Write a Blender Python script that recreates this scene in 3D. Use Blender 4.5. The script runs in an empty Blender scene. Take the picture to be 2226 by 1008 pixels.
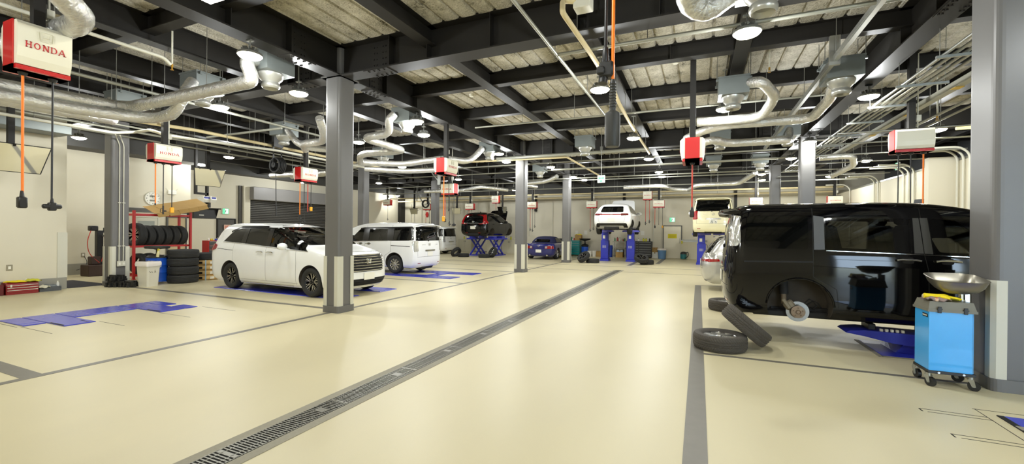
import bpy, bmesh, math, random
from mathutils import Vector, Matrix, Euler
from mathutils.bvhtree import BVHTree
from mathutils.geometry import delaunay_2d_cdt
import numpy as np
random.seed(7)
PI = math.pi
SC = bpy.context.scene
COL = SC.collection

# ------------------------------------------------------------------ camera, world, exposure
CAMH = 1.55
_f, _yaw, _pit, _rol = 927.8, 0.4127215, -0.00224294, 0.0087557
cam_d = bpy.data.cameras.new('camera')
cam_d.sensor_fit = 'HORIZONTAL'; cam_d.sensor_width = 36.0
cam_d.lens = _f * 36.0 / 2226.0
cam_d.clip_start = 0.05; cam_d.clip_end = 200
cam = bpy.data.objects.new('camera', cam_d); COL.objects.link(cam)
_F0 = Vector((-math.sin(_yaw), math.cos(_yaw), 0)); _R0 = Vector((math.cos(_yaw), math.sin(_yaw), 0)); _U0 = Vector((0, 0, 1))
_Fv = _F0*math.cos(_pit) + _U0*math.sin(_pit); _Uv = _U0*math.cos(_pit) - _F0*math.sin(_pit)
_Rv = _R0*math.cos(_rol) + _Uv*math.sin(_rol); _Uv = _Uv*math.cos(_rol) - _R0*math.sin(_rol)
_m = Matrix((( _Rv.x, _Uv.x, -_Fv.x, 0), (_Rv.y, _Uv.y, -_Fv.y, 0), (_Rv.z, _Uv.z, -_Fv.z, CAMH), (0, 0, 0, 1)))
cam.matrix_world = _m
SC.camera = cam

w = bpy.data.worlds.new('daylight'); SC.world = w; w.use_nodes = True
bg = w.node_tree.nodes['Background']; bg.inputs[0].default_value = (0.62, 0.80, 1.0, 1); bg.inputs[1].default_value = 15.0

SC.view_settings.view_transform = 'Standard'; SC.view_settings.look = 'None'
SC.view_settings.gamma = 1.0; SC.view_settings.use_curve_mapping = False
SC.view_settings.exposure = -0.18
LAMP_W = 62.0
LAMP_COL = (0.97, 1.0, 1.0)
try:
    SC.cycles.max_bounces = 8; SC.cycles.diffuse_bounces = 5; SC.cycles.glossy_bounces = 4
    SC.cycles.transmission_bounces = 6; SC.cycles.transparent_max_bounces = 10
    SC.cycles.sample_clamp_indirect = 6.0; SC.cycles.caustics_reflective = False; SC.cycles.caustics_refractive = False
    SC.cycles.use_denoising = True
except Exception: pass

# ------------------------------------------------------------------ materials
def lin(c):
    c = c/255.0
    return c/12.92 if c <= 0.04045 else ((c+0.055)/1.055)**2.4
def rgb(r, g, b): return (lin(r), lin(g), lin(b), 1.0)
MATS = {}
def mat(name, col, rough=0.5, metal=0.0, var=0.0, vscale=6.0, bump=0.0, bscale=60.0, coat=0.0, emit=None, estr=0.0, spec=0.5, stretch=None, rvar=0.0, bdist=0.01):
    if name in MATS: return MATS[name]
    m = bpy.data.materials.new(name); m.use_nodes = True
    nt = m.node_tree; b = nt.nodes['Principled BSDF']
    c = rgb(*col) if len(col) == 3 else col
    b.inputs['Base Color'].default_value = c
    b.inputs['Roughness'].default_value = rough; b.inputs['Metallic'].default_value = metal
    b.inputs['Specular IOR Level'].default_value = spec
    if coat: b.inputs['Coat Weight'].default_value = coat; b.inputs['Coat Roughness'].default_value = 0.03
    if emit: b.inputs['Emission Color'].default_value = rgb(*emit); b.inputs['Emission Strength'].default_value = estr
    tc = nt.nodes.new('ShaderNodeTexCoord')
    src = tc.outputs['Object']
    if stretch:
        mp = nt.nodes.new('ShaderNodeMapping'); mp.inputs['Scale'].default_value = stretch
        nt.links.new(src, mp.inputs['Vector']); src = mp.outputs['Vector']
    n = nt.nodes.new('ShaderNodeTexNoise'); n.inputs['Scale'].default_value = vscale; n.inputs['Detail'].default_value = 6
    nt.links.new(src, n.inputs['Vector'])
    v = max(var, 0.02)
    mx = nt.nodes.new('ShaderNodeMix'); mx.data_type = 'RGBA'
    mx.inputs['A'].default_value = tuple(x*(1-v) for x in c[:3]) + (1,); mx.inputs['B'].default_value = tuple(min(1, x*(1+v)) for x in c[:3]) + (1,)
    nt.links.new(n.outputs['Fac'], mx.inputs['Factor']); nt.links.new(mx.outputs['Result'], b.inputs['Base Color'])
    if rvar:
        mr = nt.nodes.new('ShaderNodeMapRange'); mr.inputs['To Min'].default_value = max(0.02, rough-rvar); mr.inputs['To Max'].default_value = rough+rvar
        nt.links.new(n.outputs['Fac'], mr.inputs['Value']); nt.links.new(mr.outputs['Result'], b.inputs['Roughness'])
    if bump:
        n2 = nt.nodes.new('ShaderNodeTexNoise'); n2.inputs['Scale'].default_value = bscale; n2.inputs['Detail'].default_value = 4
        nt.links.new(tc.outputs['Object'], n2.inputs['Vector'])
        bp = nt.nodes.new('ShaderNodeBump'); bp.inputs['Strength'].default_value = bump; bp.inputs['Distance'].default_value = bdist
        nt.links.new(n2.outputs['Fac'], bp.inputs['Height']); nt.links.new(bp.outputs['Normal'], b.inputs['Normal'])
    MATS[name] = m
    return m
def glassmat(name, tint=(0.02, 0.022, 0.02), clear=0.35, rough=0.02):
    if name in MATS: return MATS[name]
    m = bpy.data.materials.new(name); m.use_nodes = True; nt = m.node_tree
    nt.nodes.remove(nt.nodes['Principled BSDF']); out = nt.nodes['Material Output']
    tr = nt.nodes.new('ShaderNodeBsdfTransparent'); tr.inputs[0].default_value = (clear, clear*1.02, clear*0.97, 1)
    gl = nt.nodes.new('ShaderNodeBsdfGlossy'); gl.inputs['Roughness'].default_value = rough
    fr = nt.nodes.new('ShaderNodeFresnel'); fr.inputs[0].default_value = 1.5
    mx = nt.nodes.new('ShaderNodeMixShader')
    nt.links.new(fr.outputs[0], mx.inputs[0]); nt.links.new(tr.outputs[0], mx.inputs[1]); nt.links.new(gl.outputs[0], mx.inputs[2])
    nt.links.new(mx.outputs[0], out.inputs['Surface'])
    MATS[name] = m
    return m

# ------------------------------------------------------------------ mesh building
def fillet(pts, r, k=5):
    """round the corners of an open polyline"""
    pts = [Vector(p) for p in pts]; out = [pts[0]]
    for i in range(1, len(pts)-1):
        a, b, c = pts[i-1], pts[i], pts[i+1]
        la, lc = (a-b).length, (c-b).length
        t = min(r, la*0.48, lc*0.48)
        p0 = b+(a-b)/la*t; p1 = b+(c-b)/lc*t
        for j in range(k+1):
            s = j/k
            out.append(p0*(1-s)**2+b*2*s*(1-s)+p1*s*s)
    out.append(pts[-1]); return out
def rpoly(pts, r, k=4):
    """round the corners of a closed 2D polygon; r may be a list"""
    out = []; n = len(pts)
    for i in range(n):
        a, b, c = Vector(pts[i-1]), Vector(pts[i]), Vector(pts[(i+1) % n])
        ri = r[i] if isinstance(r, (list, tuple)) else r
        la, lc = (a-b).length, (c-b).length
        t = min(ri, la*0.45, lc*0.45)
        if t < 1e-4: out.append((b.x, b.y)); continue
        p0 = b+(a-b)/la*t; p1 = b+(c-b)/lc*t
        for j in range(k+1):
            s = j/k; q = p0*(1-s)**2+b*2*s*(1-s)+p1*s*s; out.append((q.x, q.y))
    return out
class MB:
    def __init__(s): s.v = []; s.f = []; s.m = []; s.s = []
    def add(s, vs, fs, m=0, smooth=False):
        o = len(s.v); s.v += [tuple(p) for p in vs]
        for f in fs: s.f.append(tuple(i+o for i in f)); s.m.append(m); s.s.append(smooth)
        return s
    def box(s, x0, x1, y0, y1, z0, z1, m=0, b=0.0, M=None):
        x0, x1 = min(x0, x1), max(x0, x1); y0, y1 = min(y0, y1), max(y0, y1); z0, z1 = min(z0, z1), max(z0, z1)
        if b <= 0:
            vs = [(x0,y0,z0),(x1,y0,z0),(x1,y1,z0),(x0,y1,z0),(x0,y0,z1),(x1,y0,z1),(x1,y1,z1),(x0,y1,z1)]
            fs = [(0,3,2,1),(4,5,6,7),(0,1,5,4),(1,2,6,5),(2,3,7,6),(3,0,4,7)]
        else:
            b = min(b, (x1-x0)*.45, (y1-y0)*.45, (z1-z0)*.45)
            vs = []; idx = {}
            for ix, X, sx in ((0,x0,1),(1,x1,-1)):
                for iy, Y, sy in ((0,y0,1),(1,y1,-1)):
                    for iz, Z, sz in ((0,z0,1),(1,z1,-1)):
                        for a in range(3):
                            p = [X+sx*b, Y+sy*b, Z+sz*b]; p[a] = (X, Y, Z)[a]
                            idx[(ix,iy,iz,a)] = len(vs); vs.append(tuple(p))
            I = lambda x, y, z, a: idx[(x,y,z,a)]
            fs = []
            fs += [(I(0,0,0,0),I(0,0,1,0),I(0,1,1,0),I(0,1,0,0)), (I(1,0,0,0),I(1,1,0,0),I(1,1,1,0),I(1,0,1,0)),
                   (I(0,0,0,1),I(1,0,0,1),I(1,0,1,1),I(0,0,1,1)), (I(0,1,0,1),I(0,1,1,1),I(1,1,1,1),I(1,1,0,1)),
                   (I(0,0,0,2),I(0,1,0,2),I(1,1,0,2),I(1,0,0,2)), (I(0,0,1,2),I(1,0,1,2),I(1,1,1,2),I(0,1,1,2))]
            for iy in (0,1):
                for iz in (0,1): fs.append((I(0,iy,iz,1),I(1,iy,iz,1),I(1,iy,iz,2),I(0,iy,iz,2)))
            for ix in (0,1):
                for iz in (0,1): fs.append((I(ix,0,iz,0),I(ix,1,iz,0),I(ix,1,iz,2),I(ix,0,iz,2)))
            for ix in (0,1):
                for iy in (0,1): fs.append((I(ix,iy,0,0),I(ix,iy,1,0),I(ix,iy,1,1),I(ix,iy,0,1)))
            for ix in (0,1):
                for iy in (0,1):
                    for iz in (0,1): fs.append((I(ix,iy,iz,0),I(ix,iy,iz,1),I(ix,iy,iz,2)))
        if M is not None: vs = [M @ Vector(p) for p in vs]
        return s.add(vs, fs, m)
    def cbox(s, c, d, m=0, b=0.0, rz=0.0, M=None):
        T = Matrix.Translation(c) @ (M if M is not None else Matrix.Rotation(rz, 4, 'Z'))
        return s.box(-d[0]/2, d[0]/2, -d[1]/2, d[1]/2, -d[2]/2, d[2]/2, m, b, T)
    def bar(s, p0, p1, w, h, m=0, up=(0,0,1)):
        p0, p1 = Vector(p0), Vector(p1); d = (p1-p0); L = d.length; d.normalize()
        u = Vector(up); 
        if abs(d.dot(u)) > .99: u = Vector((1,0,0))
        r = d.cross(u).normalized(); u = r.cross(d)
        vs = [p+r*(a*w/2)+u*(c*h/2) for p in (p0, p1) for a, c in ((-1,-1),(1,-1),(1,1),(-1,1))]
        return s.add(vs, [(3,2,1,0),(4,5,6,7),(0,1,5,4),(1,2,6,5),(2,3,7,6),(3,0,4,7)], m)
    def cyl(s, p0, p1, r, r1=None, n=16, m=0, caps=True, smooth=True):
        p0, p1 = Vector(p0), Vector(p1); d = (p1-p0).normalized(); r1 = r if r1 is None else r1
        u = Vector((0,0,1)) if abs(d.z) < .9 else Vector((1,0,0))
        a = d.cross(u).normalized(); b = d.cross(a)
        vs = [p0+(a*math.cos(2*PI*i/n)+b*math.sin(2*PI*i/n))*r for i in range(n)]+[p1+(a*math.cos(2*PI*i/n)+b*math.sin(2*PI*i/n))*r1 for i in range(n)]
        s.add(vs, [(i, i+n, (i+1)%n+n, (i+1)%n) for i in range(n)], m, smooth)
        if caps: s.add(vs[:n], [tuple(range(n))], m); s.add(vs[n:], [tuple(range(n-1,-1,-1))], m)
        return s
    def tube(s, pts, r, n=10, m=0, caps=True, rr=None):
        pts = [Vector(p) for p in pts]; N = len(pts); vs = []; u = None
        for i, p in enumerate(pts):
            t = (pts[min(i+1,N-1)]-pts[max(i-1,0)]).normalized()
            if u is None:
                u = Vector((0,0,1)) if abs(t.z) < .9 else Vector((1,0,0))
            u = (u-t*u.dot(t)).normalized(); b = t.cross(u)
            R = r if rr is None else rr[i]
            vs += [p+(u*math.cos(2*PI*k/n)+b*math.sin(2*PI*k/n))*R for k in range(n)]
        fs = [(i*n+k, i*n+(k+1)%n, (i+1)*n+(k+1)%n, (i+1)*n+k) for i in range(N-1) for k in range(n)]
        s.add(vs, fs, m, True)
        if caps: s.add(vs[:n], [tuple(range(n-1,-1,-1))], m); s.add(vs[-n:], [tuple(range(n))], m)
        return s
    def lathe(s, prof, n=32, c=(0,0,0), axis='Z', m=0, smooth=True, close=False, a0=0.0, a1=2*PI):
        full = abs(a1-a0-2*PI) < 1e-6; K = n if full else n+1
        vs = []
        for (r, h) in prof:
            for k in range(K):
                a = a0+(a1-a0)*k/n; x, y = r*math.cos(a), r*math.sin(a)
                p = {'Z': (x, y, h), 'Y': (y, h, x), 'X': (h, x, y)}[axis]
                vs.append((c[0]+p[0], c[1]+p[1], c[2]+p[2]))
        P = len(prof); fs = []
        for i in range(P if close else P-1):
            j = (i+1) % P
            for k in range(n):
                k2 = (k+1) % K
                fs.append((i*K+k, i*K+k2, j*K+k2, j*K+k))
        return s.add(vs, fs, m, smooth)
    def prism(s, poly, a0, a1, axis='Z', m=0, M=None, smooth=False):
        n = len(poly)
        def P(q, h): return {'Z': (q[0], q[1], h), 'Y': (q[0], h, q[1]), 'X': (h, q[0], q[1])}[axis]
        vs = [P(q, a0) for q in poly]+[P(q, a1) for q in poly]
        if M is not None: vs = [M @ Vector(p) for p in vs]
        s.add(vs, [tuple(range(n-1,-1,-1)), tuple(range(n, 2*n))], m)
        o = len(s.v)-2*n
        for i in range(n): s.f.append((o+i, o+(i+1)%n, o+n+(i+1)%n, o+n+i)); s.m.append(m); s.s.append(smooth)
        return s
    def ball(s, c, r, n=12, m=0, M=None):
        if not isinstance(r, (tuple, list)): r = (r, r, r)
        h = n//2; vs = [(0,0,-1)]
        for i in range(1, h):
            t = -PI/2+PI*i/h
            vs += [(math.cos(t)*math.cos(2*PI*k/n), math.cos(t)*math.sin(2*PI*k/n), math.sin(t)) for k in range(n)]
        vs.append((0,0,1)); fs = [(0, 1+(k+1)%n, 1+k) for k in range(n)]
        for i in range(h-2): fs += [(1+i*n+k, 1+i*n+(k+1)%n, 1+(i+1)*n+(k+1)%n, 1+(i+1)*n+k) for k in range(n)]
        L = len(vs)-1; fs += [(L, L-n+k, L-n+(k+1)%n) for k in range(n)]
        vs = [Vector((p[0]*r[0], p[1]*r[1], p[2]*r[2])) for p in vs]
        if M is not None: vs = [M @ p for p in vs]
        return s.add([p+Vector(c) for p in vs], fs, m, True)
    def xf(s, M, start=0):
        for i in range(start, len(s.v)): s.v[i] = tuple(M @ Vector(s.v[i]))
        return s
    def build(s, name, mats, parent=None, sharp=None, fix=True, **tags):
        me = bpy.data.meshes.new(name); me.from_pydata(s.v, [], s.f)
        if not isinstance(mats, (list, tuple)): mats = [mats]
        for m in mats: me.materials.append(m)
        me.polygons.foreach_set('material_index', s.m); me.polygons.foreach_set('use_smooth', s.s)
        if fix:
            bm = bmesh.new(); bm.from_mesh(me); bmesh.ops.recalc_face_normals(bm, faces=bm.faces); bm.to_mesh(me); bm.free()
        if any(s.s): me.set_sharp_from_angle(angle=math.radians(sharp or 42))
        me.update()
        o = bpy.data.objects.new(name, me); COL.objects.link(o)
        if parent is not None: o.parent = parent
        for k, v in tags.items():
            if v: o[k] = v
        return o
def thing(name, label, cat, loc=(0,0,0), rz=0.0, group=None):
    o = bpy.data.objects.new(name, None); COL.objects.link(o); o.empty_display_size = 0.1
    o.location = loc; o.rotation_euler = (0, 0, rz); o['label'] = label; o['category'] = cat
    if group: o['group'] = group
    return o
def tag(o, label, cat, group=None, kind=None):
    o['label'] = label; o['category'] = cat
    if group: o['group'] = group
    if kind: o['kind'] = kind
    return o
def struct(o): o['kind'] = 'structure'; return o
KIDS = {}
def dup(root, loc=None, rz=None, label=None, group=None):
    def kids(o): return [c for c in o.children]
    r = root.copy(); COL.objects.link(r)
    if loc is not None: r.location = loc
    if rz is not None: r.rotation_euler = (0, 0, rz)
    if label: r['label'] = label
    if group: r['group'] = group
    for ch in kids(root):
        c = ch.copy(); COL.objects.link(c); c.parent = r
        for g in kids(ch):
            d = g.copy(); COL.objects.link(d); d.parent = c
    return r
# ------------------------------------------------------------------ the setting
DECK, SECB, MAINB, SECBL = 4.94, 4.64, 4.38, 4.52
XL, XR, YB, YF = -21.5, 6.6, 27.4, -5.0
m_floor = mat('cream_epoxy_floor', (211, 201, 166), 0.40, spec=.33, var=0.11, vscale=0.9, bump=0.10, bscale=180, rvar=0.07, stretch=(1, .45, 1), bdist=0.004)
m_line = mat('grey_line_paint', (112, 108, 98), 0.42, var=0.12, vscale=9)
m_wall = mat('cream_wall_paint', (216, 210, 190), 0.7, var=0.03, vscale=1.2, bump=0.05, bscale=120)
m_base = mat('grey_skirting', (150, 148, 138), 0.6)
m_steel = mat('charcoal_steel_paint', (33, 31, 28), 0.55, spec=.3, var=0.06, vscale=3)
m_col = mat('grey_column_paint', (104, 103, 102), 0.4, var=0.05, vscale=3)
m_guard = mat('pale_corner_guard', (205, 203, 188), 0.55)
m_galv = mat('galvanised_steel', (165, 166, 160), 0.38, metal=0.85, var=0.10, vscale=14)
m_black = mat('black_plastic', (28, 28, 28), 0.45)
m_shut = mat('dark_shutter', (84, 82, 78), 0.45, metal=0.3)

MB().box(XL-8, XR+9, YF-9, YB+1, -0.2, 0.0).build('floor', m_floor, kind='structure')

# sprayed corrugated deck: ribs run along y
def deck_material():
    m = bpy.data.materials.new('sprayed_deck_coating'); m.use_nodes = True; nt = m.node_tree; b = nt.nodes['Principled BSDF']
    b.inputs['Roughness'].default_value = 0.95; b.inputs['Specular IOR Level'].default_value = 0.1
    tc = nt.nodes.new('ShaderNodeTexCoord')
    n1 = nt.nodes.new('ShaderNodeTexNoise'); n1.inputs['Scale'].default_value = 2.2; n1.inputs['Detail'].default_value = 8; n1.inputs['Roughness'].default_value = .7
    n2 = nt.nodes.new('ShaderNodeTexNoise'); n2.inputs['Scale'].default_value = 38; n2.inputs['Detail'].default_value = 6
    for n in (n1, n2): nt.links.new(tc.outputs['Object'], n.inputs['Vector'])
    mm = nt.nodes.new('ShaderNodeMath'); mm.operation = 'MULTIPLY_ADD'; mm.inputs[1].default_value = 0.55
    nt.links.new(n2.outputs['Fac'], mm.inputs[0]); nt.links.new(n1.outputs['Fac'], mm.inputs[2])
    cr = nt.nodes.new('ShaderNodeValToRGB'); cr.color_ramp.elements[0].position = .52; cr.color_ramp.elements[0].color = rgb(82, 79, 68)
    cr.color_ramp.elements[1].position = .98; cr.color_ramp.elements[1].color = rgb(228, 223, 210)
    e = cr.color_ramp.elements.new(.7); e.color = rgb(186, 181, 166)
    nt.links.new(mm.outputs[0], cr.inputs[0]); nt.links.new(cr.outputs[0], b.inputs['Base Color'])
    bp = nt.nodes.new('ShaderNodeBump'); bp.inputs['Strength'].default_value = 1.0; bp.inputs['Distance'].default_value = 0.035
    nt.links.new(n2.outputs['Fac'], bp.inputs['Height']); nt.links.new(bp.outputs['Normal'], b.inputs['Normal'])
    return m
m_deck = deck_material()
mb = MB(); prof = []; x = XL-4; 
rnd = random.Random(3)
while x < XR+5:
    prof += [(x, DECK), (x+.06, DECK-.008), (x+.19, DECK-.008), (x+.25, DECK), (x+.268, DECK+.04), (x+.292, DECK+.04)]; x += .31
prof.append((x, DECK))
ny = 2
vs = [(px, YF-3, pz) for px, pz in prof]+[(px, YB+1, pz) for px, pz in prof]; n = len(prof)
mb.add(vs, [(i, i+1, n+i+1, n+i) for i in range(n-1)])
mb.add([(XL-4, YF-3, DECK+.25), (XR+5, YF-3, DECK+.25), (XR+5, YB+1, DECK+.25), (XL-4, YB+1, DECK+.25)], [(0,1,2,3)])
mb.build('ceiling', m_deck, fix=False, kind='structure')

# beams: welded I sections, each line of steel one object
def ibeam(name, axis, at, a0, a1, zb, fw, tw=.014, tf=.022, stiff=(), plates=()):
    mb = MB()
    def B(p0, p1, q0, q1, z0, z1):
        if axis == 'X': mb.box(p0, p1, q0, q1, z0, z1)
        else: mb.box(q0, q1, p0, p1, z0, z1)
    B(a0, a1, at-fw/2, at+fw/2, zb, zb+tf); B(a0, a1, at-tw/2, at+tw/2, zb+tf, DECK+.04); B(a0, a1, at-fw/2, at+fw/2, DECK-.012, DECK+.02)
    for s in stiff: B(s-.006, s+.006, at-fw/2+.02, at+fw/2-.02, zb+tf, DECK)
    for s in plates:                                   # bolted splice: web plate, flange plate, bolt heads
        B(s-.19, s+.19, at-tw/2-.012, at+tw/2+.012, zb+.07, DECK-.07)
        B(s-.26, s+.26, at-fw/2+.01, at+fw/2-.01, zb-.012, zb)
        for i in range(4):
            for q in (-1, 1):
                for r in (.11, .05):
                    p = s+(i-1.5)*.11
                    c = (p, at+q*(fw/2-.035-r*.6+.03), zb-.012) if axis == 'X' else (at+q*(fw/2-.035-r*.6+.03), p, zb-.012)
                    mb.cyl(c, (c[0], c[1], c[2]-.015), .013, n=6, smooth=False)
        for i in range(4):
            for j in (-1, -.5, .5, 1):
                p = s+j*.13; z = zb+.12+i*(DECK-zb-.24)/3
                for q in (-1, 1):
                    h = at+q*(tw/2+.012); h2 = at+q*(tw/2+.03)
                    c, d = ((p, h, z), (p, h2, z)) if axis == 'X' else ((h, p, z), (h2, p, z))
                    mb.cyl(c, d, .012, n=6, smooth=False)
    return mb.build(name, m_steel, kind='structure')
MY = [-14.2, -6.2, 2.9]
MX = [6.06, 15.03, 20.75]
YS = [-19.6, -17.4, -15.9, -12.3, -10.3, -8.12, -4.17, -1.62, .64, 5.1, 7.4]
XS = [-.6, 1.72, 3.92, 8.26, 10.45, 12.6, 17.0, 18.9, 22.7, 24.6, 26.4]
for X in MY:
    st = [y for y in XS for y in (y,)]+[4.9, 7.2]
    ibeam('beam', 'Y', X, YF-2, YB+.5, MAINB, .31, stiff=st, plates=[m+s for m in MX for s in (-.95, .95)])
for Y in MX:
    ibeam('beam', 'X', Y, XL-3, XR+3.8, MAINB, .33, stiff=[x+d for x in MY for d in (-1.25, 1.25)]+YS+[-3.0, -.5, 1.6], plates=[m+s for m in MY for s in (-.95, .95)])
for X in YS: ibeam('beam', 'Y', X, YF-2, YB+.5, SECB if X > -6 else SECBL, .23, .01, .016)
for Y in XS: ibeam('beam', 'X', Y, XL-3, XR+3.8, SECB+.02, .19, .009, .014, stiff=[-.5] if Y == 8.26 else ())

# columns, square hollow section with rounded corners, plinth, corner guards
def rsq(h, r, k=5):
    return rpoly([(-h,-h),(h,-h),(h,h),(-h,h)], r*1.6, k)
def column(x, y, h=.19, guards=((-1,-1),(1,-1),(1,1),(-1,1)), plinth=True, gz=1.05, hide=False):
    root = thing('column', 'x', 'column', (x, y, 0)); del root['label']; del root['category']; root['kind'] = 'structure'
    mb = MB(); mb.prism(rsq(h, .045), 0.0, MAINB+.01); mb.prism(rsq(h-.02, .045), MAINB, DECK)
    if plinth: mb.prism(rsq(h+.025, .05), 0, .125)
    mb.box(-h-.05, h+.05, -h-.05, h+.05, MAINB-.0, MAINB+.028)
    mb.build('shaft', m_col, root, sharp=50, kind='structure')
    for sx, sy in guards:
        g = MB(); t = .012; L = .10; e = h+.002; z0, z1 = .125, gz
        poly = [(e-L, e), (e-.025, e), (e, e-.025), (e, e-L), (e+t, e-L), (e+t, e-.02), (e-.02, e+t), (e-L, e+t)]
        poly = [(p[0]*sx, p[1]*sy) for p in poly]
        g.prism(poly, z0, z1); g.build('corner_guard', m_guard, root, kind='structure')
    return root
column(-6.28, 6.13); column(-6.2, 15.03); column(-6.1, 20.78); column(2.93, 6.06, h=.235, gz=1.1)
column(-14.35, 6.25, .2); column(2.9, 15.03); column(2.9, 20.78); column(-13.95, 15.03); column(-13.95, 20.78)

# walls
MB().box(XL-4.2, XR+2.2, YB, YB+.3, 0, DECK).build('wall_back', m_wall, kind='structure')
MB().box(XL-.3, XL, 10.2, YB, 0, DECK).build('wall_left_outer', m_wall, kind='structure')
MB().box(XL, -18.85, 10.2, 10.46, 0, DECK).build('wall_left_return', m_wall, kind='structure')
MB().box(-18.85, -18.6, 5.0, 10.46, 0, DECK).build('wall_left_inner', m_wall, kind='structure')
MB().box(-18.6, -15.6, 4.75, 5.0, 0, DECK).build('wall_alcove', m_wall, kind='structure')
MB().box(-15.6, -14.6, YF-.2, 5.35, 0, DECK).build('wall_left_near', m_wall, kind='structure')
MB().box(XR, XR+.25, 13.0, YB, 0, 3.62).box(XR, XR+.25, 8.45, 13.0, 0, DECK).build('wall_right', m_wall, kind='structure')
MB().box(XR+2, XR+2.2, 8, YB+.3, 0, DECK).build('wall_right_outer', mat('dark_upper_wall', (70, 72, 74), .6), kind='structure')
XO = 10.2                                             # open shutter bays to the yard, behind the viewer on the right
mb = MB()
mb.box(-14.6, 4.5, YF-.25, YF, 0, DECK); mb.box(4.5, XO, YF-.25, YF, 3.95, DECK)
for x in (4.5, 6.35, 8.2, XO-.15): mb.box(x-.11, x+.11, YF-.25, YF, 0, 3.95)
mb.box(4.5, XO, YF-.2, YF-.1, 2.5, 2.62)
mb.build('wall_front', m_wall, kind='structure')
MB().box(XO, XO+.25, YF-.25, 8.2, 0, DECK).build('wall_right_near', m_wall, kind='structure')
MB().box(XR, XO+.25, 8.2, 8.45, 0, DECK).build('wall_right_return', m_wall, kind='structure')
# skirting
MB().box(-14.6, -14.588, YF, 5.35, 0, .29).box(-15.6, -14.6, 5.35, 5.362, 0, .29).build('baseboard_left_near', m_base, kind='structure')
MB().box(-14.6, -14.585, 5.18, 5.35, .29, 1.42).box(-14.72, -14.585, 5.35, 5.365, .29, 1.42).build('trim_1', m_guard, kind='structure')
MB().box(-18.6, -18.588, 5.0, 10.46, 0, .36).build('baseboard_alcove', m_base, kind='structure')
MB().box(XL, XL+.012, 10.46, YB, 0, .3).build('baseboard_left_outer', m_base, kind='structure')
MB().box(XL, XR, YB-.012, YB, 0, .1).build('baseboard_back', m_base, kind='structure')
# painted floor lines
def line(x0, x1, y0, y1): return MB().box(x0, x1, y0, y1, 0.0, 0.0025).build('floor_line_marking', m_line, kind='structure')
line(-6.34, -6.24, -4, 26); line(-.09, .07, .2, 13.75)
for y in (6.22, 10.9, 14.9, 18.9): line(-14.2 if y < 7 else -21, -6.34, y-.06, y+.06)
for y in (6.0, 13.69): line(.07, 6.3, y-.035, y+.035)
line(-10.5, -6.34, 1.98, 2.14); line(-21, 2.5, 19.35, 19.43); line(-21, 6, 16.9, 16.96)
line(-3.05, -2.85, 20.2, 24.5); line(-1.95, -1.75, 22.0, 26.6)

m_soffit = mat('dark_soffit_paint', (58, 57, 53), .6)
MB().box(-18.6, -17.7, 5.0, 10.46, 4.06, DECK).build('trim_11', m_soffit, kind='structure')
MB().box(XL, -20.9, 10.46, YB, 4.25, DECK).build('trim_12', m_soffit, kind='structure')
MB().box(-20.9, XR, 26.9, YB, 4.02, DECK).build('trim_13', m_soffit, kind='structure')
# ------------------------------------------------------------------ high-bay lamps (each lamp carries its own light)
m_lens = mat('lamp_lens', (255, 250, 230), 0.4, emit=(255, 246, 214), estr=40.0)
m_lampbody = mat('lamp_housing', (120, 120, 114), 0.5, metal=0.4)
LAMPS = []
def lamp_proto():
    t = thing('high_bay_lamp', 'round lamp', 'lamp', (0, 0, 0))
    mb = MB(); mb.lathe([(0, .10), (.06, .10), (.075, .06), (.14, .05), (.168, .03), (.172, .0), (.165, -.004)], 20, smooth=True)
    for a in range(8):
        c, s = math.cos(a*PI/4), math.sin(a*PI/4); mb.bar((c*.04, s*.04, .10), (c*.11, s*.11, .075), .012, .06)
    mb.build('housing', m_lampbody, t)
    MB().lathe([(.0, -.055), (.08, -.05), (.14, -.03), (.168, .0)], 20).build('lens', m_lens, t)
    return t
def support_z(x, y):
    if any(abs(x-a) < .17 for a in MY) or any(abs(y-a) < .18 for a in MX): return MAINB
    if any(abs(x-a) < .13 for a in YS): return SECB if x > -6 else SECBL
    if any(abs(y-a) < .11 for a in XS): return SECB+.02
    return DECK
LP = lamp_proto()
def lamp(x, y, z, label, top=None):
    global LP
    if not LAMPS: t = LP; t.location = (x, y, z); t['label'] = label; t['group'] = 'high bay lamps under the roof beams'
    else: t = dup(LP, (x, y, z), 0, label, 'high bay lamps under the roof beams')
    LAMPS.append(t); zt = support_z(x, y)-z
    b = MB(); b.cyl((0, 0, .09), (0, 0, zt), .012, n=8); b.box(-.05, .05, -.03, .03, zt-.02, zt); b.build('hanger_rod', m_galv, t)
    L = bpy.data.lights.new('lamp_light', 'POINT'); L.shadow_soft_size = .06; L.energy = LAMP_W; L.color = LAMP_COL
    lo = bpy.data.objects.new('lamp_light', L); COL.objects.link(lo); lo.parent = t; lo.location = (0, 0, -.13)
    return t
Z0 = 4.12
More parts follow.
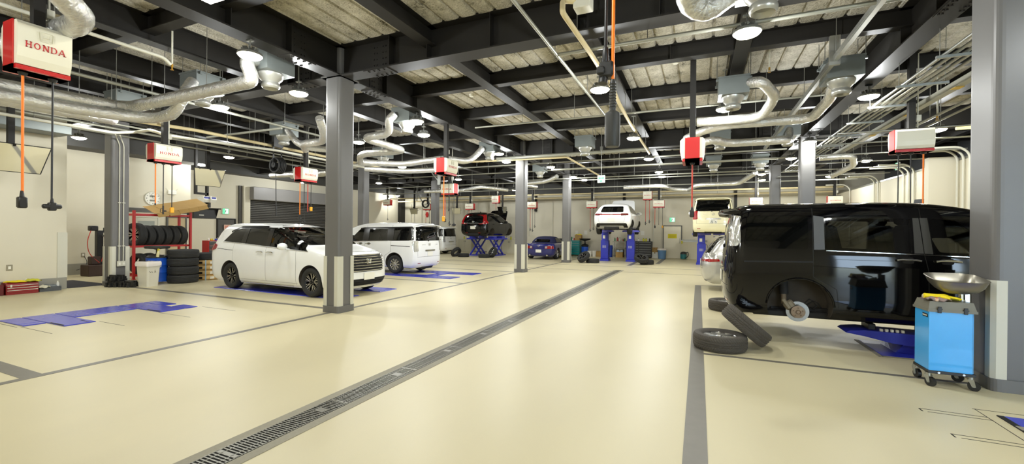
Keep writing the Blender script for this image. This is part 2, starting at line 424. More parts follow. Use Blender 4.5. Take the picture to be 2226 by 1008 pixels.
for x, y, z, l in [
    (-6.2, 4.29, 4.15, 'bright lamp under the steel beam above the bare blue lift plates'),
    (-7.05, 5.85, 4.15, 'lamp beside the boxed vent left of the front column head'),
    (-9.4, 5.85, 4.15, 'lamp beside the second round vent from the front column'),
    (-11.95, 5.87, 4.15, 'lamp above the red reel box hung by the tyre rack'),
    (-16.5, 6.3, 4.15, 'lamp above the alcove past the near wall end'),
    (-6.2, 8.42, 4.15, 'lamp on the beam above the vent box behind the front column'),
    (-6.9, 9.7, 4.15, 'lamp just below the vent box behind the front column'),
    (-9.3, 9.8, 4.15, 'lamp peeping out right behind the front column edge'),
    (-6.2, 13.0, 4.15, 'lamp on the beam right before the second aisle column'),
    (-1.62, 7.5, 4.05, 'lamp beside the long beige ceiling pipe, first along the aisle'),
    (-1.62, 11.7, 4.05, 'lamp at the elbow of the beige ceiling pipe, second along the aisle'),
    (-1.62, 15.5, 4.1, 'lamp just below the grey cord plug, third along the aisle'),
    (.55, 6.3, 4.15, 'very bright lamp under the big round vent near the silver duct'),
    (2.92, 10.1, 4.15, 'lamp beneath the boxed vent, before the conduit racks'),
    (2.85, 14.45, 4.15, 'lamp at the head of the pale column behind the black van'),
    (2.9, 17.4, 4.15, 'lamp at the head of the further column behind the black van'),
    (5.4, 13.9, 4.15, 'lamp right beside the plain white reel box'),
    (.47, 9.9, 4.12, 'small bright lamp beside the small round vent'),
    (-15.7, 10.1, 4.15, 'lamp in front of the shutter wall beside pipe runs'),
    (-18.3, 10.7, 4.1, 'lamp near the hanging mirror by the tyre rack'),
    (-19.3, 16.3, 4.05, 'lamp over the dark roller shutter'),
    (-5.5, 16.4, 4.15, 'lamp past the second aisle column, first beyond it'),
    (-5.5, 19.7, 4.15, 'lamp left of the third aisle column'),
    (-5.3, 21.1, 4.15, 'lamp just behind the third aisle column'),
    (-1.6, 19.4, 4.15, 'first of two lamps close together above the back lift bay'),
    (-1.6, 21.0, 4.15, 'second of two lamps close together above the back lift bay'),
    (-6.65, 14.6, 4.15, 'lamp hidden near the second aisle column head'),
    (-20.5, 25.6, 4.1, 'lamp in the far corner before the back wall'),
    (-14.0, 22.0, 4.1, 'lamp above the black car on the scissor lift'),
    (-10.5, 24.2, 4.1, 'lamp over the back workbenches'),
    (2.5, 21.6, 4.15, 'lamp over the rear of the right hand bays'),
    (2.8, 24.0, 4.15, 'lamp near the back wall over the cream van'),
    (5.3, 18.5, 4.1, 'lamp near the pale right wall'),
    (5.3, 23.0, 4.1, 'lamp farthest along the pale right wall'),
    (-11.0, 14.0, 4.1, 'lamp above the white boxy van'),
    (-11.0, 18.4, 4.1, 'lamp behind the white boxy van'),
    (-16.0, 18.4, 4.1, 'lamp before the shutter end'),
    (-1.62, 2.5, 4.1, 'lamp over the aisle near the viewer'),
    (-6.2, .3, 4.15, 'lamp over the left bay line near the viewer'),
    (2.9, 2.0, 4.15, 'lamp over the right bay near the viewer'),
    (4.1, 3.9, 4.15, 'added lamp just beyond the frame edge, brightening the big right column'),  # out of view, added to brighten the top of the right column
    (-11.5, 1.6, 4.15, 'lamp over the bare lift bay near the viewer'),
    (-1.62, -2.2, 4.1, 'lamp behind the viewer over the aisle'),
    (-9.0, -2.5, 4.15, 'lamp behind the viewer over the left bays')]:
    lamp(x, y, z, l)
# ------------------------------------------------------------------ car building kit
m_tyre = mat('tyre_rubber', (36, 36, 35), 0.75, var=0.15, vscale=20)
m_chrome = mat('chrome_trim', (225, 225, 222), 0.12, metal=1.0)
m_glassd = mat('privacy_glass', (7, 8, 8), 0.03, spec=0.38)
m_glassc = glassmat('clear_car_glass', clear=0.62)
m_glassm = glassmat('tinted_car_glass', clear=0.22)
m_trimblk = mat('satin_black_trim', (13, 13, 14), 0.2)
m_pillar = mat('grained_pillar_film', (70, 71, 72), 0.5)
m_cabin = mat('dark_cabin_lining', (34, 33, 32), 0.8)
m_well = mat('wheel_well_liner', (66, 60, 52), 0.9, var=.3)
m_seam = mat('panel_gap', (18, 18, 18), 0.8)
m_redlens = mat('red_lamp_lens', (150, 14, 18), 0.08, coat=1.0)
m_clrlens = mat('clear_lamp_lens', (205, 205, 200), 0.10, metal=0.55, var=0.35, vscale=30, coat=1.0)
m_plate = mat('white_number_plate', (236, 234, 222), 0.4)
m_rimdark = mat('dark_alloy', (44, 44, 46), 0.25, metal=0.8)
m_rimsilver = mat('silver_alloy', (200, 200, 198), 0.25, metal=0.9)
m_machined = mat('machined_alloy', (215, 215, 212), 0.18, metal=1.0)
m_disc = mat('brake_disc_steel', (150, 150, 148), 0.3, metal=1.0)
m_rust = mat('hub_rust', (142, 124, 104), 0.6, metal=.5, var=.35, vscale=30)
m_text = mat('dark_badge', (60, 60, 62), 0.3, metal=.6)

def pip(p, q, d=0.04):
    n = max(1, int(math.ceil((Vector(q)-Vector(p)).length/d)))
    return [tuple(Vector(p).lerp(Vector(q), i/n)) for i in range(n)]
def inside(p, poly):
    x, y = p; c = False; n = len(poly)
    for i in range(n):
        x1, y1 = poly[i]; x2, y2 = poly[i-1]
        if (y1 > y) != (y2 > y) and x < (x2-x1)*(y-y1)/(y2-y1)+x1: c = not c
    return c
def catmull(rows, sub=4):
    R = np.array(rows, float); n = len(R); out = []
    # monotone (pchip like) slopes per column over unit spacing
    d = np.diff(R, axis=0); sl = np.zeros_like(R)
    for i in range(1, n-1):
        a, b = d[i-1], d[i]
        sl[i] = np.where(a*b > 0, 2*a*b/np.where(a+b == 0, 1, a+b), 0)
    sl[0] = d[0]; sl[-1] = d[-1]
    for i in range(n-1):
        for k in range(sub):
            t = k/sub; h00 = 2*t**3-3*t**2+1; h10 = t**3-2*t**2+t; h01 = -2*t**3+3*t**2; h11 = t**3-t**2
            out.append(R[i]*h00+sl[i]*h10+R[i+1]*h01+sl[i+1]*h11)
    out.append(R[-1]); return out
class Shell:
    """closed body from stacked plan outlines; rows of (z, x_front, x_rear, half_width, front_depth, rear_depth, n_front, n_rear)"""
    def __init__(s, rows, sub=4, nf=14, ns=18, nr=12):
        lv = catmull(rows, sub); vs = []; 
        for (z, xf, xr, w, rf, rr, pf, pr) in lv:
            half = []
            for k in range(nf):
                a = PI/2*k/nf; half.append((xf-rf+rf*math.cos(a)**(2/pf), w*math.sin(a)**(2/pf)))
            x0, x1 = xf-rf, xr+rr
            for k in range(ns+1): half.append((x0+(x1-x0)*k/ns, w))
            for k in range(nr-1, -1, -1):
                a = PI/2*k/nr; half.append((xr+rr-rr*math.cos(a)**(2/pr), w*math.sin(a)**(2/pr)))
            ring = half+[(x, -y) for x, y in half[-2:0:-1]]
            vs += [(x, y, z) for x, y in ring]
        s.n = n = len(ring); L = len(lv)
        fs = [(i*n+k, i*n+(k+1)%n, (i+1)*n+(k+1)%n, (i+1)*n+k) for i in range(L-1) for k in range(n)]
        fs.append(tuple(range(n-1, -1, -1))); fs.append(tuple(range((L-1)*n, L*n)))
        s.v, s.f = vs, fs
        s.bvh = BVHTree.FromPolygons([Vector(v) for v in vs], fs)
    def inset(s, d, zlo, zhi):
        """vertices of a smaller copy, for the cabin cavity"""
        out = []
        for x, y, z in s.v:
            out.append((x*.97+.02, y*(1-d/.85), max(zlo, min(z-d*.6, zhi))))
        return out
    def hit(s, a, b, side):
        if side == 'L': o, d = Vector((a, 3, b)), Vector((0,-1,0))
        elif side == 'R': o, d = Vector((a, -3, b)), Vector((0,1,0))
        elif side == 'F': o, d = Vector((9, a, b)), Vector((-1,0,0))
        elif side == 'B': o, d = Vector((-5, a, b)), Vector((1,0,0))
        else: o, d = Vector((a, b, 6)), Vector((0,0,-1))
        p, nn, i, dist = s.bvh.ray_cast(o, d)
        if p is None:
            q = o+d*(3-.7 if side in 'LR' else 5); p, nn, i, dist = s.bvh.find_nearest(q)
        if nn.dot(d) > 0: nn = -nn
        return p, nn
    def patch(s, mb, poly, side, off=.004, thick=.02, m=0, d=.05):
        bd = []
        for i in range(len(poly)): bd += pip(poly[i], poly[(i+1) % len(poly)], d)
        xs = [p[0] for p in bd]; ys = [p[1] for p in bd]
        inn = []
        y = min(ys)+d/2
        while y < max(ys):
            x = min(xs)+d/2
            while x < max(xs):
                if inside((x, y), bd) and min((x-q[0])**2+(y-q[1])**2 for q in bd) > (d*.45)**2: inn.append((x, y))
                x += d
            y += d
        nb = len(bd)
        r = delaunay_2d_cdt([Vector(p) for p in bd+inn], [(i, (i+1) % nb) for i in range(nb)], [], 1, 1e-5)
        V2, F = r[0], r[2]
        P = [s.hit(q[0], q[1], side) for q in V2]
        vs = [p+n*off for p, n in P]
        mb.add(vs, [tuple(f) for f in F], m, True)
        B = [s.hit(q[0], q[1], side) for q in bd]
        a = [p+n*off for p, n in B]; c = [p+n*(off-thick) for p, n in B]
        k = len(bd); mb.add(a+c, [(i, (i+1)%k, k+(i+1)%k, k+i) for i in range(k)], m)
        return mb
    def seam(s, mb, line, side, w=.007, off=.0012, m=0):
        pts = []
        for i in range(len(line)-1): pts += pip(line[i], line[i+1], .035)
        pts.append(line[-1]); L = []
        for i, p in enumerate(pts):
            t = Vector(pts[min(i+1, len(pts)-1)])-Vector(pts[max(i-1, 0)])
            if t.length < 1e-6: continue
            nrm = Vector((-t.y, t.x)).normalized()*w/2
            for sg in (1, -1):
                q, n = s.hit(p[0]+nrm.x*sg, p[1]+nrm.y*sg, side); L.append(q+n*off)
        mb.add(L, [(2*i, 2*i+1, 2*i+3, 2*i+2) for i in range(len(L)//2-1)], m)
        return mb
    def rail(s, mb, line, side, r=.01, off=.004, m=0, n=6):
        pts = []
        for i in range(len(line)-1): pts += pip(line[i], line[i+1], .06)
        pts.append(line[-1])
        P = [s.hit(p[0], p[1], side) for p in pts]
        return mb.tube([p+nn*off for p, nn in P], r, n, m)
def boolcut(me, cutter, cutmat=None):
    """me minus cutter (MB); returns the new mesh"""
    a = bpy.data.objects.new('body_a', me); COL.objects.link(a)
    c = cutter.build('cut_b', cutmat or m_cabin)
    md = a.modifiers.new('b', 'BOOLEAN'); md.object = c; md.operation = 'DIFFERENCE'; md.solver = 'EXACT'
    try: md.material_mode = 'TRANSFER'
    except Exception: pass
    dg = bpy.context.evaluated_depsgraph_get(); ev = a.evaluated_get(dg)
    new = bpy.data.meshes.new_from_object(ev)
    cm = c.data
    bpy.data.objects.remove(a); bpy.data.objects.remove(c); bpy.data.meshes.remove(cm); bpy.data.meshes.remove(me)
    return new
def body_mesh(sh, paint, arches, sides=(), front=None, rear=None, cabin=None, archy=.52):
    mb = MB(); mb.add(sh.v, sh.f, 0, True)
    o = mb.build('tmp', paint); me = o.data; bpy.data.objects.remove(o)
    c = MB()
    for x, z, r in arches:
        for sg in (-1, 1): c.cyl((x, sg*archy, z), (x, sg*1.3, z), r, n=40)
    if arches: me = boolcut(me, c, m_well)
    if cabin:
        c = MB(); c.add(sh.inset(*cabin), sh.f, 0, True); me = boolcut(me, c, m_cabin)
    if sides:
        c = MB()
        for p in sides: c.prism(p, -1.3, 1.3, 'Y')
        me = boolcut(me, c, m_trimblk)
    if front or rear:
        c = MB()
        if front: c.prism(front[0], front[1], 5, 'X')
        if rear: c.prism(rear[0], -3, rear[1], 'X')
        me = boolcut(me, c, m_trimblk)
    return me
def put_mesh(name, me, parent, sharp=38):
    o = bpy.data.objects.new(name, me); COL.objects.link(o); o.parent = parent
    me.polygons.foreach_set('use_smooth', [True]*len(me.polygons)); me.set_sharp_from_angle(angle=math.radians(sharp)); me.update()
    return o

# wheels: local axis y, outer face towards +y, centre at origin
WHEELS = {}
def tyre_prof(R, W, rr):
    h = W/2; s = R-rr
    return [(rr, -h*.78), (rr+s*.25, -h*.97), (rr+s*.55, -h), (rr+s*.82, -h*.94), (R-.012, -h*.80), (R, -h*.62), (R, h*.62), (R-.012, h*.80), (rr+s*.82, h*.94), (rr+s*.55, h), (rr+s*.25, h*.97), (rr, h*.78), (rr-.012, h*.7), (rr-.012, -h*.7)]
def grooves(mb, R, W, m=1):
    for y in (-.28, -.02, .24):
        mb.lathe([(R+.0008, W*(y-.022)), (R+.0008, W*(y+.022))], 40, axis='Y', m=m)
def spoke(mb, a, r0, r1, w0, w1, y0, y1, t, m=0, twist=0.0):
    d0 = Vector((math.sin(a), 0, math.cos(a))); d1 = Vector((math.sin(a+twist), 0, math.cos(a+twist)))
    n0 = Vector((math.cos(a), 0, -math.sin(a))); n1 = Vector((math.cos(a+twist), 0, -math.sin(a+twist)))
    Y = Vector((0, 1, 0)); A, B = d0*r0, d1*r1
    vs = [A-n0*w0/2+Y*y0, A+n0*w0/2+Y*y0, B+n1*w1/2+Y*y1, B-n1*w1/2+Y*y1]
    lo = [A-n0*w0*.7+Y*(y0-t), A+n0*w0*.7+Y*(y0-t), B+n1*w1*.7+Y*(y1-t), B-n1*w1*.7+Y*(y1-t)]
    mb.add(vs+lo, [(0,1,2,3)], 1 if m else 0); mb.add(vs+lo, [(0,4,5,1),(1,5,6,2),(2,6,7,3),(3,7,4,0),(7,6,5,4)], 0)
def wheel_meshes(kind, R=.325, W=.205, rr=.215):
    if kind in WHEELS: return WHEELS[kind]
    t = MB(); t.lathe(tyre_prof(R, W, rr), 48, axis='Y', close=True); grooves(t, R, W)
    ty = t.build('tyre', [m_tyre, m_seam]); 
    r = MB(); h = W/2
    r.lathe([(rr-.004, -h*.75), (rr-.02, -h*.6), (rr-.03, -h*.2), (rr-.025, h*.45), (rr-.008, h*.72), (rr+.004, h*.80), (rr-.012, h*.66)], 40, axis='Y')
    r.lathe([(0, -.02), (rr*.8, -.02)], 32, axis='Y', m=2)
    face = {'double': 10, 'ten': 10, 'seven': 7, 'five': 5}[kind.split('_')[0]]
    for k in range(face):
        a = 2*PI*k/face
        if kind.startswith('double'):
            off = .17 if k % 2 else -.17
            spoke(r, a+off*.35, .05, rr-.006, .014, .016, h*.55, h*.66, .03, 1, off*.55)
            spoke(r, a, .09, rr-.006, .008, .010, h*.54, h*.66, .03, 1, -off*.5)
        elif kind.startswith('ten'):
            spoke(r, a, .045, rr-.006, .030, .048, h*.62, h*.66, .025, 0)
        elif kind.startswith('seven'):
            spoke(r, a-.09, .05, rr-.006, .02, .026, h*.6, h*.68, .03, 1, .03); spoke(r, a+.09, .05, rr-.006, .02, .026, h*.6, h*.68, .03, 1, -.03)
        else:
            spoke(r, a-.12, .05, rr-.006, .03, .03, h*.6, h*.68, .03, 1, .04); spoke(r, a+.12, .05, rr-.006, .03, .03, h*.6, h*.68, .03, 1, -.04)
    r.lathe([(.0, h*.70), (.03, h*.70), (.036, h*.64), (.066, h*.60), (.07, h*.4), (.07, h*.1)], 24, axis='Y', m=0)
    for k in range(5):
        a = 2*PI*k/5+.3; r.cyl((.052*math.sin(a), h*.58, .052*math.cos(a)), (.052*math.sin(a), h*.66, .052*math.cos(a)), .009, n=6, m=1)
    dark = 'dark' in kind
    ri = r.build('rim', [m_rimdark if dark else m_rimsilver, m_machined, m_disc])
    WHEELS[kind] = (ty.data, ri.data); a, b = ty.data, ri.data
    bpy.data.objects.remove(ty); bpy.data.objects.remove(ri)
    return WHEELS[kind]
def add_wheel(car, kind, x, y, z, R=.325, W=.205, rr=.215, spin=0.0, steer=0.0):
    ty, ri = wheel_meshes(kind, R, W, rr)
    o = bpy.data.objects.new('wheel', ty); COL.objects.link(o); o.parent = car
    o.location = (x, y, z); o.rotation_euler = (0, spin, (0 if y > 0 else PI)+steer)
    q = bpy.data.objects.new('rim', ri); COL.objects.link(q); q.parent = o
    return o
def four_wheels(car, kind, wb, track, R=.325, **k):
    for x in (0, wb):
        for sg in (-1, 1): add_wheel(car, kind, x, sg*track/2, R, R, spin=random.uniform(0, 2), **k)
def seat(car, x, y, z, w=.46):
    mb = MB(); mb.cbox((x, y, z), (.5, w, .16), b=.05)
    mb.cbox((x-.28, y, z+.33), (.15, w, .62), b=.05, M=Matrix.Rotation(-.22, 4, 'Y'))
    mb.cbox((x-.38, y, z+.72), (.1, w*.55, .18), b=.04, M=Matrix.Rotation(-.2, 4, 'Y'))
    return mb.build('seat', mat('dark_seat_fabric', (30, 30, 31), .9), car)
# badge: an H inside a rounded frame, drawn in plane (a=across, b=up) and laid at a point with axes
def emblem(mb, c, A, B, N, s, m=0):
    c, A, B, N = Vector(c), Vector(A).normalized(), Vector(B).normalized(), Vector(N).normalized()
    def P(a, b, h=0): return c+A*a*s+B*b*s+N*h
    def poly(pts): 
        k = len(pts); t = .006*s/.1+.003
        mb.add([P(a, b) for a, b in pts]+[P(a, b, t) for a, b in pts], [tuple(range(k-1,-1,-1)), tuple(range(k, 2*k))]+[(i, (i+1)%k, k+(i+1)%k, k+i) for i in range(k)], m)
    for sg in (-1, 1):
        poly([(sg*.20, -.32), (sg*.34, -.32), (sg*.42, .36), (sg*.27, .36)])
    poly([(-.24, -.05), (.24, -.05), (.26, .09), (-.26, .09)])
    fr = [P(a, b, .004) for a, b in rpoly([(-.46,-.44),(.46,-.44),(.54,.46),(-.54,.46)], .16)]
    mb.tube(fr+[fr[0]], .028*s, 6, m)
# ------------------------------------------------------------------ vehicles
m_white = mat('white_pearl_paint', (240, 241, 240), 0.25, coat=.7)
m_blackp = mat('black_pearl_paint', (6, 6, 8), 0.05, spec=.46)
m_blue = mat('dark_blue_paint', (16, 24, 104), 0.15, coat=1.0)
m_cream = mat('cream_car_paint', (232, 226, 188), 0.22, coat=1.0)
m_silver = mat('silver_car_paint', (192, 192, 188), 0.28, metal=.6, coat=1.0)
m_lips = mat('plate_text', (40, 70, 60), .5)

def wiper_etc(): pass

def mirror(car, sh, x, z, side, paint, w=.85):
    sg = 1 if side == 'L' else -1
    p, n = sh.hit(x, z-.06, side)
    mb = MB(); mb.ball((x-.02, p.y+sg*.14, z), (.075, .13, .085), 12)
    for i in range(len(mb.v)):
        v = mb.v[i]
        if v[0] < x-.05: mb.v[i] = (x-.05, v[1], v[2])
    mb.bar((x+.02, p.y-sg*.02, z-.07), (x+.01, p.y+sg*.08, z-.05), .05, .03)
    o = mb.build('door_mirror', paint, car)
    g = MB(); g.cbox((x-.052, p.y+sg*.14, z), (.006, .20, .12), b=.003); g.build('mirror_glass', m_chrome, o)
    return o

# --- boxy minivan (used for the black van, the white ones and the cream one)
STEP = [(.22, 3.60, -.80, .775, .50, .25, 2.8, 4), (.32, 3.71, -.89, .83, .55, .28, 2.8, 4), (.5, 3.755, -.93, .8475, .60, .30, 2.8, 4), (.72, 3.745, -.93, .8475, .62, .30, 2.8, 4),
        (.92, 3.69, -.915, .8475, .62, .28, 2.8, 4), (1.0, 3.57, -.905, .845, .58, .26, 2.8, 4), (1.06, 3.34, -.90, .84, .50, .25, 2.8, 4), (1.12, 3.02, -.895, .832, .40, .24, 3, 4),
        (1.3, 2.74, -.875, .806, .34, .22, 3, 4), (1.5, 2.40, -.85, .772, .32, .22, 3, 4), (1.64, 2.09, -.825, .742, .32, .22, 3, 4), (1.72, 1.82, -.80, .712, .34, .25, 3, 4),
        (1.775, 1.50, -.73, .655, .4, .3, 3, 4), (1.80, 1.22, -.6, .54, .5, .4, 3, 3), (1.815, .8, -.2, .3, .4, .3, 2.5, 2.5)]
SH_STEP = Shell(STEP)
WIN_STEP = {'rear': rpoly([(-.66, 1.17), (.10, 1.15), (.10, 1.62), (-.64, 1.62)], .05),
            'slide': rpoly([(.30, 1.155), (1.21, 1.13), (1.21, 1.57), (.30, 1.585)], .03),
            'front': rpoly([(1.42, 1.125), (2.02, 1.10), (1.90, 1.30), (1.62, 1.56), (1.38, 1.57)], .04),
            'tri': rpoly([(2.10, 1.10), (2.48, 1.09), (2.22, 1.32), (1.98, 1.32)], .03)}
def van_common(root, paint, kind='black', drop_rear_wheel=False, gl_front=m_glassm, gl_side=m_glassm):
    sh = SH_STEP; W = WIN_STEP; rg = rpoly([(-.60, 1.19), (.60, 1.19), (.57, 1.64), (-.57, 1.64)], .06); wsh = rpoly([(-.66, 1.15), (.66, 1.15), (.58, 1.62), (-.58, 1.62)], .05)
    me = body_mesh(sh, paint, [(0, .36, .385), (2.855, .36, .385)], list(W.values()), (wsh, 1.5), (rg, -.3), (.055, .80, 1.72))
    put_mesh('body', me, root)
    for k, p in W.items():
        for sd in 'RL':
            g = MB(); sh.patch(g, p, sd, -.004, .004, d=.08); g.build('window_pane', m_glassd if k == 'rear' and kind != 'white' else (gl_front if k in ('front', 'tri') else gl_side), root)
    g = MB(); sh.patch(g, wsh, 'F', -.004, .004, d=.1); g.build('windscreen', m_glassc, root)
    g = MB(); sh.patch(g, rg if kind == 'black' else rpoly([(-.735, 1.16), (.735, 1.16), (.66, 1.67), (-.66, 1.67)], .05), 'B', -.003 if kind == 'black' else .003, .004, d=.1); g.build('rear_window', m_glassd, root)
    # pillar films and waist trim
    for sd in 'RL':
        for po in ([(.165, 1.15), (.285, 1.155), (.285, 1.60), (.165, 1.62)], [(1.225, 1.13), (1.315, 1.13), (1.285, 1.58), (1.225, 1.58)], [(1.325, 1.13), (1.405, 1.125), (1.37, 1.58), (1.295, 1.58)]):
            if kind != 'black': continue
            sh.patch(MB(), po, sd, .002, .006).build('pillar_trim', m_pillar, root)
        if kind != 'black':
            for po in ([(.06, 1.15), (.34, 1.155), (.34, 1.61), (.06, 1.625)], [(1.17, 1.13), (1.46, 1.125), (1.42, 1.58), (1.17, 1.585)], [(-.80, 1.185), (-.62, 1.175), (-.60, 1.625), (-.755, 1.64)], [(1.98, 1.10), (2.13, 1.098), (2.0, 1.33), (1.88, 1.33)], [(-.755, 1.61), (1.42, 1.57), (1.6, 1.555), (1.6, 1.60), (1.42, 1.625), (-.74, 1.665)]):
                sh.patch(MB(), po, sd, .003, .008).build('pillar_trim', m_trimblk, root)
    for sd in 'RL':
        g = MB()
        sh.seam(g, [(.155, .78), (.155, 1.72)], sd); sh.seam(g, [(.155, .78), (.42, .62), (.44, .38)], sd)
        sh.seam(g, [(1.30, 1.70), (1.32, 1.12), (1.36, .9), (1.37, .30)], sd)
        sh.seam(g, [(2.42, .34), (2.46, .9), (2.52, 1.08)], sd); sh.seam(g, [(.42, .30), (2.42, .30)], sd, .006)
        sh.seam(g, [(-.68, .965), (.15, .985)], sd, .022, .002)
        g.build('panel_gap', m_seam, root)
    g = MB()
    sh.seam(g, [(-.68, .62), (-.70, 1.2), (-.64, 1.72)], 'B'); sh.seam(g, [(.68, .62), (.70, 1.2), (.64, 1.72)], 'B'); sh.seam(g, [(-.70, .60), (.70, .60)], 'B')
    sh.seam(g, [(-.72, 1.0), (.72, 1.0)], 'F', .01)
    g.build('panel_gap', m_seam, root)
    for sd in 'RL':
        g = MB(); sh.rail(g, [(.30, 1.142), (1.20, 1.118), (2.4, 1.078)], sd, .007, .002); g.build('waist_strip', m_chrome, root)
    for sd in 'RL':
        for x0, x1 in ((1.04, 1.28), (1.42, 1.66)):
            h = MB(); sh.rail(h, [(x0, 1.035), (x0+.05, 1.045), (x1-.05, 1.045), (x1, 1.035)], sd, .014, .028, n=8)
            sh.patch(h, rpoly([(x0+.06, 1.0), (x1-.06, 1.0), (x1-.06, 1.075), (x0+.06, 1.075)], .03), sd, .002, .004, 1)
            h.build('door_handle', [m_chrome, m_seam], root)
    # tail lamps tall on the rear corners
    for sg in (-1, 1):
        l = MB(); po = rpoly([(sg*.70, .79), (sg*.80, .79), (sg*.775, 1.17), (sg*.60+sg*.03, 1.17)], .03)
        
        if kind != 'black': sh.patch(l, po if sg > 0 else po[::-1], 'B', .010, .03)
        sd = 'L' if sg > 0 else 'R'
        if kind == 'black':
            po = rpoly([(-.86, 1.18), (-.76, 1.18), (-.72, 1.25), (-.73, 1.62), (-.84, 1.64)], .03)
            sh.patch(l, po, sd, .010, .03); po2 = rpoly([(sg*.62, 1.18), (sg*.79, 1.18), (sg*.74, 1.62), (sg*.62, 1.62)], .02)
            sh.patch(l, po2 if sg > 0 else po2[::-1], 'B', .006, .02)
        else:
            po = rpoly([(-.90, .79), (-.80, .78), (-.74, 1.14), (-.86, 1.17)], .03); sh.patch(l, po, sd, .010, .03)
        l.build('tail_lamp', m_clrlens, root)
    # headlamps, grille
    for sg in (-1, 1):
        l = MB(); po = rpoly([(sg*.40, .74), (sg*.76, .78), (sg*.78, .97), (sg*.42, .92)], .03); sh.patch(l, po if sg > 0 else po[::-1], 'F', .004, .02); l.build('headlamp', m_clrlens, root)
    g = MB()
    for z in (.74, .80, .86, .92): sh.rail(g, [(-.38, z), (0, z), (.38, z)], 'F', .012, .004)
    sh.patch(g, rpoly([(-.5, .34), (.5, .34), (.55, .55), (-.55, .55)], .05), 'F', .003, .01, 1)
    emblem(g, sh.hit(0, .83, 'F')[0]+Vector((.02, 0, 0)), (0, 1, 0), (0, 0, 1), (1, 0, 0), .11)
    g.build('grille', [m_chrome, m_seam], root)
    # rear garnish, plate, badge, spoiler, wiper
    g = MB(); sh.patch(g, rpoly([(-.30, .79), (.30, .79), (.30, .84), (-.30, .84)], .015), 'B', .02, .03); g.build('tailgate_garnish', m_chrome, root)
    p = sh.hit(0, .70, 'B')[0]; g = MB(); g.cbox((p.x-.008, 0, .69), (.012, .33, .165), b=.004); g.build('number_plate', m_plate, root)
    g = MB(); emblem(g, sh.hit(0, 1.02, 'B')[0]+Vector((-.002, 0, 0)), (0, -1, 0), (0, 0, 1), (-1, 0, 0), .10); 
    for a in (.42, .38, .34, .30, .26): g.cbox(sh.hit(a, 1.02, 'B')[0], (.008, .022, .022))
    for a in (-.50, -.46, -.42): g.cbox(sh.hit(a, 1.02, 'B')[0], (.008, .022, .02))
    g.build('tailgate_badge', m_chrome, root)
    g = MB(); v = []
    prof = [(-.62, 1.765), (-.80, 1.755), (-.97, 1.735), (-.98, 1.715), (-.86, 1.70), (-.76, 1.715), (-.62, 1.74)]
    ny = 12
    for j in range(ny+1):
        t = -1+2*j/ny; e = 1-.10*t**4
        v += [(-.6+(px+.6)*e, t*.70, pz-.045*t**4-.012*t*t) for px, pz in prof]
    k = len(prof); g.add(v, [(j*k+i, j*k+(i+1)%k, (j+1)*k+(i+1)%k, (j+1)*k+i) for j in range(ny) for i in range(k)], 0, True); g.add(v[:k], [tuple(range(k))]); g.add(v[-k:], [tuple(range(k))[::-1]])
    g.build('roof_spoiler', paint, root)
    g = MB(); g.tube([(-.90, .06, 1.16), (-.885, .10, 1.19), (-.875, .34, 1.235)], .010, 6); g.cyl((-.91, .06, 1.16), (-.86, .06, 1.16), .025, n=10); g.build('rear_wiper', m_trimblk, root)
    g = MB()
    for sg in (-1, 1): po = [(sg*.52, .36), (sg*.66, .36), (sg*.66, .385), (sg*.52, .385)]; sh.patch(g, po if sg > 0 else po[::-1], 'B', .004, .01)
    g.build('rear_reflector', m_redlens, root)
    for sd in 'RL': mirror(root, sh, 2.04, 1.19, sd, paint)
    for x, y in ((1.62, -.36), (1.62, .36), (.75, -.34), (.75, .34), (-.1, 0)): seat(root, x, y, .86, .48 if x else 1.1)
    g = MB(); g.box(2.1, 2.45, -.68, .68, .85, 1.06, b=.08); g.build('dashboard', m_cabin, root)
    if not drop_rear_wheel:
        pass
def underside(root, wb, w, z=.25):
    g = MB(); g.box(-.55, wb+.45, -w+.2, w-.2, z-.07, z+.02, b=.02)
    for x in (0, wb): g.cyl((x, -w+.12, .33), (x, w-.12, .33), .045, n=10)
    g.cyl((-.7, w*.4, z-.03), (wb*.6, w*.4, z-.03), .035, n=10); g.cyl((-.72, -.35, z), (-.72, .35, z), .10, n=14)
    g.build('underbody', mat('underbody_black', (26, 25, 24), .8, var=.3), root)

# black van, raised, near rear wheel off
bv = thing('black_van', 'black boxy minivan raised on a blue lift with its near rear wheel removed', 'van', (1.28, 7.83, .18))
van_common(bv, m_blackp, 'black')
underside(bv, 2.855, .85)
for x, sg in ((2.855, -1), (2.855, 1), (0, 1)): add_wheel(bv, 'seven_dark', x, sg*.73, .30, spin=.4)
g = MB(); g.lathe([(.075, -.05), (.14, -.05), (.142, -.04), (.142, -.01), (.14, 0), (.095, 0), (.09, .03), (.085, .045), (.03, .05), (.0, .05)], 40, axis='Y', smooth=True)
g.xf(Matrix.Translation((0, -.72, .275)) @ Matrix.Rotation(PI, 4, 'Z'))
bd = g.build('brake_disc', m_disc, bv)
g = MB(); g.lathe([(.02, .056), (.03, .07), (.032, .05)], 16, axis='Y'); g.lathe([(.086, .047), (.045, .053), (.0, .053)], 28, axis='Y')
for k in range(5):
    a = 2*PI*k/5; g.cyl((.057*math.sin(a), .045, .057*math.cos(a)), (.057*math.sin(a), .085, .057*math.cos(a)), .006, n=8)
g.xf(Matrix.Translation((0, -.72, .275)) @ Matrix.Rotation(PI, 4, 'Z')); g.build('hub', m_rust, bd)
g = MB(); g.cbox((-.10, -.70, .36), (.13, .09, .12), b=.02, M=Matrix.Rotation(-.6, 4, 'Y')); g.cbox((-.14, -.755, .38), (.05, .03, .16), b=.01, M=Matrix.Rotation(-.6, 4, 'Y')); g.build('brake_caliper', mat('cast_caliper', (128, 118, 98), .6, metal=.4, var=.2), bv)
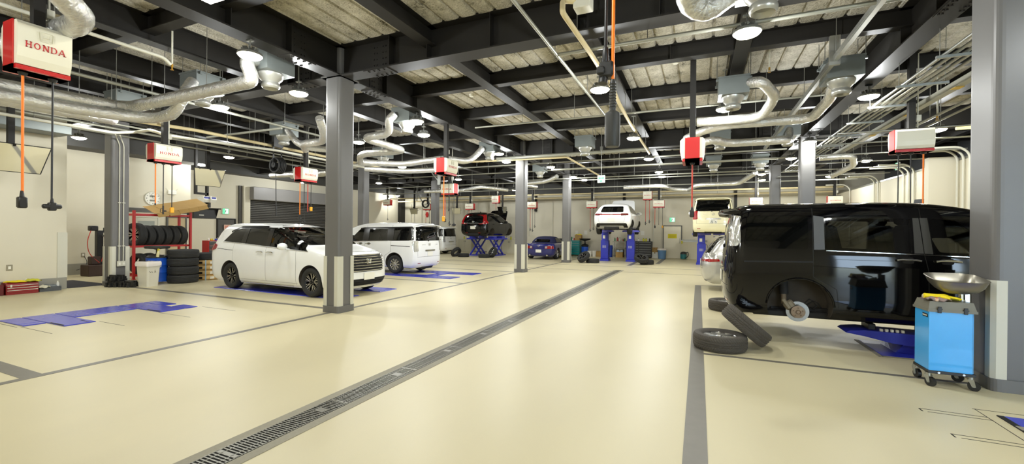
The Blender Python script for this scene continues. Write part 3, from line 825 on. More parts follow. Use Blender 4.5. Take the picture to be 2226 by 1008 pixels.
g = MB(); g.cyl((-.15, -.62, .36), (-.16, -.60, .68), .035, n=14); g.cyl((-.15, -.62, .50), (-.16, -.60, .75), .055, n=14, m=1); g.tube([(.12, -.6, .35), (.2, -.63, .42), (.24, -.64, .36), (.2, -.6, .3)], .010, 6, 1)
g.tube([(.05, -.62, .33), (.15, -.66, .45), (.25, -.66, .40), (.30, -.6, .33)], .008, 6, 1); g.bar((-.3, -.5, .27), (.45, -.55, .29), .09, .06, 1)
g.build('rear_suspension', [mat('dusty_steel', (120, 104, 82), .7, metal=.3, var=.3), mat('underbody_black', (26, 25, 24), .8)], bv)
g = MB(); SH_STEP.seam(g, [(-.64, .80), (-.5, .70), (-.38, .60)], 'R', .012, .002); SH_STEP.rail(g, [(.15, .93), (.6, .915), (1.0, .90)], 'R', .006, .0)
g.build('body_crease', m_blackp, bv)
for sd in 'RL':
    g = MB(); pts = [(.395*math.cos(a), .36+.39*math.sin(a)) for a in [PI*(.02+.96*i/24) for i in range(25)]]
    SH_STEP.rail(g, pts, sd, .014, .004, 0, 8); g.build('arch_lip', m_blackp, bv)

# white boxy minivan in the bay behind the front column
sv = thing('white_van', 'white boxy minivan with big clear tail lamps showing its tailgate beyond the front column', 'van', (-9.85, 12.98, .014), PI)
van_common(sv, m_white, 'white'); underside(sv, 2.855, .85); four_wheels(sv, 'ten_silver', 2.855, 1.48)
# the third white van, mostly hidden, comes as a copy
fv = dup(sv, (-16.0, 24.35, 0), PI, 'white van mostly hidden behind a grey column at the back')
# cream van high on a lift
cv = dup(sv, (.58, 22.0, 1.36), PI/2, 'cream boxy van raised high on a blue lift, number plate 26-15')
for ch in list(cv.children):
    nm = ch.name.split('.')[0]
    if nm in ('body', 'roof_spoiler', 'door_mirror'):
        ch.data = ch.data.copy()
        for i, m in enumerate(ch.data.materials):
            if m == m_white: ch.data.materials[i] = m_cream
    if nm == 'tail_lamp': ch.data = ch.data.copy(); ch.data.materials[0] = m_redlens
g = MB()
p = SH_STEP.hit(0, .69, 'B')[0]
SEG = {'2': 'abged', '6': 'afgedc', '1': 'bc', '5': 'afgcd'}
def digit(mb, ch, y, z, w, h, x, t=.012, sgn=-1):
    # seven segment style strokes, plane facing -x, reading left to right with decreasing y
    S = {'a': ((0,1),(1,1)), 'b': ((1,1),(1,.5)), 'c': ((1,.5),(1,0)), 'd': ((0,0),(1,0)), 'e': ((0,0),(0,.5)), 'f': ((0,.5),(0,1)), 'g': ((0,.5),(1,.5))}
    for s in SEG[ch]:
        (a, b), (c, d) = S[s]; mb.bar((x, y-a*w, z+b*h), (x, y-c*w, z+d*h), .004, t) if b == d else mb.bar((x, y-a*w, z+b*h+t/2), (x, y-c*w, z+d*h-t/2), .004, t, up=(0,1,0))
for i, ch in enumerate('26'): digit(g, ch, .10-i*.055, .635, .035, .075, p.x-.017)
g.cbox((p.x-.017, -.012, .672), (.004, .02, .012))
for i, ch in enumerate('15'): digit(g, ch, -.04-i*.055, .635, .035, .075, p.x-.017)
for y in (.08, .05, .02, -.02, -.06): g.cbox((p.x-.017, y, .742), (.003, .018, .018))
g.build('plate_number', m_lips, [c for c in cv.children if c.name.startswith('number_plate')][0])

# --- white low-roof minivan (nearest on the left)
ODY = [(.17, 3.68, -.80, .80, .55, .28, 2.6, 3.6), (.27, 3.82, -.93, .875, .62, .32, 2.6, 3.6), (.42, 3.875, -.965, .905, .66, .34, 2.6, 3.6), (.60, 3.87, -.975, .91, .68, .35, 2.6, 3.6),
       (.78, 3.845, -.975, .91, .70, .34, 2.6, 3.6), (.92, 3.77, -.965, .905, .70, .32, 2.6, 3.6), (1.0, 3.63, -.95, .898, .66, .30, 2.6, 3.6), (1.05, 3.40, -.93, .888, .56, .30, 2.7, 3.6),
       (1.10, 3.08, -.90, .872, .44, .28, 2.8, 3.6), (1.14, 2.88, -.88, .858, .38, .28, 3, 3.6), (1.27, 2.58, -.82, .82, .34, .26, 3, 3.6), (1.42, 2.20, -.74, .775, .34, .26, 3, 3.6),
       (1.54, 1.85, -.65, .73, .36, .28, 3, 3.6), (1.62, 1.52, -.56, .67, .42, .3, 3, 3.6), (1.665, 1.2, -.44, .57, .5, .36, 3, 3), (1.69, .85, -.25, .4, .5, .4, 2.6, 2.6), (1.70, .5, .0, .2, .2, .2, 2.4, 2.4)]
SH = SH_ODY = Shell(ODY)
ow = thing('white_minivan', 'glossy white low minivan with chrome grille parked behind the front column', 'minivan', (-10.98, 8.03, .014), math.radians(-2.5))
OW = {'q': rpoly([(-.37, 1.205), (.42, 1.17), (.46, 1.55), (.18, 1.55), (-.10, 1.44)], .03), 's': rpoly([(.52, 1.165), (1.39, 1.115), (1.40, 1.555), (.54, 1.565)], .03),
      'f': rpoly([(1.50, 1.11), (2.50, 1.055), (2.46, 1.30), (2.20, 1.44), (1.96, 1.53), (1.50, 1.56)], .03), 't': rpoly([(2.56, 1.05), (2.90, 1.03), (2.62, 1.22), (2.54, 1.27)], .015)}
wsh = rpoly([(-.74, 1.165), (.74, 1.165), (.60, 1.59), (-.60, 1.59)], .05); rgl = rpoly([(-.62, 1.12), (.62, 1.12), (.54, 1.52), (-.54, 1.52)], .06)
put_mesh('body', body_mesh(SH, m_white, [(0, .35, .375), (2.985, .35, .375)], [OW['q'], OW['s'], OW['f'], OW['t']], (wsh, 1.45), (rgl, -.2), (.05, .78, 1.60)), ow)
for k in 'qsft':
    for sd in 'RL':
        g = MB(); SH.patch(g, OW[k], sd, -.003, .004, d=.08); g.build('window_pane', m_glassm if k in 'ft' else m_glassd, ow)
g = MB(); SH.patch(g, wsh, 'F', -.003, .004, d=.1); g.build('windscreen', m_glassc, ow)
g = MB(); SH.patch(g, rgl, 'B', -.003, .004, d=.1); g.build('rear_window', m_glassd, ow)
for sd in 'RL':
    for po in ([(.38, 1.175), (.56, 1.165), (.58, 1.565), (.42, 1.555)], [(1.36, 1.117), (1.53, 1.11), (1.53, 1.56), (1.37, 1.555)], [(2.47, 1.057), (2.585, 1.05), (2.555, 1.27), (2.43, 1.32)], [(-.14, 1.435), (.2, 1.535), (1.5, 1.545), (1.95, 1.515), (2.2, 1.425), (2.48, 1.29), (2.50, 1.315), (2.22, 1.475), (1.97, 1.58), (1.5, 1.61), (.2, 1.60), (-.16, 1.475)]):
        SH.patch(MB(), po, sd, .003, .008).build('pillar_trim', m_trimblk, ow)
g = MB()
for sd in 'RL':
    SH.seam(g, [(1.42, 1.10), (1.42, .28)], sd, .006); SH.seam(g, [(2.50, 1.04), (2.52, .75), (2.50, .25)], sd, .006); SH.seam(g, [(.12, 1.16), (.12, .72)], sd, .004); SH.seam(g, [(.40, .28), (2.55, .28)], sd, .005)
    SH.seam(g, [(-.55, 1.02), (.11, .985)], sd, .012)
SH.seam(g, [(-.70, .62), (.70, .62)], 'B'); SH.seam(g, [(-.80, 1.0), (0, 1.02), (.80, 1.0)], 'F', .006)
g.build('panel_gap', m_seam, ow)
g = MB()
for sd in 'RL':
    SH.rail(g, [(-.37, 1.19), (.45, 1.155), (1.45, 1.095), (2.6, 1.035), (2.92, 1.02)], sd, .007, .003); SH.rail(g, [(.48, .215), (2.38, .215)], sd, .012, .008)
g.build('chrome_strips', m_chrome, ow)
for sd in 'RL':
    for x0, x1 in ((1.10, 1.34), (1.48, 1.72)):
        h = MB(); SH.rail(h, [(x0, .965), (x0+.05, .98), (x1-.05, .975), (x1, .96)], sd, .013, .028, n=8); SH.patch(h, rpoly([(x0+.06, .93), (x1-.06, .93), (x1-.06, 1.0), (x0+.06, 1.0)], .03), sd, .002, .004, 1); h.build('door_handle', [m_chrome, m_white], ow)
for sg, sd in ((1, 'L'), (-1, 'R')):
    l = MB(); SH.patch(l, rpoly([(-.80, .95), (-.60, 1.0), (-.58, 1.10), (-.66, 1.14), (-.80, 1.10)], .02), sd, .022, .05); po = rpoly([(sg*.45, 1.0), (sg*.86, .95), (sg*.83, 1.09), (sg*.45, 1.08)], .02); SH.patch(l, po if sg > 0 else po[::-1], 'B', .02, .05); l.build('tail_lamp', m_redlens, ow)
    l = MB(); po = rpoly([(sg*.50, .86), (sg*.80, .88), (sg*.82, .97), (sg*.55, .95)], .02); SH.patch(l, po if sg > 0 else po[::-1], 'F', .004, .02); l.build('headlamp', m_clrlens, ow)
g = MB(); SH.patch(g, rpoly([(-.50, .56), (.50, .56), (.56, .93), (-.56, .93)], .06), 'F', .003, .01, 1)
for z, hw in ((.585, .50), (.645, .515), (.705, .53), (.765, .54), (.825, .55), (.885, .55)): SH.rail(g, [(-hw, z), (0, z), (hw, z)], 'F', .011, .012)
SH.rail(g, [(-.57, .93), (0, .935), (.57, .93)], 'F', .016, .008)
emblem(g, SH.hit(0, .80, 'F')[0]+Vector((.03, 0, 0)), (0, 1, 0), (0, 0, 1), (1, 0, 0), .14)
g.build('grille', [m_chrome, m_seam], ow)
g = MB(); SH.patch(g, rpoly([(-.62, .24), (.62, .24), (.70, .40), (-.70, .40)], .05), 'F', .003, .01)
for z in (.27, .31, .35): SH.rail(g, [(-.60, z), (0, z), (.60, z)], 'F', .009, .008, 0)
SH.rail(g, [(-.75, .205), (0, .20), (.75, .205)], 'F', .014, .008, 1); g.build('lower_grille', [m_seam, m_chrome], ow)
p = SH.hit(0, .46, 'F')[0]; g = MB(); g.cbox((p.x+.012, 0, .455), (.012, .33, .165), b=.004); g.build('number_plate', m_plate, ow)
for sd in 'RL': mirror(ow, SH, 2.22, 1.13, sd, m_white)
for x, y in ((1.85, -.38), (1.85, .38), (.85, -.38), (.85, .38), (0, 0)): seat(ow, x, y, .82, .5 if x else 1.1)
g = MB(); g.box(2.35, 2.7, -.72, .72, .80, 1.06, b=.08); g.build('dashboard', m_cabin, ow)
g = MB(); g.lathe([(.17, -.012), (.182, 0), (.17, .012), (.158, 0)], 24, axis='X', close=True); g.bar((0, -.16, 0), (0, .16, 0), .03, .03); g.xf(Matrix.Translation((2.22, -.38, 1.0)) @ Matrix.Rotation(.4, 4, 'Y')); g.build('steering_wheel', m_black, ow)
underside(ow, 2.985, .9, .22); four_wheels(ow, 'double_dark', 2.985, 1.58, R=.335)

# --- white sport utility on the lift
VEZ = [(.30, 3.25, -.62, .76, .5, .25, 2.8, 3.2), (.42, 3.40, -.80, .85, .6, .32, 2.8, 3.2), (.60, 3.46, -.87, .895, .62, .36, 2.8, 3.2), (.80, 3.44, -.875, .895, .62, .36, 2.8, 3.2), (.95, 3.34, -.84, .885, .6, .36, 2.8, 3.2),
       (1.02, 3.05, -.80, .87, .5, .34, 2.8, 3.2), (1.07, 2.62, -.76, .85, .4, .32, 3, 3.2), (1.20, 2.25, -.62, .79, .36, .3, 3, 3), (1.34, 1.86, -.42, .73, .36, .3, 3, 3), (1.46, 1.50, -.2, .66, .38, .3, 3, 3),
       (1.535, 1.18, .05, .57, .4, .35, 3, 3), (1.57, .9, .2, .42, .35, .3, 2.6, 2.6), (1.58, .7, .4, .2, .15, .12, 2.4, 2.4)]
def suv(name, label, paint, loc, rz, rows, wheels, lampshape, hood=True, wk='five_dark', glass_rear=None, badge=True):
    sh = Shell(rows, ns=14); t = thing(name, label, 'car', loc, rz)
    put_mesh('body', body_mesh(sh, paint, [(0, .35, .37), (2.6, .35, .37)]), t)
    side = [rpoly([(-.25, 1.08), (.75, 1.06), (.75, 1.44), (.25, 1.45), (-.05, 1.3)], .04), rpoly([(.84, 1.055), (1.95, 1.04), (1.80, 1.25), (1.35, 1.46), (.84, 1.47)], .04)]
    for p in side:
        for sd in 'RL': g = MB(); sh.patch(g, p, sd, .003, .01, d=.08); g.build('window_pane', m_glassd, t)
    g = MB(); sh.patch(g, glass_rear, 'B', .003, .01, d=.08); g.build('rear_window', m_glassd, t)
    g = MB(); sh.patch(g, rpoly([(-.70, 1.10), (.70, 1.10), (.55, 1.48), (-.55, 1.48)], .05), 'F', .003, .01, d=.1); g.build('windscreen', m_glassd, t)
    g = MB()
    for sd in 'RL': sh.seam(g, [(.80, 1.05), (.80, .4)], sd); sh.seam(g, [(1.95, 1.03), (1.95, .4)], sd); sh.seam(g, [(-.1, 1.06), (-.05, .8)], sd)
    sh.seam(g, [(-.60, .60), (.60, .60)], 'B'); sh.seam(g, [(-.60, .60), (-.68, 1.0)], 'B'); sh.seam(g, [(.60, .60), (.68, 1.0)], 'B'); g.build('panel_gap', m_seam, t)
    lampshape(sh, t)
    p = sh.hit(0, .74, 'B')[0]; g = MB(); g.cbox((p.x-.006, 0, .73), (.012, .33, .165), b=.004); g.build('number_plate', m_plate, t)
    for sd in 'RL':
        mirror(t, sh, 1.72, 1.10, sd, paint)
        h = MB(); sh.rail(h, [(.95, .93), (1.17, .935)], sd, .012, .02); sh.rail(h, [(.1, .95), (.3, .955)], sd, .012, .02); h.build('door_handle', paint, t)
    if hood:
        g = MB(); v = []
        for i in range(9):
            a = i/8
            for j in range(9):
                b = -1+2*j/8; v.append((a*1.0, b*(.70-.10*a)*(1-.06*(a > .9)), -.06*b*b-.05*a*a))
        g.add(v, [(i*9+j, i*9+j+1, (i+1)*9+j+1, (i+1)*9+j) for i in range(8) for j in range(8)], 0, True)
        k = len(g.v); g.add([(x, y, z-.03) for x, y, z in v], [(i*9+j, (i+1)*9+j, (i+1)*9+j+1, i*9+j+1) for i in range(8) for j in range(8)], 1, True)
        g.xf(Matrix.Translation((2.25, 0, 1.10)) @ Matrix.Rotation(-math.radians(58), 4, 'Y')); g.build('open_bonnet', [paint, m_trimblk], t)
    underside(t, 2.6, .86, .32)
    four_wheels(t, wk, 2.6, 1.52) if wheels else None
    return t, sh
def vez_lamps(sh, t):
    g = MB(); sh.patch(g, rpoly([(-.62, .96), (.62, .96), (.64, 1.0), (-.64, 1.0)], .01), 'B', .008, .02); g.build('tail_lamp_bar', m_redlens, t)
    for sg in (-1, 1):
        g = MB(); po = rpoly([(sg*.46, .93), (sg*.83, .95), (sg*.80, 1.03), (sg*.46, 1.03)], .02); sh.patch(g, po if sg > 0 else po[::-1], 'B', .014, .03); g.build('tail_lamp', mat('smoked_red_lens', (96, 20, 24), .1, coat=1), t)
    g = MB(); sh.patch(g, rpoly([(-.78, .34), (.78, .34), (.72, .56), (-.72, .56)], .06), 'B', .006, .02); g.build('bumper_insert', m_trimblk, t)
    g = MB(); sh.patch(g, rpoly([(-.60, .36), (.60, .36), (.56, .44), (-.56, .44)], .03), 'B', .02, .03); g.build('bumper_garnish', m_silver, t)
    g = MB(); emblem(g, sh.hit(0, .99, 'B')[0]+Vector((-.015, 0, 0)), (0, -1, 0), (0, 0, 1), (-1, 0, 0), .11); g.build('tailgate_badge', m_chrome, t)
    g = MB()
    for x in (0, 2.6):
        for sd in 'RL': sh.rail(g, [(x+.39*math.cos(a), .35+.385*math.sin(a)) for a in [PI*(.02+.96*i/20) for i in range(21)]], sd, .028, .0, 0, 8)
    g.build('arch_cladding', m_trimblk, t)
vz, _ = suv('white_suv', 'white sport utility car lifted high on two blue posts with its bonnet open', m_white, (-3.93, 21.9, 1.42), PI/2, VEZ, True, vez_lamps, True, 'five_dark', rpoly([(-.56, 1.10), (.56, 1.10), (.50, 1.40), (-.50, 1.40)], .06))
CRV = [(.28, 3.2, -.62, .76, .5, .2, 2.8, 4), (.42, 3.38, -.78, .86, .6, .28, 2.8, 4), (.62, 3.42, -.82, .895, .62, .3, 2.8, 4), (.82, 3.40, -.81, .895, .62, .3, 2.8, 4), (1.0, 3.25, -.79, .885, .58, .3, 2.8, 4),
       (1.07, 2.9, -.78, .87, .45, .28, 2.8, 4), (1.12, 2.55, -.77, .855, .38, .26, 3, 4), (1.28, 2.2, -.70, .80, .36, .26, 3, 4), (1.44, 1.82, -.60, .74, .36, .26, 3, 4), (1.56, 1.48, -.50, .68, .38, .28, 3, 4),
       (1.62, 1.2, -.38, .60, .4, .3, 3, 3), (1.655, .95, -.2, .45, .4, .3, 2.6, 2.6), (1.665, .6, .1, .2, .2, .2, 2.4, 2.4)]
def crv_lamps(sh, t):
    for sg, sd in ((1, 'L'), (-1, 'R')):
        g = MB(); po = rpoly([(sg*.66, 1.0), (sg*.84, .92), (sg*.80, 1.12), (sg*.70, 1.50), (sg*.60, 1.50), (sg*.64, 1.15)], .03); sh.patch(g, po if sg > 0 else po[::-1], 'B', .012, .03)
        sh.patch(g, rpoly([(-.80, .93), (-.52, 1.0), (-.56, 1.10), (-.62, 1.15), (-.42, 1.50), (-.56, 1.50), (-.72, 1.15)], .02), sd, .012, .03); g.build('tail_lamp', m_redlens, t)
    g = MB(); sh.patch(g, rpoly([(-.60, .98), (.60, .98), (.60, 1.02), (-.60, 1.02)], .01), 'B', .016, .03); g.build('tailgate_garnish', m_chrome, t)
    g = MB(); emblem(g, sh.hit(0, 1.08, 'B')[0]+Vector((-.01, 0, 0)), (0, -1, 0), (0, 0, 1), (-1, 0, 0), .12); g.build('tailgate_badge', m_chrome, t)
    g = MB()
    for y in (.42, -.42): g.cbox(sh.hit(y, .42, 'B')[0], (.02, .14, .03))
    g.build('rear_reflector', m_redlens, t)
    g = MB(); g.cyl((.2, 0, 1.66), (.1, 0, 1.72), .035, .015, n=10); g.build('roof_antenna', m_blackp, t)
cr, _ = suv('black_suv', 'black car with tall red tail lamps and open bonnet on a blue scissor lift', m_blackp, (-12.3, 23.1, 1.0), PI/2, CRV, False, crv_lamps, True, 'five_dark', rpoly([(-.60, 1.14), (.60, 1.14), (.54, 1.52), (-.54, 1.52)], .06))
# --- silver estate beyond the black van
AIR = [(.2, 3.3, -.70, .76, .5, .3, 2.8, 3), (.32, 3.45, -.85, .84, .6, .36, 2.8, 3), (.5, 3.5, -.90, .865, .62, .40, 2.8, 3), (.66, 3.49, -.91, .865, .62, .40, 2.8, 3), (.80, 3.4, -.88, .86, .6, .38, 2.8, 3),
       (.92, 3.1, -.84, .85, .5, .36, 2.8, 3), (1.0, 2.7, -.80, .835, .42, .34, 3, 3), (1.15, 2.3, -.70, .79, .38, .32, 3, 3), (1.30, 1.9, -.58, .73, .38, .30, 3, 3), (1.42, 1.5, -.45, .66, .4, .3, 3, 3), (1.48, 1.15, -.3, .56, .42, .3, 3, 3), (1.51, .8, -.05, .38, .4, .3, 2.6, 2.6), (1.52, .5, .1, .15, .15, .12, 2.4, 2.4)]
def air_lamps(sh, t):
    for sg, sd in ((1, 'L'), (-1, 'R')):
        g = MB(); po = rpoly([(sg*.42, .78), (sg*.84, .80), (sg*.80, .98), (sg*.66, 1.02), (sg*.50, .92)], .03); sh.patch(g, po if sg > 0 else po[::-1], 'B', .012, .03); sh.patch(g, rpoly([(-.72, .78), (-.44, .82), (-.50, .95), (-.60, 1.03), (-.66, 1.0)], .03), sd, .012, .03)
        l = g.build('tail_lamp', m_clrlens, t)
        r = MB(); po = rpoly([(sg*.42, .775), (sg*.85, .79), (sg*.84, .86), (sg*.42, .83)], .02); sh.patch(r, po if sg > 0 else po[::-1], 'B', .016, .02); sh.patch(r, rpoly([(-.72, .775), (-.44, .80), (-.46, .86), (-.70, .86)], .015), sd, .016, .02); r.build('red_band', m_redlens, l)
    g = MB()
    for y in (0,): g.cyl((.25, .3, 1.49), (.1, .3, 1.58), .03, .01, n=8)
    sh.seam(g, [(-.84, .47), (0, .45), (.84, .47)], 'B', .012); g.build('roof_antenna', m_silver, t)
    g = MB(); v = [(-.30, -.52, 1.485), (-.30, .52, 1.485), (-.56, .50, 1.45), (-.56, -.50, 1.45)]; g.add(v+[(x, y, z-.025) for x, y, z in v], [(0,1,2,3),(7,6,5,4),(0,4,5,1),(1,5,6,2),(2,6,7,3),(3,7,4,0)]); g.build('rear_spoiler', m_silver, t)
sl, _ = suv('silver_estate', 'silver estate car mostly hidden behind the black van, tail lamp showing', m_silver, (.95, 13.25, 0), 0, AIR, True, air_lamps, False, 'five_dark', rpoly([(-.74, 1.0), (.74, 1.0), (.60, 1.43), (-.60, 1.43)], .06))
# --- blue open sports car with fabric roof up
S2K = [(.16, 3.0, -.62, .72, .4, .25, 2.6, 3.2), (.28, 3.15, -.76, .82, .5, .3, 2.6, 3.2), (.45, 3.2, -.80, .872, .55, .32, 2.6, 3.2), (.60, 3.15, -.82, .875, .55, .32, 2.6, 3.2), (.72, 3.0, -.82, .87, .5, .32, 2.6, 3.2),
       (.80, 2.7, -.81, .855, .45, .30, 2.6, 3.2), (.86, 2.3, -.78, .82, .4, .28, 2.6, 3), (.895, 1.9, -.6, .72, .4, .3, 2.6, 3), (.905, 1.6, -.3, .5, .3, .3, 2.6, 3)]
TOP = [(.84, 1.95, -.36, .70, .4, .35, 2.6, 2.6), (.95, 1.75, -.28, .68, .4, .34, 2.6, 2.6), (1.08, 1.45, -.12, .62, .38, .32, 2.6, 2.6), (1.19, 1.15, .08, .54, .36, .3, 2.6, 2.6), (1.25, .92, .25, .42, .3, .25, 2.6, 2.6), (1.275, .7, .45, .2, .12, .1, 2.4, 2.4)]
bs = thing('blue_convertible', 'dark blue two seat convertible with its fabric roof up, between two grey columns', 'car', (-8.05, 22.85, 0), PI/2)
sh = Shell(S2K); put_mesh('body', body_mesh(sh, m_blue, [(0, .31, .34), (2.4, .31, .34)]), bs)
th = Shell(TOP, ns=8); g = MB(); g.add(th.v, th.f, 0, True); st = g.build('soft_top', mat('dark_blue_canvas', (30, 34, 74), .85), bs)
g = MB(); th.patch(g, rpoly([(-.46, .95), (.46, .95), (.40, 1.10), (-.40, 1.10)], .05), 'B', .004, .01); g.build('rear_window', m_glassd, st)
g = MB()
for sd in 'RL': th.patch(g, rpoly([(.25, .93), (1.5, .92), (1.3, 1.06), (1.0, 1.17), (.35, 1.17)], .04), sd, .004, .01)
g.build('side_window', m_glassd, st)
g = MB(); th.patch(g, rpoly([(-.56, .95), (.56, .95), (.46, 1.17), (-.46, 1.17)], .05), 'F', .004, .01); g.build('windscreen', m_glassd, st)
for sg in (-1, 1):
    g = MB(); po = rpoly([(sg*.34, .60), (sg*.84, .60), (sg*.80, .76), (sg*.38, .74)], .04); sh.patch(g, po if sg > 0 else po[::-1], 'B', .008, .02); l = g.build('tail_lamp', m_redlens, bs)
    g = MB(); g.cyl((-.835, sg*.44, .675), (-.80, sg*.44, .675), .06, n=18); g.build('reversing_lamp', m_clrlens, l)
    g = MB(); g.cyl((-.86, sg*.5, .24), (-.6, sg*.5, .24), .045, n=14); g.build('exhaust_pipe', m_chrome, bs)
g = MB(); g.cbox((-.835, 0, .47), (.012, .33, .165), b=.004); g.build('number_plate', m_plate, bs)
g = MB(); emblem(g, (-.825, 0, .74), (0, -1, 0), (0, 0, 1), (-1, 0, 0), .09); g.build('boot_badge', m_chrome, bs)
g = MB(); sh.seam(g, [(-.62, .56), (.62, .56)], 'B'); 
for sd in 'RL': sh.seam(g, [(.55, .84), (.55, .3)], sd); sh.seam(g, [(1.7, .84), (1.75, .3)], sd)
g.build('panel_gap', m_seam, bs)
for sd in 'RL': mirror(bs, sh, 1.45, .93, sd, m_blue)
four_wheels(bs, 'five_silver', 2.4, 1.5, R=.315)
# ------------------------------------------------------------------ overhead services
def foil_material():
    m = bpy.data.materials.new('silver_foil_duct'); m.use_nodes = True; nt = m.node_tree; b = nt.nodes['Principled BSDF']
    b.inputs['Base Color'].default_value = rgb(222, 222, 218); b.inputs['Metallic'].default_value = .8; b.inputs['Roughness'].default_value = .24
    tc = nt.nodes.new('ShaderNodeTexCoord'); n = nt.nodes.new('ShaderNodeTexNoise'); n.inputs['Scale'].default_value = 9; n.inputs['Detail'].default_value = 7; n.inputs['Roughness'].default_value = .68; n.inputs['Distortion'].default_value = .8
    v = nt.nodes.new('ShaderNodeTexVoronoi'); v.feature = 'DISTANCE_TO_EDGE'; v.inputs['Scale'].default_value = 16
    for q in (n, v): nt.links.new(tc.outputs['Object'], q.inputs['Vector'])
    ad = nt.nodes.new('ShaderNodeMath'); ad.operation = 'MULTIPLY_ADD'; ad.inputs[1].default_value = .5
    nt.links.new(v.outputs['Distance'], ad.inputs[0]); nt.links.new(n.outputs['Fac'], ad.inputs[2])
    bp = nt.nodes.new('ShaderNodeBump'); bp.inputs['Strength'].default_value = .8; bp.inputs['Distance'].default_value = .03
    nt.links.new(ad.outputs[0], bp.inputs['Height']); nt.links.new(bp.outputs['Normal'], b.inputs['Normal'])
    return m
m_foil = foil_material()
m_box = mat('zinc_sheet_box', (118, 124, 122), .45, metal=.5, var=.08, vscale=5)
m_diff = mat('grey_round_vent', (178, 178, 172), .3, metal=.5)
m_pipe = mat('grey_painted_pipe', (150, 150, 138), .4, metal=.3)
m_whitepipe = mat('white_pipe', (205, 203, 188), .45)
m_beige = mat('beige_pipe_wrap', (208, 192, 148), .65, var=.06)
m_rod = mat('hanger_rod_steel', (140, 140, 134), .4, metal=.8)
def rods(parent, pts, name='hanger_rod'):
    for x, y, z in pts:
        zt = support_z(x, y)
        if zt-z > .03: MB().cyl((x, y, z), (x, y, zt), .006, n=6).build(name, m_rod, parent)
def along(pts, step):
    out = []; 
    for i in range(len(pts)-1):
        a, b = Vector(pts[i]), Vector(pts[i+1]); n = max(int((b-a).length/step), 1 if (b-a).length > .9 else 0)
        for k in range(1, n+1): out.append(tuple(a.lerp(b, k/(n+1))))
    return out
def duct(pts, r, label, rstep=1.6, fr=.32):
    mb = MB(); P = fillet(pts, fr, 6)
    # resample evenly, slight ripple of the flexible foil
    Q = []; 
    for i in range(len(P)-1):
        n = max(1, int((P[i+1]-P[i]).length/.06)); Q += [P[i].lerp(P[i+1], k/n) for k in range(n)]
    Q.append(P[-1]); rr = [r*(1+.025*math.sin(i*1.9)+.02*math.sin(i*.53)) for i in range(len(Q))]
    mb.tube(Q, r, 18, rr=rr); o = mb.build('flexible_duct', m_foil, sharp=60); tag(o, label, 'duct', 'silver foil ducts')
    rods(o, [(x, y, z+r*.8) for x, y, z in along(pts, rstep)], 'duct_hanger'); return o
def pipe(pts, r, label, m=None, rstep=2.0, name='ceiling_pipe', fr=.08, group='ceiling pipes', n=10):
    o = MB().tube(fillet(pts, fr, 4), r, n).build(name, m or m_pipe, sharp=60); tag(o, label, 'pipe', group)
    if rstep: rods(o, [(x, y, z+r) for x, y, z in along(pts, rstep)])
    return o
VB = None
def vent_box(x, y, z, label, s=.52, hh=.34, rz=0.0):
    global VB
    if VB is None:
        t = VB = thing('vent_box', label, 'vent', (x, y, z), rz, 'boxed ceiling vents')
        g = MB(); g.box(-s/2, s/2, -s/2, s/2, .24, .24+hh); g.box(-s/2-.012, s/2+.012, -s/2-.012, s/2+.012, .24+hh-.03, .24+hh); 
        for sx in (-1, 1):
            for sy in (-1, 1): g.cbox((sx*(s/2+.02), sy*.2, .24+hh-.05), (.05, .04, .04))
        g.build('chamber', m_box, t)
        g = MB(); g.lathe([(.205, .242), (.20, .215), (.175, .16), (.138, .125), (.128, .10), (.136, .085), (.146, .055), (.138, .02), (.12, .0), (.10, .01), (.08, .05), (.0, .055)], 28, smooth=True); g.build('round_vent', m_diff, t)
        t2 = t
    else: t2 = dup(VB, (x, y, z), rz, label)
    g = MB()
    for sx in (-1, 1):
        for sy in (-1, 1):
            zt = support_z(x+sx*.28, y+sy*.2)-z
            g.cyl((sx*.28, sy*.2, .55), (sx*.28, sy*.2, max(zt, .6)), .006, n=6)
    g.build('hanger_rods', m_rod, t2)
    for ch in t2.children:
        if ch.name.startswith('hanger_rods') and ch.data is not g and t2 is not VB and ch.data.users > 1: bpy.data.objects.remove(ch)
    return t2
for x, y, l in [(-6.72, 5.02, 'vent box with round outlet left of the front column, foil duct at its side'), (-8.89, 5.2, 'vent box half behind the long diagonal foil duct'),
                (-11.67, 5.22, 'vent box whose round outlet shows beside the left column head'), (-6.62, 8.6, 'vent box just behind the front column with a zigzag duct'),
                (-6.5, 12.9, 'vent box left of the second aisle column'), (.58, 9.3, 'vent box in bright zinc over the aisle beside the end-on reel'), (2.22, 9.0, 'large looking vent box just before the conduit racks'),
                (.62, 5.35, 'vent box at the frame top with its bowl outlet above a very bright lamp'), (.53, 13.6, 'vent box below the two long ducts beyond the end-on reel'), (2.2, 13.7, 'vent box before the pale column head behind the black van'),
                (-10.81, 8.5, 'vent box over the second left bay, round outlet low'), (-10.6, 12.4, 'vent box far behind the front column over the white vans'), (2.1, 18.6, 'vent box far back over the right bays'), (.5, 18.4, 'vent box far back right of the aisle'), (-6.5, 17.9, 'vent box left of the third aisle column'), (-3.3, 13.2, 'vent box beyond the grey cord plug')]:
    vent_box(x, y, 3.94, l)
duct([(-6.72, 4.75, 4.34), (-6.55, 4.45, 4.2), (-6.51, 4.57, 3.9), (-9.89, 4.45, 3.8), (-10.15, 3.2, 3.8), (-10.6, .5, 3.8)], .105, 'long foil duct running diagonally from the vent box left of the front column')
duct([(-8.7, 4.92, 4.3), (-8.6, 4.7, 3.95), (-8.9, 4.72, 3.66), (-9.6, 4.70, 3.62), (-10.0, 3.8, 3.62), (-10.35, .5, 3.66)], .10, 'foil duct hooking under the long diagonal duct')
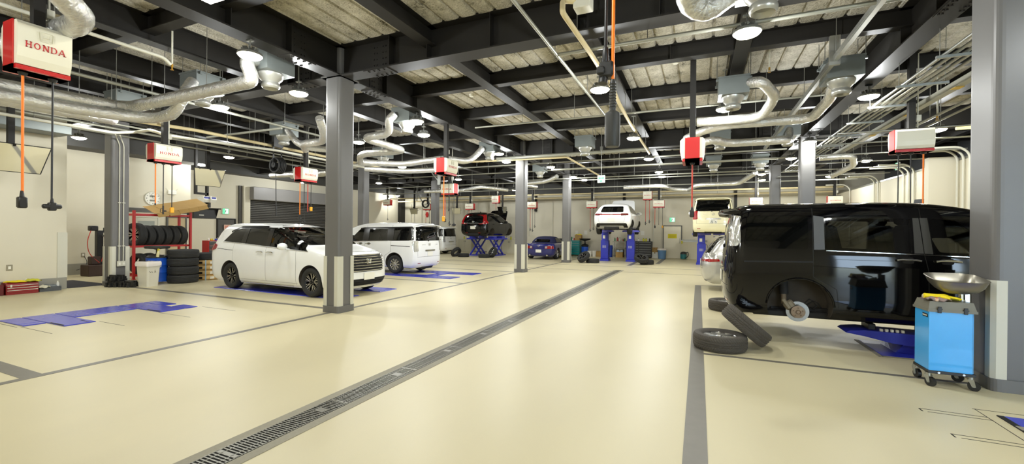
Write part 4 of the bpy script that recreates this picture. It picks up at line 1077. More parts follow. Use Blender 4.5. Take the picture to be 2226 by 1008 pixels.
duct([(-11.7, 5.0, 4.3), (-11.2, 4.8, 3.8), (-10.35, 4.4, 3.62), (-10.32, 3.2, 3.6), (-10.9, .5, 3.62)], .10, 'lowest foil duct of the bundle by the near left wall')
duct([(-5.6, 1.7, 4.1), (-6.02, 2.12, 3.95), (-6.54, 2.56, 3.95), (-7.6, 2.55, 3.95), (-8.6, 2.5, 4.0)], .125, 'thick foil duct elbow above the nearest reel box')
duct([(-11.6, 2.0, 3.55), (-10.6, 2.05, 3.5), (-10.05, 2.35, 3.5), (-10.1, 2.5, 3.6)], .10, 'foil duct end below the nearest reel box at the frame edge')
duct([(-6.75, 8.3, 4.34), (-6.85, 8.2, 4.2), (-7.11, 8.55, 3.95), (-7.9, 8.44, 3.9), (-7.81, 10.1, 3.85), (-9.29, 9.83, 3.8), (-9.7, 10.3, 3.65)], .095, 'zigzag foil duct behind the front column')
duct([(-10.3, 10.9, 3.78), (-9.08, 11.6, 3.75), (-7.42, 11.6, 3.85), (-6.93, 12.3, 3.8), (-6.6, 12.6, 4.3)], .10, 'bent foil duct leading to the vent box by the second aisle column')
duct([(-10.3, 11.15, 3.6), (-9.1, 11.85, 3.55), (-7.9, 12.2, 3.6)], .09, 'lower foil duct under the bent one by the second aisle column')
duct([(-8.0, 7.2, 4.1), (-8.26, 7.57, 3.85), (-9.1, 8.3, 3.85), (-9.75, 8.2, 3.85), (-10.2, 8.7, 3.8)], .095, 'short foil duct peeping out left of the front column')
duct([(-10.5, 8.35, 4.3), (-10.1, 8.4, 3.85), (-9.8, 8.75, 3.8), (-9.2, 9.4, 3.8)], .085, 'foil duct rising from the vent over the second left bay')
duct([(.85, 9.1, 4.36), (1.02, 8.9, 4.3), (1.27, 9.28, 4.15), (1.28, 9.55, 4.1), (1.19, 10.39, 4.0), (-.06, 10.34, 4.0)], .095, 'hook shaped foil duct over the aisle beside the end-on reel')
duct([(-.3, 11.3, 3.85), (.04, 10.81, 3.9), (.44, 10.59, 3.95), (1.77, 10.65, 3.95), (2.13, 10.6, 3.95), (2.2, 9.55, 4.05), (2.2, 9.2, 4.34)], .095, 'long foil duct passing below the hook duct to the large vent box')
duct([(-.1, 12.5, 3.9), (.33, 12.08, 3.95), (.65, 12.56, 3.9), (2.0, 12.6, 3.9), (2.15, 13.2, 4.0), (2.2, 13.5, 4.34)], .10, 'foil duct lowest of the three over the right of the aisle')
duct([(-.3, 4.2, 4.2), (-.15, 4.6, 4.1), (-.11, 4.95, 4.0), (.05, 5.08, 3.95), (.36, 5.2, 4.2), (.5, 5.3, 4.34)], .125, 'fat foil duct bulging down at the frame top beside the bowl vent')
for pts, l in [([(-3.4, 21.4, 3.75), (-1.6, 21.4, 3.75), (-1.2, 22.2, 3.65), (-.4, 22.3, 3.6)], 'foil duct over the far lift bay left of centre'), ([(2.0, 19.0, 3.9), (1.6, 21.3, 3.75), (-.1, 21.5, 3.75), (-.5, 22.3, 3.6)], 'foil duct over the far lift bay right of centre'),
               ([(-5.8, 18.2, 4.0), (-6.4, 18.6, 3.85), (-7.9, 18.9, 3.8), (-7.4, 19.9, 3.75)], 'foil duct left of the third aisle column'), ([(-14, 19.8, 3.7), (-11.8, 20.2, 3.75), (-10.2, 19.4, 3.8), (-9.2, 20.4, 3.7)], 'foil duct far back over the left bays'),
               ([(-15.3, 12.4, 3.7), (-13.4, 12.4, 3.72), (-12.2, 11.7, 3.8), (-10.9, 12.3, 4.0)], 'foil duct above the shutter front'), ([(3.4, 15.9, 3.9), (4.2, 15.8, 3.9), (4.6, 17.2, 3.8), (4.6, 19.6, 3.75)], 'foil duct behind the pale column head'), ([(-15.2, 11.4, 3.62), (-13.0, 11.5, 3.6), (-11.0, 11.1, 3.6)], 'foil duct crossing before the shutter box')]:
    duct(pts, .095, l, rstep=2.5)
# single pipes
pipe([(-2.05, 6.37, 4.30), (2.0, 6.37, 4.30), (2.3, 6.37, 4.30)], .028, 'light steel pipe crossing the aisle just past the first beam', rstep=1.5)
pipe([(-2.05, -2, 4.30), (-2.05, 10.4, 4.30)], .026, 'grey pipe running down the aisle left of the beige pipe', rstep=2.2)
pipe([(-5.5, 10.05, 4.30), (2.6, 10.22, 4.30)], .022, 'thin grey pipe crossing the aisle below the third ceiling bay', rstep=1.6)
pipe([(-6.9, 14.3, 4.22), (-1.5, 14.3, 4.22)], .06, 'thick grey pipe crossing before the second aisle column', rstep=2.5)
pipe([(-1.35, 5.4, 4.5), (-1.62, 5.25, 4.5), (-1.56, 5.05, 4.24), (-1.50, 6.2, 4.2), (-1.48, 8.0, 4.2), (-1.52, 9.0, 4.17), (-1.56, 10.6, 4.2), (-1.55, 15.0, 4.2)], .036, 'long lumpy beige insulated pipe running down the aisle', m_beige, rstep=1.3)
g = MB(); g.box(-1.5, -1.28, 5.3, 5.5, 4.40, 4.56, b=.01); g.cyl((-1.39, 5.4, 4.5), (-1.39, 5.4, DECK), .012, n=8); tag(g.build('pipe_fan_box', m_whitepipe), 'small white box at the near end of the beige ceiling pipe', 'box')
pipe([(-8.3, 14.4, 4.2), (-4.25, 14.45, 4.15), (-4.25, 20.4, 4.15)], .035, 'pale yellow pipe turning down the aisle past the second column', m_beige, rstep=2.5)
pipe([(-7.65, -1, 4.2), (-7.65, 3.9, 4.2), (-7.65, 4.0, 4.12)], .026, 'white pipe above the nearest reel box', m_whitepipe, rstep=1.6)
pipe([(-9.5, -1, 4.1), (-9.5, 8.9, 4.1)], .030, 'grey pipe along the second left ceiling bay', rstep=1.5)
pipe([(-12.4, 7.38, 4.05), (-9.5, 7.40, 4.05)], .030, 'grey pipe branching across to the left column', rstep=1.4)
pipe([(-12.0, 4.7, 4.0), (-11.85, 5.5, 4.0), (-11.55, 6.6, 4.0), (-11.55, 9.4, 4.0), (-11.55, 14, 4.0)], .042, 'thick beige pipe above the tyre rack bay', m_beige, rstep=1.7)
pipe([(-12.8, 1.5, 3.8), (-12.75, 5.5, 3.8), (-12.5, 5.8, 3.86), (-11.9, 5.8, 3.86), (-11.9, 6.2, 3.8), (-11.1, 8.5, 3.8), (-11.1, 12.5, 3.8)], .034, 'cream pipe stepping past the reel box by the left column', m_whitepipe, rstep=1.7)
for i, (x, z) in enumerate([(-13.3, 4.12), (-13.55, 4.05), (-13.8, 4.12), (-14.15, 4.0)]):
    pipe([(x, -1, z), (x, 14.0, z)], .024, ['grey conduit over the left bay ends, innermost of four', 'grey conduit over the left bay ends, second of four', 'grey conduit over the left bay ends, third of four', 'grey conduit over the left bay ends, by the wall'][i], rstep=2.4, group='left conduits')
# far cross pipes, seen edge on under the roof
for i, (y, z, x0, x1) in enumerate([(15.7, 4.2, -14, 2.5), (16.5, 4.05, -5.5, 2.6), (18.0, 4.25, -15, 2.6), (19.9, 4.1, -8, 2.6), (21.6, 4.2, -20, 4.5), (23.4, 4.0, -20, 6.4), (25.4, 3.85, -21, 6.4), (26.3, 3.7, -21, 6.4)]):
    pipe([(x0, y, z), (x1, y, z)], .028 if i < 6 else .045, ['thin pipe crossing just behind the second aisle column', 'thin pipe crossing below the aisle lamps', 'thin pipe crossing mid hall before the third aisle column', 'thin pipe crossing level with the third aisle column', 'pipe crossing the far hall before the back lifts', 'pipe crossing above the back lifts', 'thick pipe along the back wall, upper', 'thick pipe along the back wall, lower'][i], m_pipe if i < 6 else m_beige, rstep=3.0, group='cross pipes')
# strut rail down the aisle and its support
g = MB(); g.box(1.90, 1.97, 3.0, 16, 4.28, 4.34); g.box(1.905, 1.965, 3.0, 16, 4.25, 4.28); o = g.build('ceiling_rail', m_galv); tag(o, 'galvanised strut rail running diagonally past the large vent box', 'rail'); rods(o, [(1.93, y, 4.34) for y in (3.3, 6.3, 8.1, 10.3, 12.5, 14.6)])
g = MB(); g.box(1.86, 2.0, 8.15, 8.21, 4.2, 4.66); tag(g.build('rail_bracket', m_galv), 'flat steel bracket holding the strut rail beside the large vent box', 'bracket')
# conduit racks on the right
CX = [3.06, 3.17, 3.28, 3.37, 3.49]
for i, x in enumerate(CX): pipe([(x, -1, 4.02), (x, 20, 4.02)], .022, ['conduit on the right racks nearest the big beam', 'second conduit on the right racks', 'third conduit on the right racks', 'fourth conduit on the right racks', 'outermost conduit on the right racks'][i], m_galv, rstep=0, group='conduits on the right racks', n=8)
for i, y in enumerate([5.2, 6.4, 7.7, 9.0, 10.3, 11.6, 13.0, 14.4, 16, 18]):
    g = MB(); g.box(2.96, 3.62, y-.02, y+.02, 3.96, 3.998); 
    for x in (3.0, 3.58): g.cyl((x, y, 3.94), (x, y, support_z(x, y)), .005, n=6)
    o = g.build('conduit_rack', m_galv); tag(o, 'galvanised hanger bar under the right hand conduits, one of an even row', 'rack', 'hanger bars under the right conduits')
g = MB(); g.box(3.86, 3.98, 0, 17, 4.0, 4.02); g.box(3.86, 3.87, 0, 17, 4.02, 4.1); g.box(3.97, 3.98, 0, 17, 4.02, 4.1); o = g.build('cable_tray', m_pipe); tag(o, 'flat cable tray with small yellow tags beside the conduit racks', 'tray'); rods(o, [(3.92, y, 4.05) for y in (6, 8.5, 11, 13.5, 16)])
for y in (9.4, 11.2, 13.2): MB().box(3.86, 3.98, y, y+.16, 3.992, 3.999).build('yellow_tag', mat('yellow_tape', (214, 176, 40), .5), o)
pipe([(4.45, 3, 4.0), (4.45, 14, 4.0)], .026, 'grey pipe right of the cable tray', rstep=2.6)
pipe([(4.9, 3, 4.1), (4.9, 15, 4.1)], .022, 'thinner grey pipe far right under the roof', rstep=2.6)
for i, y in enumerate([12.0, 13.4, 15.2, 16.8, 18.5, 20.2]): pipe([(2.9, y, 3.85), (6.5, y, 3.85)], .02, ['cross pipe right of the pale column, nearest', 'cross pipe right of the pale column, second', 'cross pipe right of the pale column, third', 'cross pipe right of the pale column, fourth', 'cross pipe right of the pale column, fifth', 'cross pipe right of the pale column, farthest'][i], m_galv, rstep=2.2, group='right cross pipes')
# flat grey duct on the near left wall
tag(MB().box(-14.55, -13.95, 0, 5.2, 3.78, 3.98, b=.01).build('flat_duct', m_box), 'flat blue grey duct along the top of the near left wall', 'duct')

# ------------------------------------------------------------------ reel boxes
m_redcase = mat('red_reel_case', (196, 28, 26), .3, coat=.4)
m_cover = mat('white_reel_cover', (232, 228, 208), .3)
m_redtext = mat('red_lettering', (190, 34, 40), .4)
m_grylogo = mat('faint_grey_logo', (216, 212, 192), .4)
m_orange = mat('orange_hose', (252, 128, 12), .4)
m_redcord = mat('red_hose', (196, 60, 40), .5)
m_yplug = mat('yellow_plug', (240, 170, 30), .45)
def honda(mb, c, A, B, N, w, h, t=.004):
    """slab serif word H O N D A, total width w and height h"""
    c, A, B, N = Vector(c), Vector(A).normalized(), Vector(B).normalized(), Vector(N).normalized()
    def P(a, b, z=0): return c+A*a+B*b+N*z
    def poly(pts):
        k = len(pts); mb.add([P(*q) for q in pts]+[P(q[0], q[1], t) for q in pts], [tuple(range(k-1,-1,-1)), tuple(range(k, 2*k))]+[(i, (i+1)%k, k+(i+1)%k, k+i) for i in range(k)])
    lw = w/5.0; x0 = -w/2
    def R(i, a0, a1, b0, b1): poly([(x0+lw*(i+a0), (b0-.5)*h), (x0+lw*(i+a1), (b0-.5)*h), (x0+lw*(i+a1), (b1-.5)*h), (x0+lw*(i+a0), (b1-.5)*h)])
    s = .14
    def stem(i, a0, a1, lo=True, hi=True, ext=.07):
        R(i, a0, a1, 0, 1)
        if lo: R(i, a0-ext, a1+ext, 0, .10)
        if hi: R(i, a0-ext, a1+ext, .90, 1)
    def ring(i, ca, ra, t0, t1, a0, a1, n=22):
        for k in range(n):
            p, q = a0+(a1-a0)*k/n, a0+(a1-a0)*(k+1)/n
            f = lambda a, inner: (x0+lw*(i+ca+math.cos(a)*(ra-(t0 if inner else 0))), h*math.sin(a)*(.5-(t1 if inner else 0)))
            poly([f(p, 0), f(q, 0), f(q, 1), f(p, 1)])
    stem(0, .16, .30); stem(0, .66, .80); R(0, .30, .66, .44, .56)
    ring(1, .47, .39, .15, .10, 0, 2*PI)
    stem(2, .16, .27); stem(2, .73, .84, lo=False)
    poly([(x0+lw*2.12, .5*h), (x0+lw*2.34, .5*h), (x0+lw*2.84, -.5*h), (x0+lw*2.68, -.5*h)])
    stem(3, .12, .26, ext=.05); ring(3, .40, .46, .15, .10, -PI/2, PI/2)
    R(3, .26, .42, 0, .10); R(3, .26, .42, .90, 1)
    poly([(x0+lw*4.02, -.5*h), (x0+lw*4.12, -.5*h), (x0+lw*4.48, .5*h), (x0+lw*4.40, .5*h)])
    poly([(x0+lw*4.70, -.5*h), (x0+lw*4.88, -.5*h), (x0+lw*4.56, .5*h), (x0+lw*4.40, .5*h)])
    R(4, .22, .76, .26, .36); R(4, -.04, .22, 0, .09); R(4, .62, .98, 0, .09)
def reel(x, y, z, rz, label, cords, L=.57, H=.42, text=True, two=True, pole=None, kind='a'):
    """long axis along local x, printed front towards local -y"""
    t = thing('reel_box', label, 'reel', (x, y, z), rz, 'red and white reel boxes')
    g = MB(); d = .12
    g.box(-L/2, L/2, -d, d, -H/2, -H/2+.05); g.box(-L/2, -L/2+.012, -d, d, -H/2, H/2); g.box(L/2-.012, L/2, -d, d, -H/2, H/2); g.box(-L/2+.012, L/2-.012, -.02, .02, -H/2+.04, H/2-.02)
    g.box(-L/2+.012, L/2-.012, -d-.045, d+.045, -H/2, -H/2+.045)
    for sx in (-1, 0, 1):
        for sy in (-1, 1): g.cyl((sx*(L/2-.06), sy*(d+.045), -H/2+.022), (sx*(L/2-.06), sy*(d+.052), -H/2+.022), .008, n=8)
    g.build('case', m_redcase, t)
    for sy in (-1, 1):
        c = MB(); pr = [(sy*.02, H/2), (sy*(d+.05), H/2-.01), (sy*(d+.085), H/2-.05), (sy*(d+.085), -H*.05), (sy*(d+.07), -H*.25), (sy*(d+.04), -H/2+.055), (sy*.02, -H/2+.055)]
        e = .022
        c.prism(pr, -L/2+.014+e*0, L/2-.014, 'X'); c.build('cover', m_cover, t)
        if text:
            g = MB(); A = (1, 0, 0) if sy < 0 else (-1, 0, 0)
            honda(g, (0, sy*(d+.086), -.005 if kind == 'a' else .01), A, (0, 0, 1), (0, sy, 0), L*.72, H*.13); g.build('lettering', m_redtext, t)
            g = MB(); emblem(g, (0, sy*(d+.084), H*.24), A, (0, 0, 1), (0, sy, 0), .12); g.build('emblem', m_grylogo, t)
    pz = (support_z(x, y) if pole is None else pole)-z
    g = MB(); g.box(-.05, .05, -.05, .05, H/2, pz); g.box(-L*.42, L*.42, -.03, .03, H/2, H/2+.03); g.box(-.11, .11, -.11, .11, pz-.015, pz); g.build('drop_post', m_steel, t)
    g = MB(); g.tube(fillet([(.10, .02, pz-.03), (.10, .02, H/2+.28), (.10, .02, H/2+.02)], .03), .012, 8); g.box(.07, .14, -.02, .06, H/2+.16, H/2+.27); g.build('service_pipe', m_whitepipe, t)
    for (cx, ck, zl, pl) in cords:
        m = {'o': m_orange, 'k': m_black, 'r': m_redcord}[ck]; r = .013 if ck != 'k' else .010
        c = MB(); c.cyl((cx, 0, -H/2+.01), (cx+random.uniform(-.004, .004), 0, -H/2-zl), r, n=8)
        o = c.build('cord', m, t)
        e = MB(); e.cyl((cx, 0, -H/2-.035), (cx, 0, -H/2+.002), .032, .045, n=14); e.build('cord_guide', m_black, o)
        e = MB(); zb = -H/2-zl
        if pl == 'socket':
            e.cyl((cx, 0, zb-.02), (cx, 0, zb+.06), .022, .014, n=10); e.box(cx-.038, cx+.038, -.038, .038, zb-.14, zb-.01, b=.012)
        elif pl == 'tap':
            e.cyl((cx, 0, zb-.01), (cx, 0, zb+.05), .02, .012, n=10); e.box(cx-.035, cx+.035, -.03, .03, zb-.10, zb, b=.01); e.box(cx-.085, cx+.085, -.028, .028, zb-.075, zb-.02, b=.014)
        elif pl == 'gun':
            e.cyl((cx, 0, zb-.20), (cx, 0, zb), .016, n=10); e.cbox((cx+.03, 0, zb-.12), (.07, .025, .03), b=.006); e.tube([(cx, 0, zb-.05), (cx-.05, 0, zb-.07), (cx-.06, 0, zb-.15), (cx, 0, zb-.17)], .007, 6)
        elif pl == 'yellow':
            e.box(cx-.04, cx+.04, -.03, .03, zb-.13, zb, b=.012)
        else: e.cyl((cx, 0, zb-.05), (cx, 0, zb), .016, n=8)
        e.build('plug', m_yplug if pl == 'yellow' else m_black, o)
    return t
PX = PI/2
reel(-7.15, 2.36, 3.6, PX, 'large square reel box with red HONDA lettering nearest the viewer', [(-.12, 'o', 1.42, 'socket'), (.13, 'k', 1.48, 'tap')], .48, .55, kind='b')
reel(-11.5, 5.9, 3.28, PX, 'HONDA reel box hanging by the left column in front of the wall clock', [(-.18, 'o', .95, 'tip'), (-.02, 'k', 1.0, 'gun'), (.16, 'k', 1.03, 'yellow')])
reel(-11.0, 9.4, 3.2, PX, 'HONDA reel box hanging before the roller shutter beside a black hose reel', [(-.2, 'o', 1.0, 'gun'), (-.05, 'k', 1.1, 'gun'), (.08, 'r', .9, 'tip'), (.2, 'k', .75, 'yellow')])
reel(-6.18, 9.7, 3.23, PX, 'reel box with its red end showing, on the beam behind the front column', [(-.1, 'o', 1.1, 'yellow'), (.15, 'k', .9, 'tip')], pole=MAINB)
reel(-8.75, 14.0, 3.12, 0, 'reel box low beside the grey strut, HONDA front and red end both showing', [(-.2, 'r', .9, 'socket'), (0, 'k', 1.0, 'gun'), (.2, 'k', 1.1, 'tap')])
reel(-.12, 8.5, 3.03, PX, 'reel box seen end-on as a red panel between white covers over the aisle', [(-.05, 'r', .85, 'socket')])
reel(3.6, 10.25, 3.28, 0, 'plain white fronted reel box above the black van bonnet side', [(-.18, 'k', 1.0, 'tip'), (.0, 'k', 1.05, 'tip'), (.18, 'o', 1.02, 'tip')], text=False)
for x, z, k, l, cs in [(-22.0+.6, 3.55, 0, 'far reel box on the left before the white back wall corner', [(0, 'k', .9, 'gun')]), (-17.4, 3.17, 0, 'far reel box beside the strut hose reel, left of the black car', [(-.15, 'r', .85, 'gun'), (.15, 'k', .8, 'gun')]), (-14.0, 3.15, 0, 'far reel box above the black car tail', [(-.1, 'r', .5, 'tip'), (.1, 'k', .6, 'tip')]),
                       (-12.1, 3.58, 1, 'far square reel box above the black car roof', [(0, 'r', .35, 'tip')]), (-9.55, 3.17, 0, 'far reel box between the first two aisle columns', [(-.15, 'r', 1.2, 'gun'), (.0, 'k', 1.25, 'gun'), (.15, 'k', 1.0, 'gun')]), (-5.8, 3.15, 0, 'far reel box left of the raised white car', [(-.1, 'r', 1.2, 'gun'), (.1, 'k', 1.1, 'gun')]),
                       (-2.65, 3.6, 1, 'far square reel box right of the raised white car', [(-.1, 'r', 1.2, 'gun'), (.1, 'r', 1.1, 'gun')]), (-2.05, 3.13, 0, 'far reel box above the back door', [(-.2, 'r', 1.0, 'socket'), (0, 'k', .9, 'tip'), (.2, 'k', 1.0, 'yellow')]), (2.65, 3.15, 0, 'far reel box right of the raised cream van', [(0, 'k', .6, 'tip')]), (5.95, 3.15, 0, 'farthest right reel box by the pale wall', [(0, 'k', .6, 'tip')])]:
    if x < -21: x = -20.9
    reel(x, 25.0, z, 0, l, cs, .48 if k else .60, .50 if k else .42, kind='b' if k else 'a', two=False)
# two long near cords hanging down the aisle centre
t = thing('cord_drop', 'pair of thick near cords hanging in the aisle, one bright orange', 'cord', (-.62, 3.2, 3.7)); t['group'] = ''
del t['group']
g = MB(); g.cyl((.025, 0, .6), (.025, 0, -1.06), .0125, n=10); o = g.build('orange_cord', m_orange, t)
g = MB(); g.lathe([(.014, -1.02), (.022, -1.04), (.024, -1.22), (.022, -1.25), (.052, -1.27), (.056, -1.29), (.056, -1.50), (.05, -1.52), (0, -1.52)], 20, c=(.025, 0, 0)); 
for k in range(9): g.lathe([(.021, -1.05-k*.021), (.0275, -1.057-k*.021), (.021, -1.064-k*.021)], 14, c=(.025, 0, 0))
g.build('socket_plug', mat('grey_black_rubber', (52, 52, 50), .5), o)
g = MB(); g.cyl((-.025, .02, .6), (-.035, .02, -.80), .0125, n=10); o = g.build('black_cord', m_black, t)
g = MB(); g.lathe([(.014, -.76), (.024, -.78), (.026, -.86), (.02, -.88)], 14, c=(-.035, .02, 0)); g.box(-.075, .03, -.03, .07, -1.0, -.88, b=.015); g.box(-.09, -.03, -.045, .02, -.98, -.92, b=.01); g.cyl((-.05, 0, -1.04), (-.045, .01, -.98), .035, n=12); g.build('tap_plug', m_black, o)
g = MB(); g.box(-.12, .12, -.06, .08, .58, .70); g.box(-.04, .04, -.03, .05, .70, 1.24); g.build('ceiling_mount', m_steel, t)
# black hose reel by the third reel box
t = thing('hose_reel', 'coil of black hose on a round reel before the roller shutter', 'reel', (-11.4, 8.75, 3.42))
g = MB()
for k in range(5): g.lathe([(.20+.03*math.cos(a)+.006*k, (k-2)*.045+.022*math.sin(a)) for a in [2*PI*i/8 for i in range(8)]], 26, axis='Y', close=True)
g.build('hose', m_black, t); g = MB(); g.cyl((0, -.14, 0), (0, .14, 0), .08, n=16); g.bar((0, -.13, 0), (0, -.13, .55), .04, .015); g.bar((0, .13, 0), (0, .13, .55), .04, .015); g.box(-.05, .05, -.15, .15, .53, support_z(-11.4, 8.75)-3.42); g.build('reel_bracket', m_black, t)
g = MB(); g.cyl((.0, -.05, -.2), (.02, -.05, -1.2), .012, n=8); g.cyl((.02, -.05, -1.5), (.02, -.05, -1.2), .025, n=8); g.build('hose_end', m_black, t)
# inspection mirrors on posts
m_mirror = mat('mirror_glass', (232, 232, 226), .03, metal=1.0)
def mirror_panel(x, y, z, rz, label, w=1.0, h=.62, post=True):
    t = thing('inspection_mirror', label, 'mirror', (x, y, z), rz, 'tilted mirrors on drop posts')
    M = Matrix.Rotation(.3, 4, 'X')
    po = [(-w/2, h/2), (w/2, h/2), (w*.40, -h/2), (-w*.40, -h/2)]
    g = MB(); g.prism(po, -.02, .0, 'Y', M=M); g.build('mirror_back', m_black, t)
    g = MB(); g.prism([(a*.96, b*.95) for a, b in po], -.026, -.02, 'Y', M=M); g.build('mirror_face', m_mirror, t)
    zt = support_z(x, y)-z
    g = MB(); g.box(-.05, .05, .03, .13, 0, zt); g.bar((0, .08, .1), (0, -.13, .28), .04, .03); g.bar((-.3, .08, .05), (.3, .08, .05), .03, .03); g.build('drop_post', m_steel, t)
    return t
mirror_panel(-13.4, 4.05, 3.02, PX, 'tilted mirror hung before the near left wall at the frame edge', 1.15, .62)
mirror_panel(-14.6, 8.75, 3.2, PX*.9, 'tilted mirror hung above the projector past the tyre rack', .9, .58)
mirror_panel(-18.5, 24.9, 2.9, .2, 'small far mirror left of the black car', .62, .42); mirror_panel(-15.0, 24.9, 2.88, .2, 'small far mirror between reel boxes behind the black car', .66, .42); mirror_panel(-11.6, 24.9, 2.9, .2, 'small far mirror just left of the second aisle column', .62, .42)

# square flood panel, sprinklers, detectors
t = thing('flood_panel', 'square white light panel at the top frame edge left of the front column', 'lamp', (-5.35, 3.15, 4.30)); g = MB(); g.box(-.17, .17, -.17, .17, 0, .06, b=.008); g.build('housing', m_plate, t); g = MB(); g.box(-.155, .155, -.155, .155, -.006, 0); g.build('lens', m_lens, t); g = MB(); g.cyl((0, 0, .06), (0, 0, DECK-4.30), .015, n=8); g.build('stem', m_rod, t)
m_brass = mat('brass_head', (196, 150, 60), .35, metal=.8)
for i, (x, y, z) in enumerate([(-7.65, 4.02, 4.12), (-9.5, 3.4, 4.07), (1.15, 9.0, 4.55), (4.45, 11.5, 3.97)]):
    t = thing('sprinkler_head', ['brass sprinkler at the end of the white pipe above the nearest reel box', 'brass sprinkler below the grey pipe left of the nearest reel box', 'brass sprinkler beside the zinc vent box over the aisle', 'brass sprinkler under the grey pipe right of the cable tray'][i], 'sprinkler', (x, y, z)); g = MB(); g.cyl((0, 0, -.03), (0, 0, .02), .016, n=10); g.cyl((0, 0, -.075), (0, 0, -.07), .025, n=12); g.bar((-.014, 0, -.07), (-.014, 0, -.02), .006, .006); g.bar((.014, 0, -.07), (.014, 0, -.02), .006, .006); g.build('head', m_brass, t); zt = support_z(x, y)-z
    g = MB(); g.cyl((0, 0, .02), (0, 0, zt), .013, n=8); g.build('drop_pipe', m_whitepipe, t)
for i, (x, y) in enumerate([(-.45, 9.0), (-5.2, 9.3), (-2.35, 9.4), (2.0, 7.1), (1.2, 7.2)]):
    o = MB().lathe([(0, DECK-.07), (.05, DECK-.065), (.06, DECK-.02), (.06, DECK)], 18, c=(x, y, 0)).build('smoke_detector', m_plate); tag(o, ['white detector on the deck above the end-on reel', 'white detector on the deck left of the aisle', 'white detector on the deck left of the beige pipe', 'white detector on the deck near the strut rail', 'white detector on the deck right of the bowl vent'][i], 'detector')
# ------------------------------------------------------------------ floor fittings
m_lift = mat('blue_lift_paint', (38, 48, 172), .38, var=.08)
m_liftpl = mat('blue_lift_plate', (64, 72, 196), .2, var=.10, vscale=3)
m_dark = mat('dark_gap', (20, 20, 20), .8)
m_conc = mat('concrete_strip', (150, 145, 128), .7, var=.12, vscale=40)
m_grate = mat('steel_grating', (128, 126, 116), .4, metal=.5, var=.1)
# drain channel along the aisle
t = thing('floor_drain', 'long narrow steel drain grating running down the middle of the floor', 'drain', (-2.95, 0, 0))
g = MB(); 
for s in (-1, 1): g.box(s*.155-.045, s*.155+.045, .2, 17.6, 0, .004)
g.build('concrete_edge', m_conc, t)
g = MB(); g.box(-.11, .11, .2, 17.6, .0, .0015); g.build('drain_channel', m_dark, t)
g = MB(); y = .22; k = 0
while y < 17.58:
    g.box(-.105, .105, y, y+.010, .002, .006); y += .026; k += 1
for x in (-.105, -.05, .05, .098): g.box(x, x+.007, .2, 17.6, .002, .0065)
y = .9
while y < 17.5:
    g.box(-.108, .108, y-.012, y+.012, .002, .0065); g.box(-.045, .045, y-.24, y-.17, .002, .0066); y += 1.0
g.build('grating', m_grate, t)
# bare lift bay near left
def floor_lift(name, label, rects, slots=()):
    t = thing(name, label, 'lift', (0, 0, 0))
    for a, b, c, d in rects:
        g = MB(); g.box(a, b, c, d, 0, .014, b=.003); g.build('lift_plate', m_liftpl, t)
    for a, b, c, d in slots: MB().box(a, b, c, d, .012, .0155).build('plate_slot', m_dark, t)
    return t
t = floor_lift('floor_lift', 'bare blue floor lift plates in a C shape in the empty near left bay', [(-10.5, -9.78, 3.03, 3.28), (-10.5, -9.05, 3.30, 3.68), (-9.76, -9.6, 3.03, 3.28), (-10.5, -9.8, 3.70, 4.58), (-10.47, -9.05, 4.60, 5.0), (-10.47, -9.75, 5.02, 5.23), (-9.5, -9.05, 5.02, 5.23)], [(-9.55, -9.1, 3.30, 3.325), (-9.5, -9.1, 4.60, 4.63), (-9.35, -9.1, 3.60, 3.615)])
g = MB(); 
for a, b, c, d in [(-9.6, -8.6, 3.0, 3.008), (-9.05, -8.3, 3.72, 3.728), (-9.05, -8.1, 4.56, 4.568), (-9.0, -8.0, 5.28, 5.288), (-10.6, -9.6, 2.96, 2.968)]: g.box(a, b, c, d, 0, .0015)
g.build('floor_joint', m_dark, t)
floor_lift('drive_on_lift', 'blue floor lift tracks under the white low minivan', [(-11.65, -7.3, 7.12, 7.75), (-11.6, -7.25, 8.42, 9.05), (-9.0, -8.2, 7.77, 8.40)])
floor_lift('drive_on_lift', 'blue floor lift tracks under the white boxy minivan behind the front column', [(-11.6, -7.25, 11.68, 12.3), (-11.6, -7.2, 13.05, 13.72), (-8.6, -8.2, 12.32, 13.03)])
# hatch lower right
t = thing('floor_pit_lift', 'blue sunken lift with slot lines in the floor at the lower right', 'lift', (0, 0, 0))
g = MB(); g.box(2.36, 3.9, 3.75, 5.03, 0, .006); g.build('lift_plate', m_liftpl, t); g = MB(); g.box(2.36, 3.9, 4.72, 4.80, .0061, .011); g.build('cross_bar', m_conc, t)
g = MB()
for a, b, c, d in [(1.81, 2.26, 4.95, 4.956), (1.85, 2.27, 4.885, 4.891), (1.81, 2.6, 4.42, 4.426), (1.85, 2.7, 4.36, 4.366), (2.25, 3.9, 5.14, 5.146), (2.262, 2.268, 3.9, 5.14), (1.81, 1.82, 4.885, 4.956), (1.81, 1.82, 4.36, 4.426), (2.355, 2.40, 3.8, 5.03)]: g.box(a, b, c, d, 0, .0075 if b-a < .05 and d-c > 1 and a > 2.3 else .0015)
g.build('slot_line', m_dark, t)
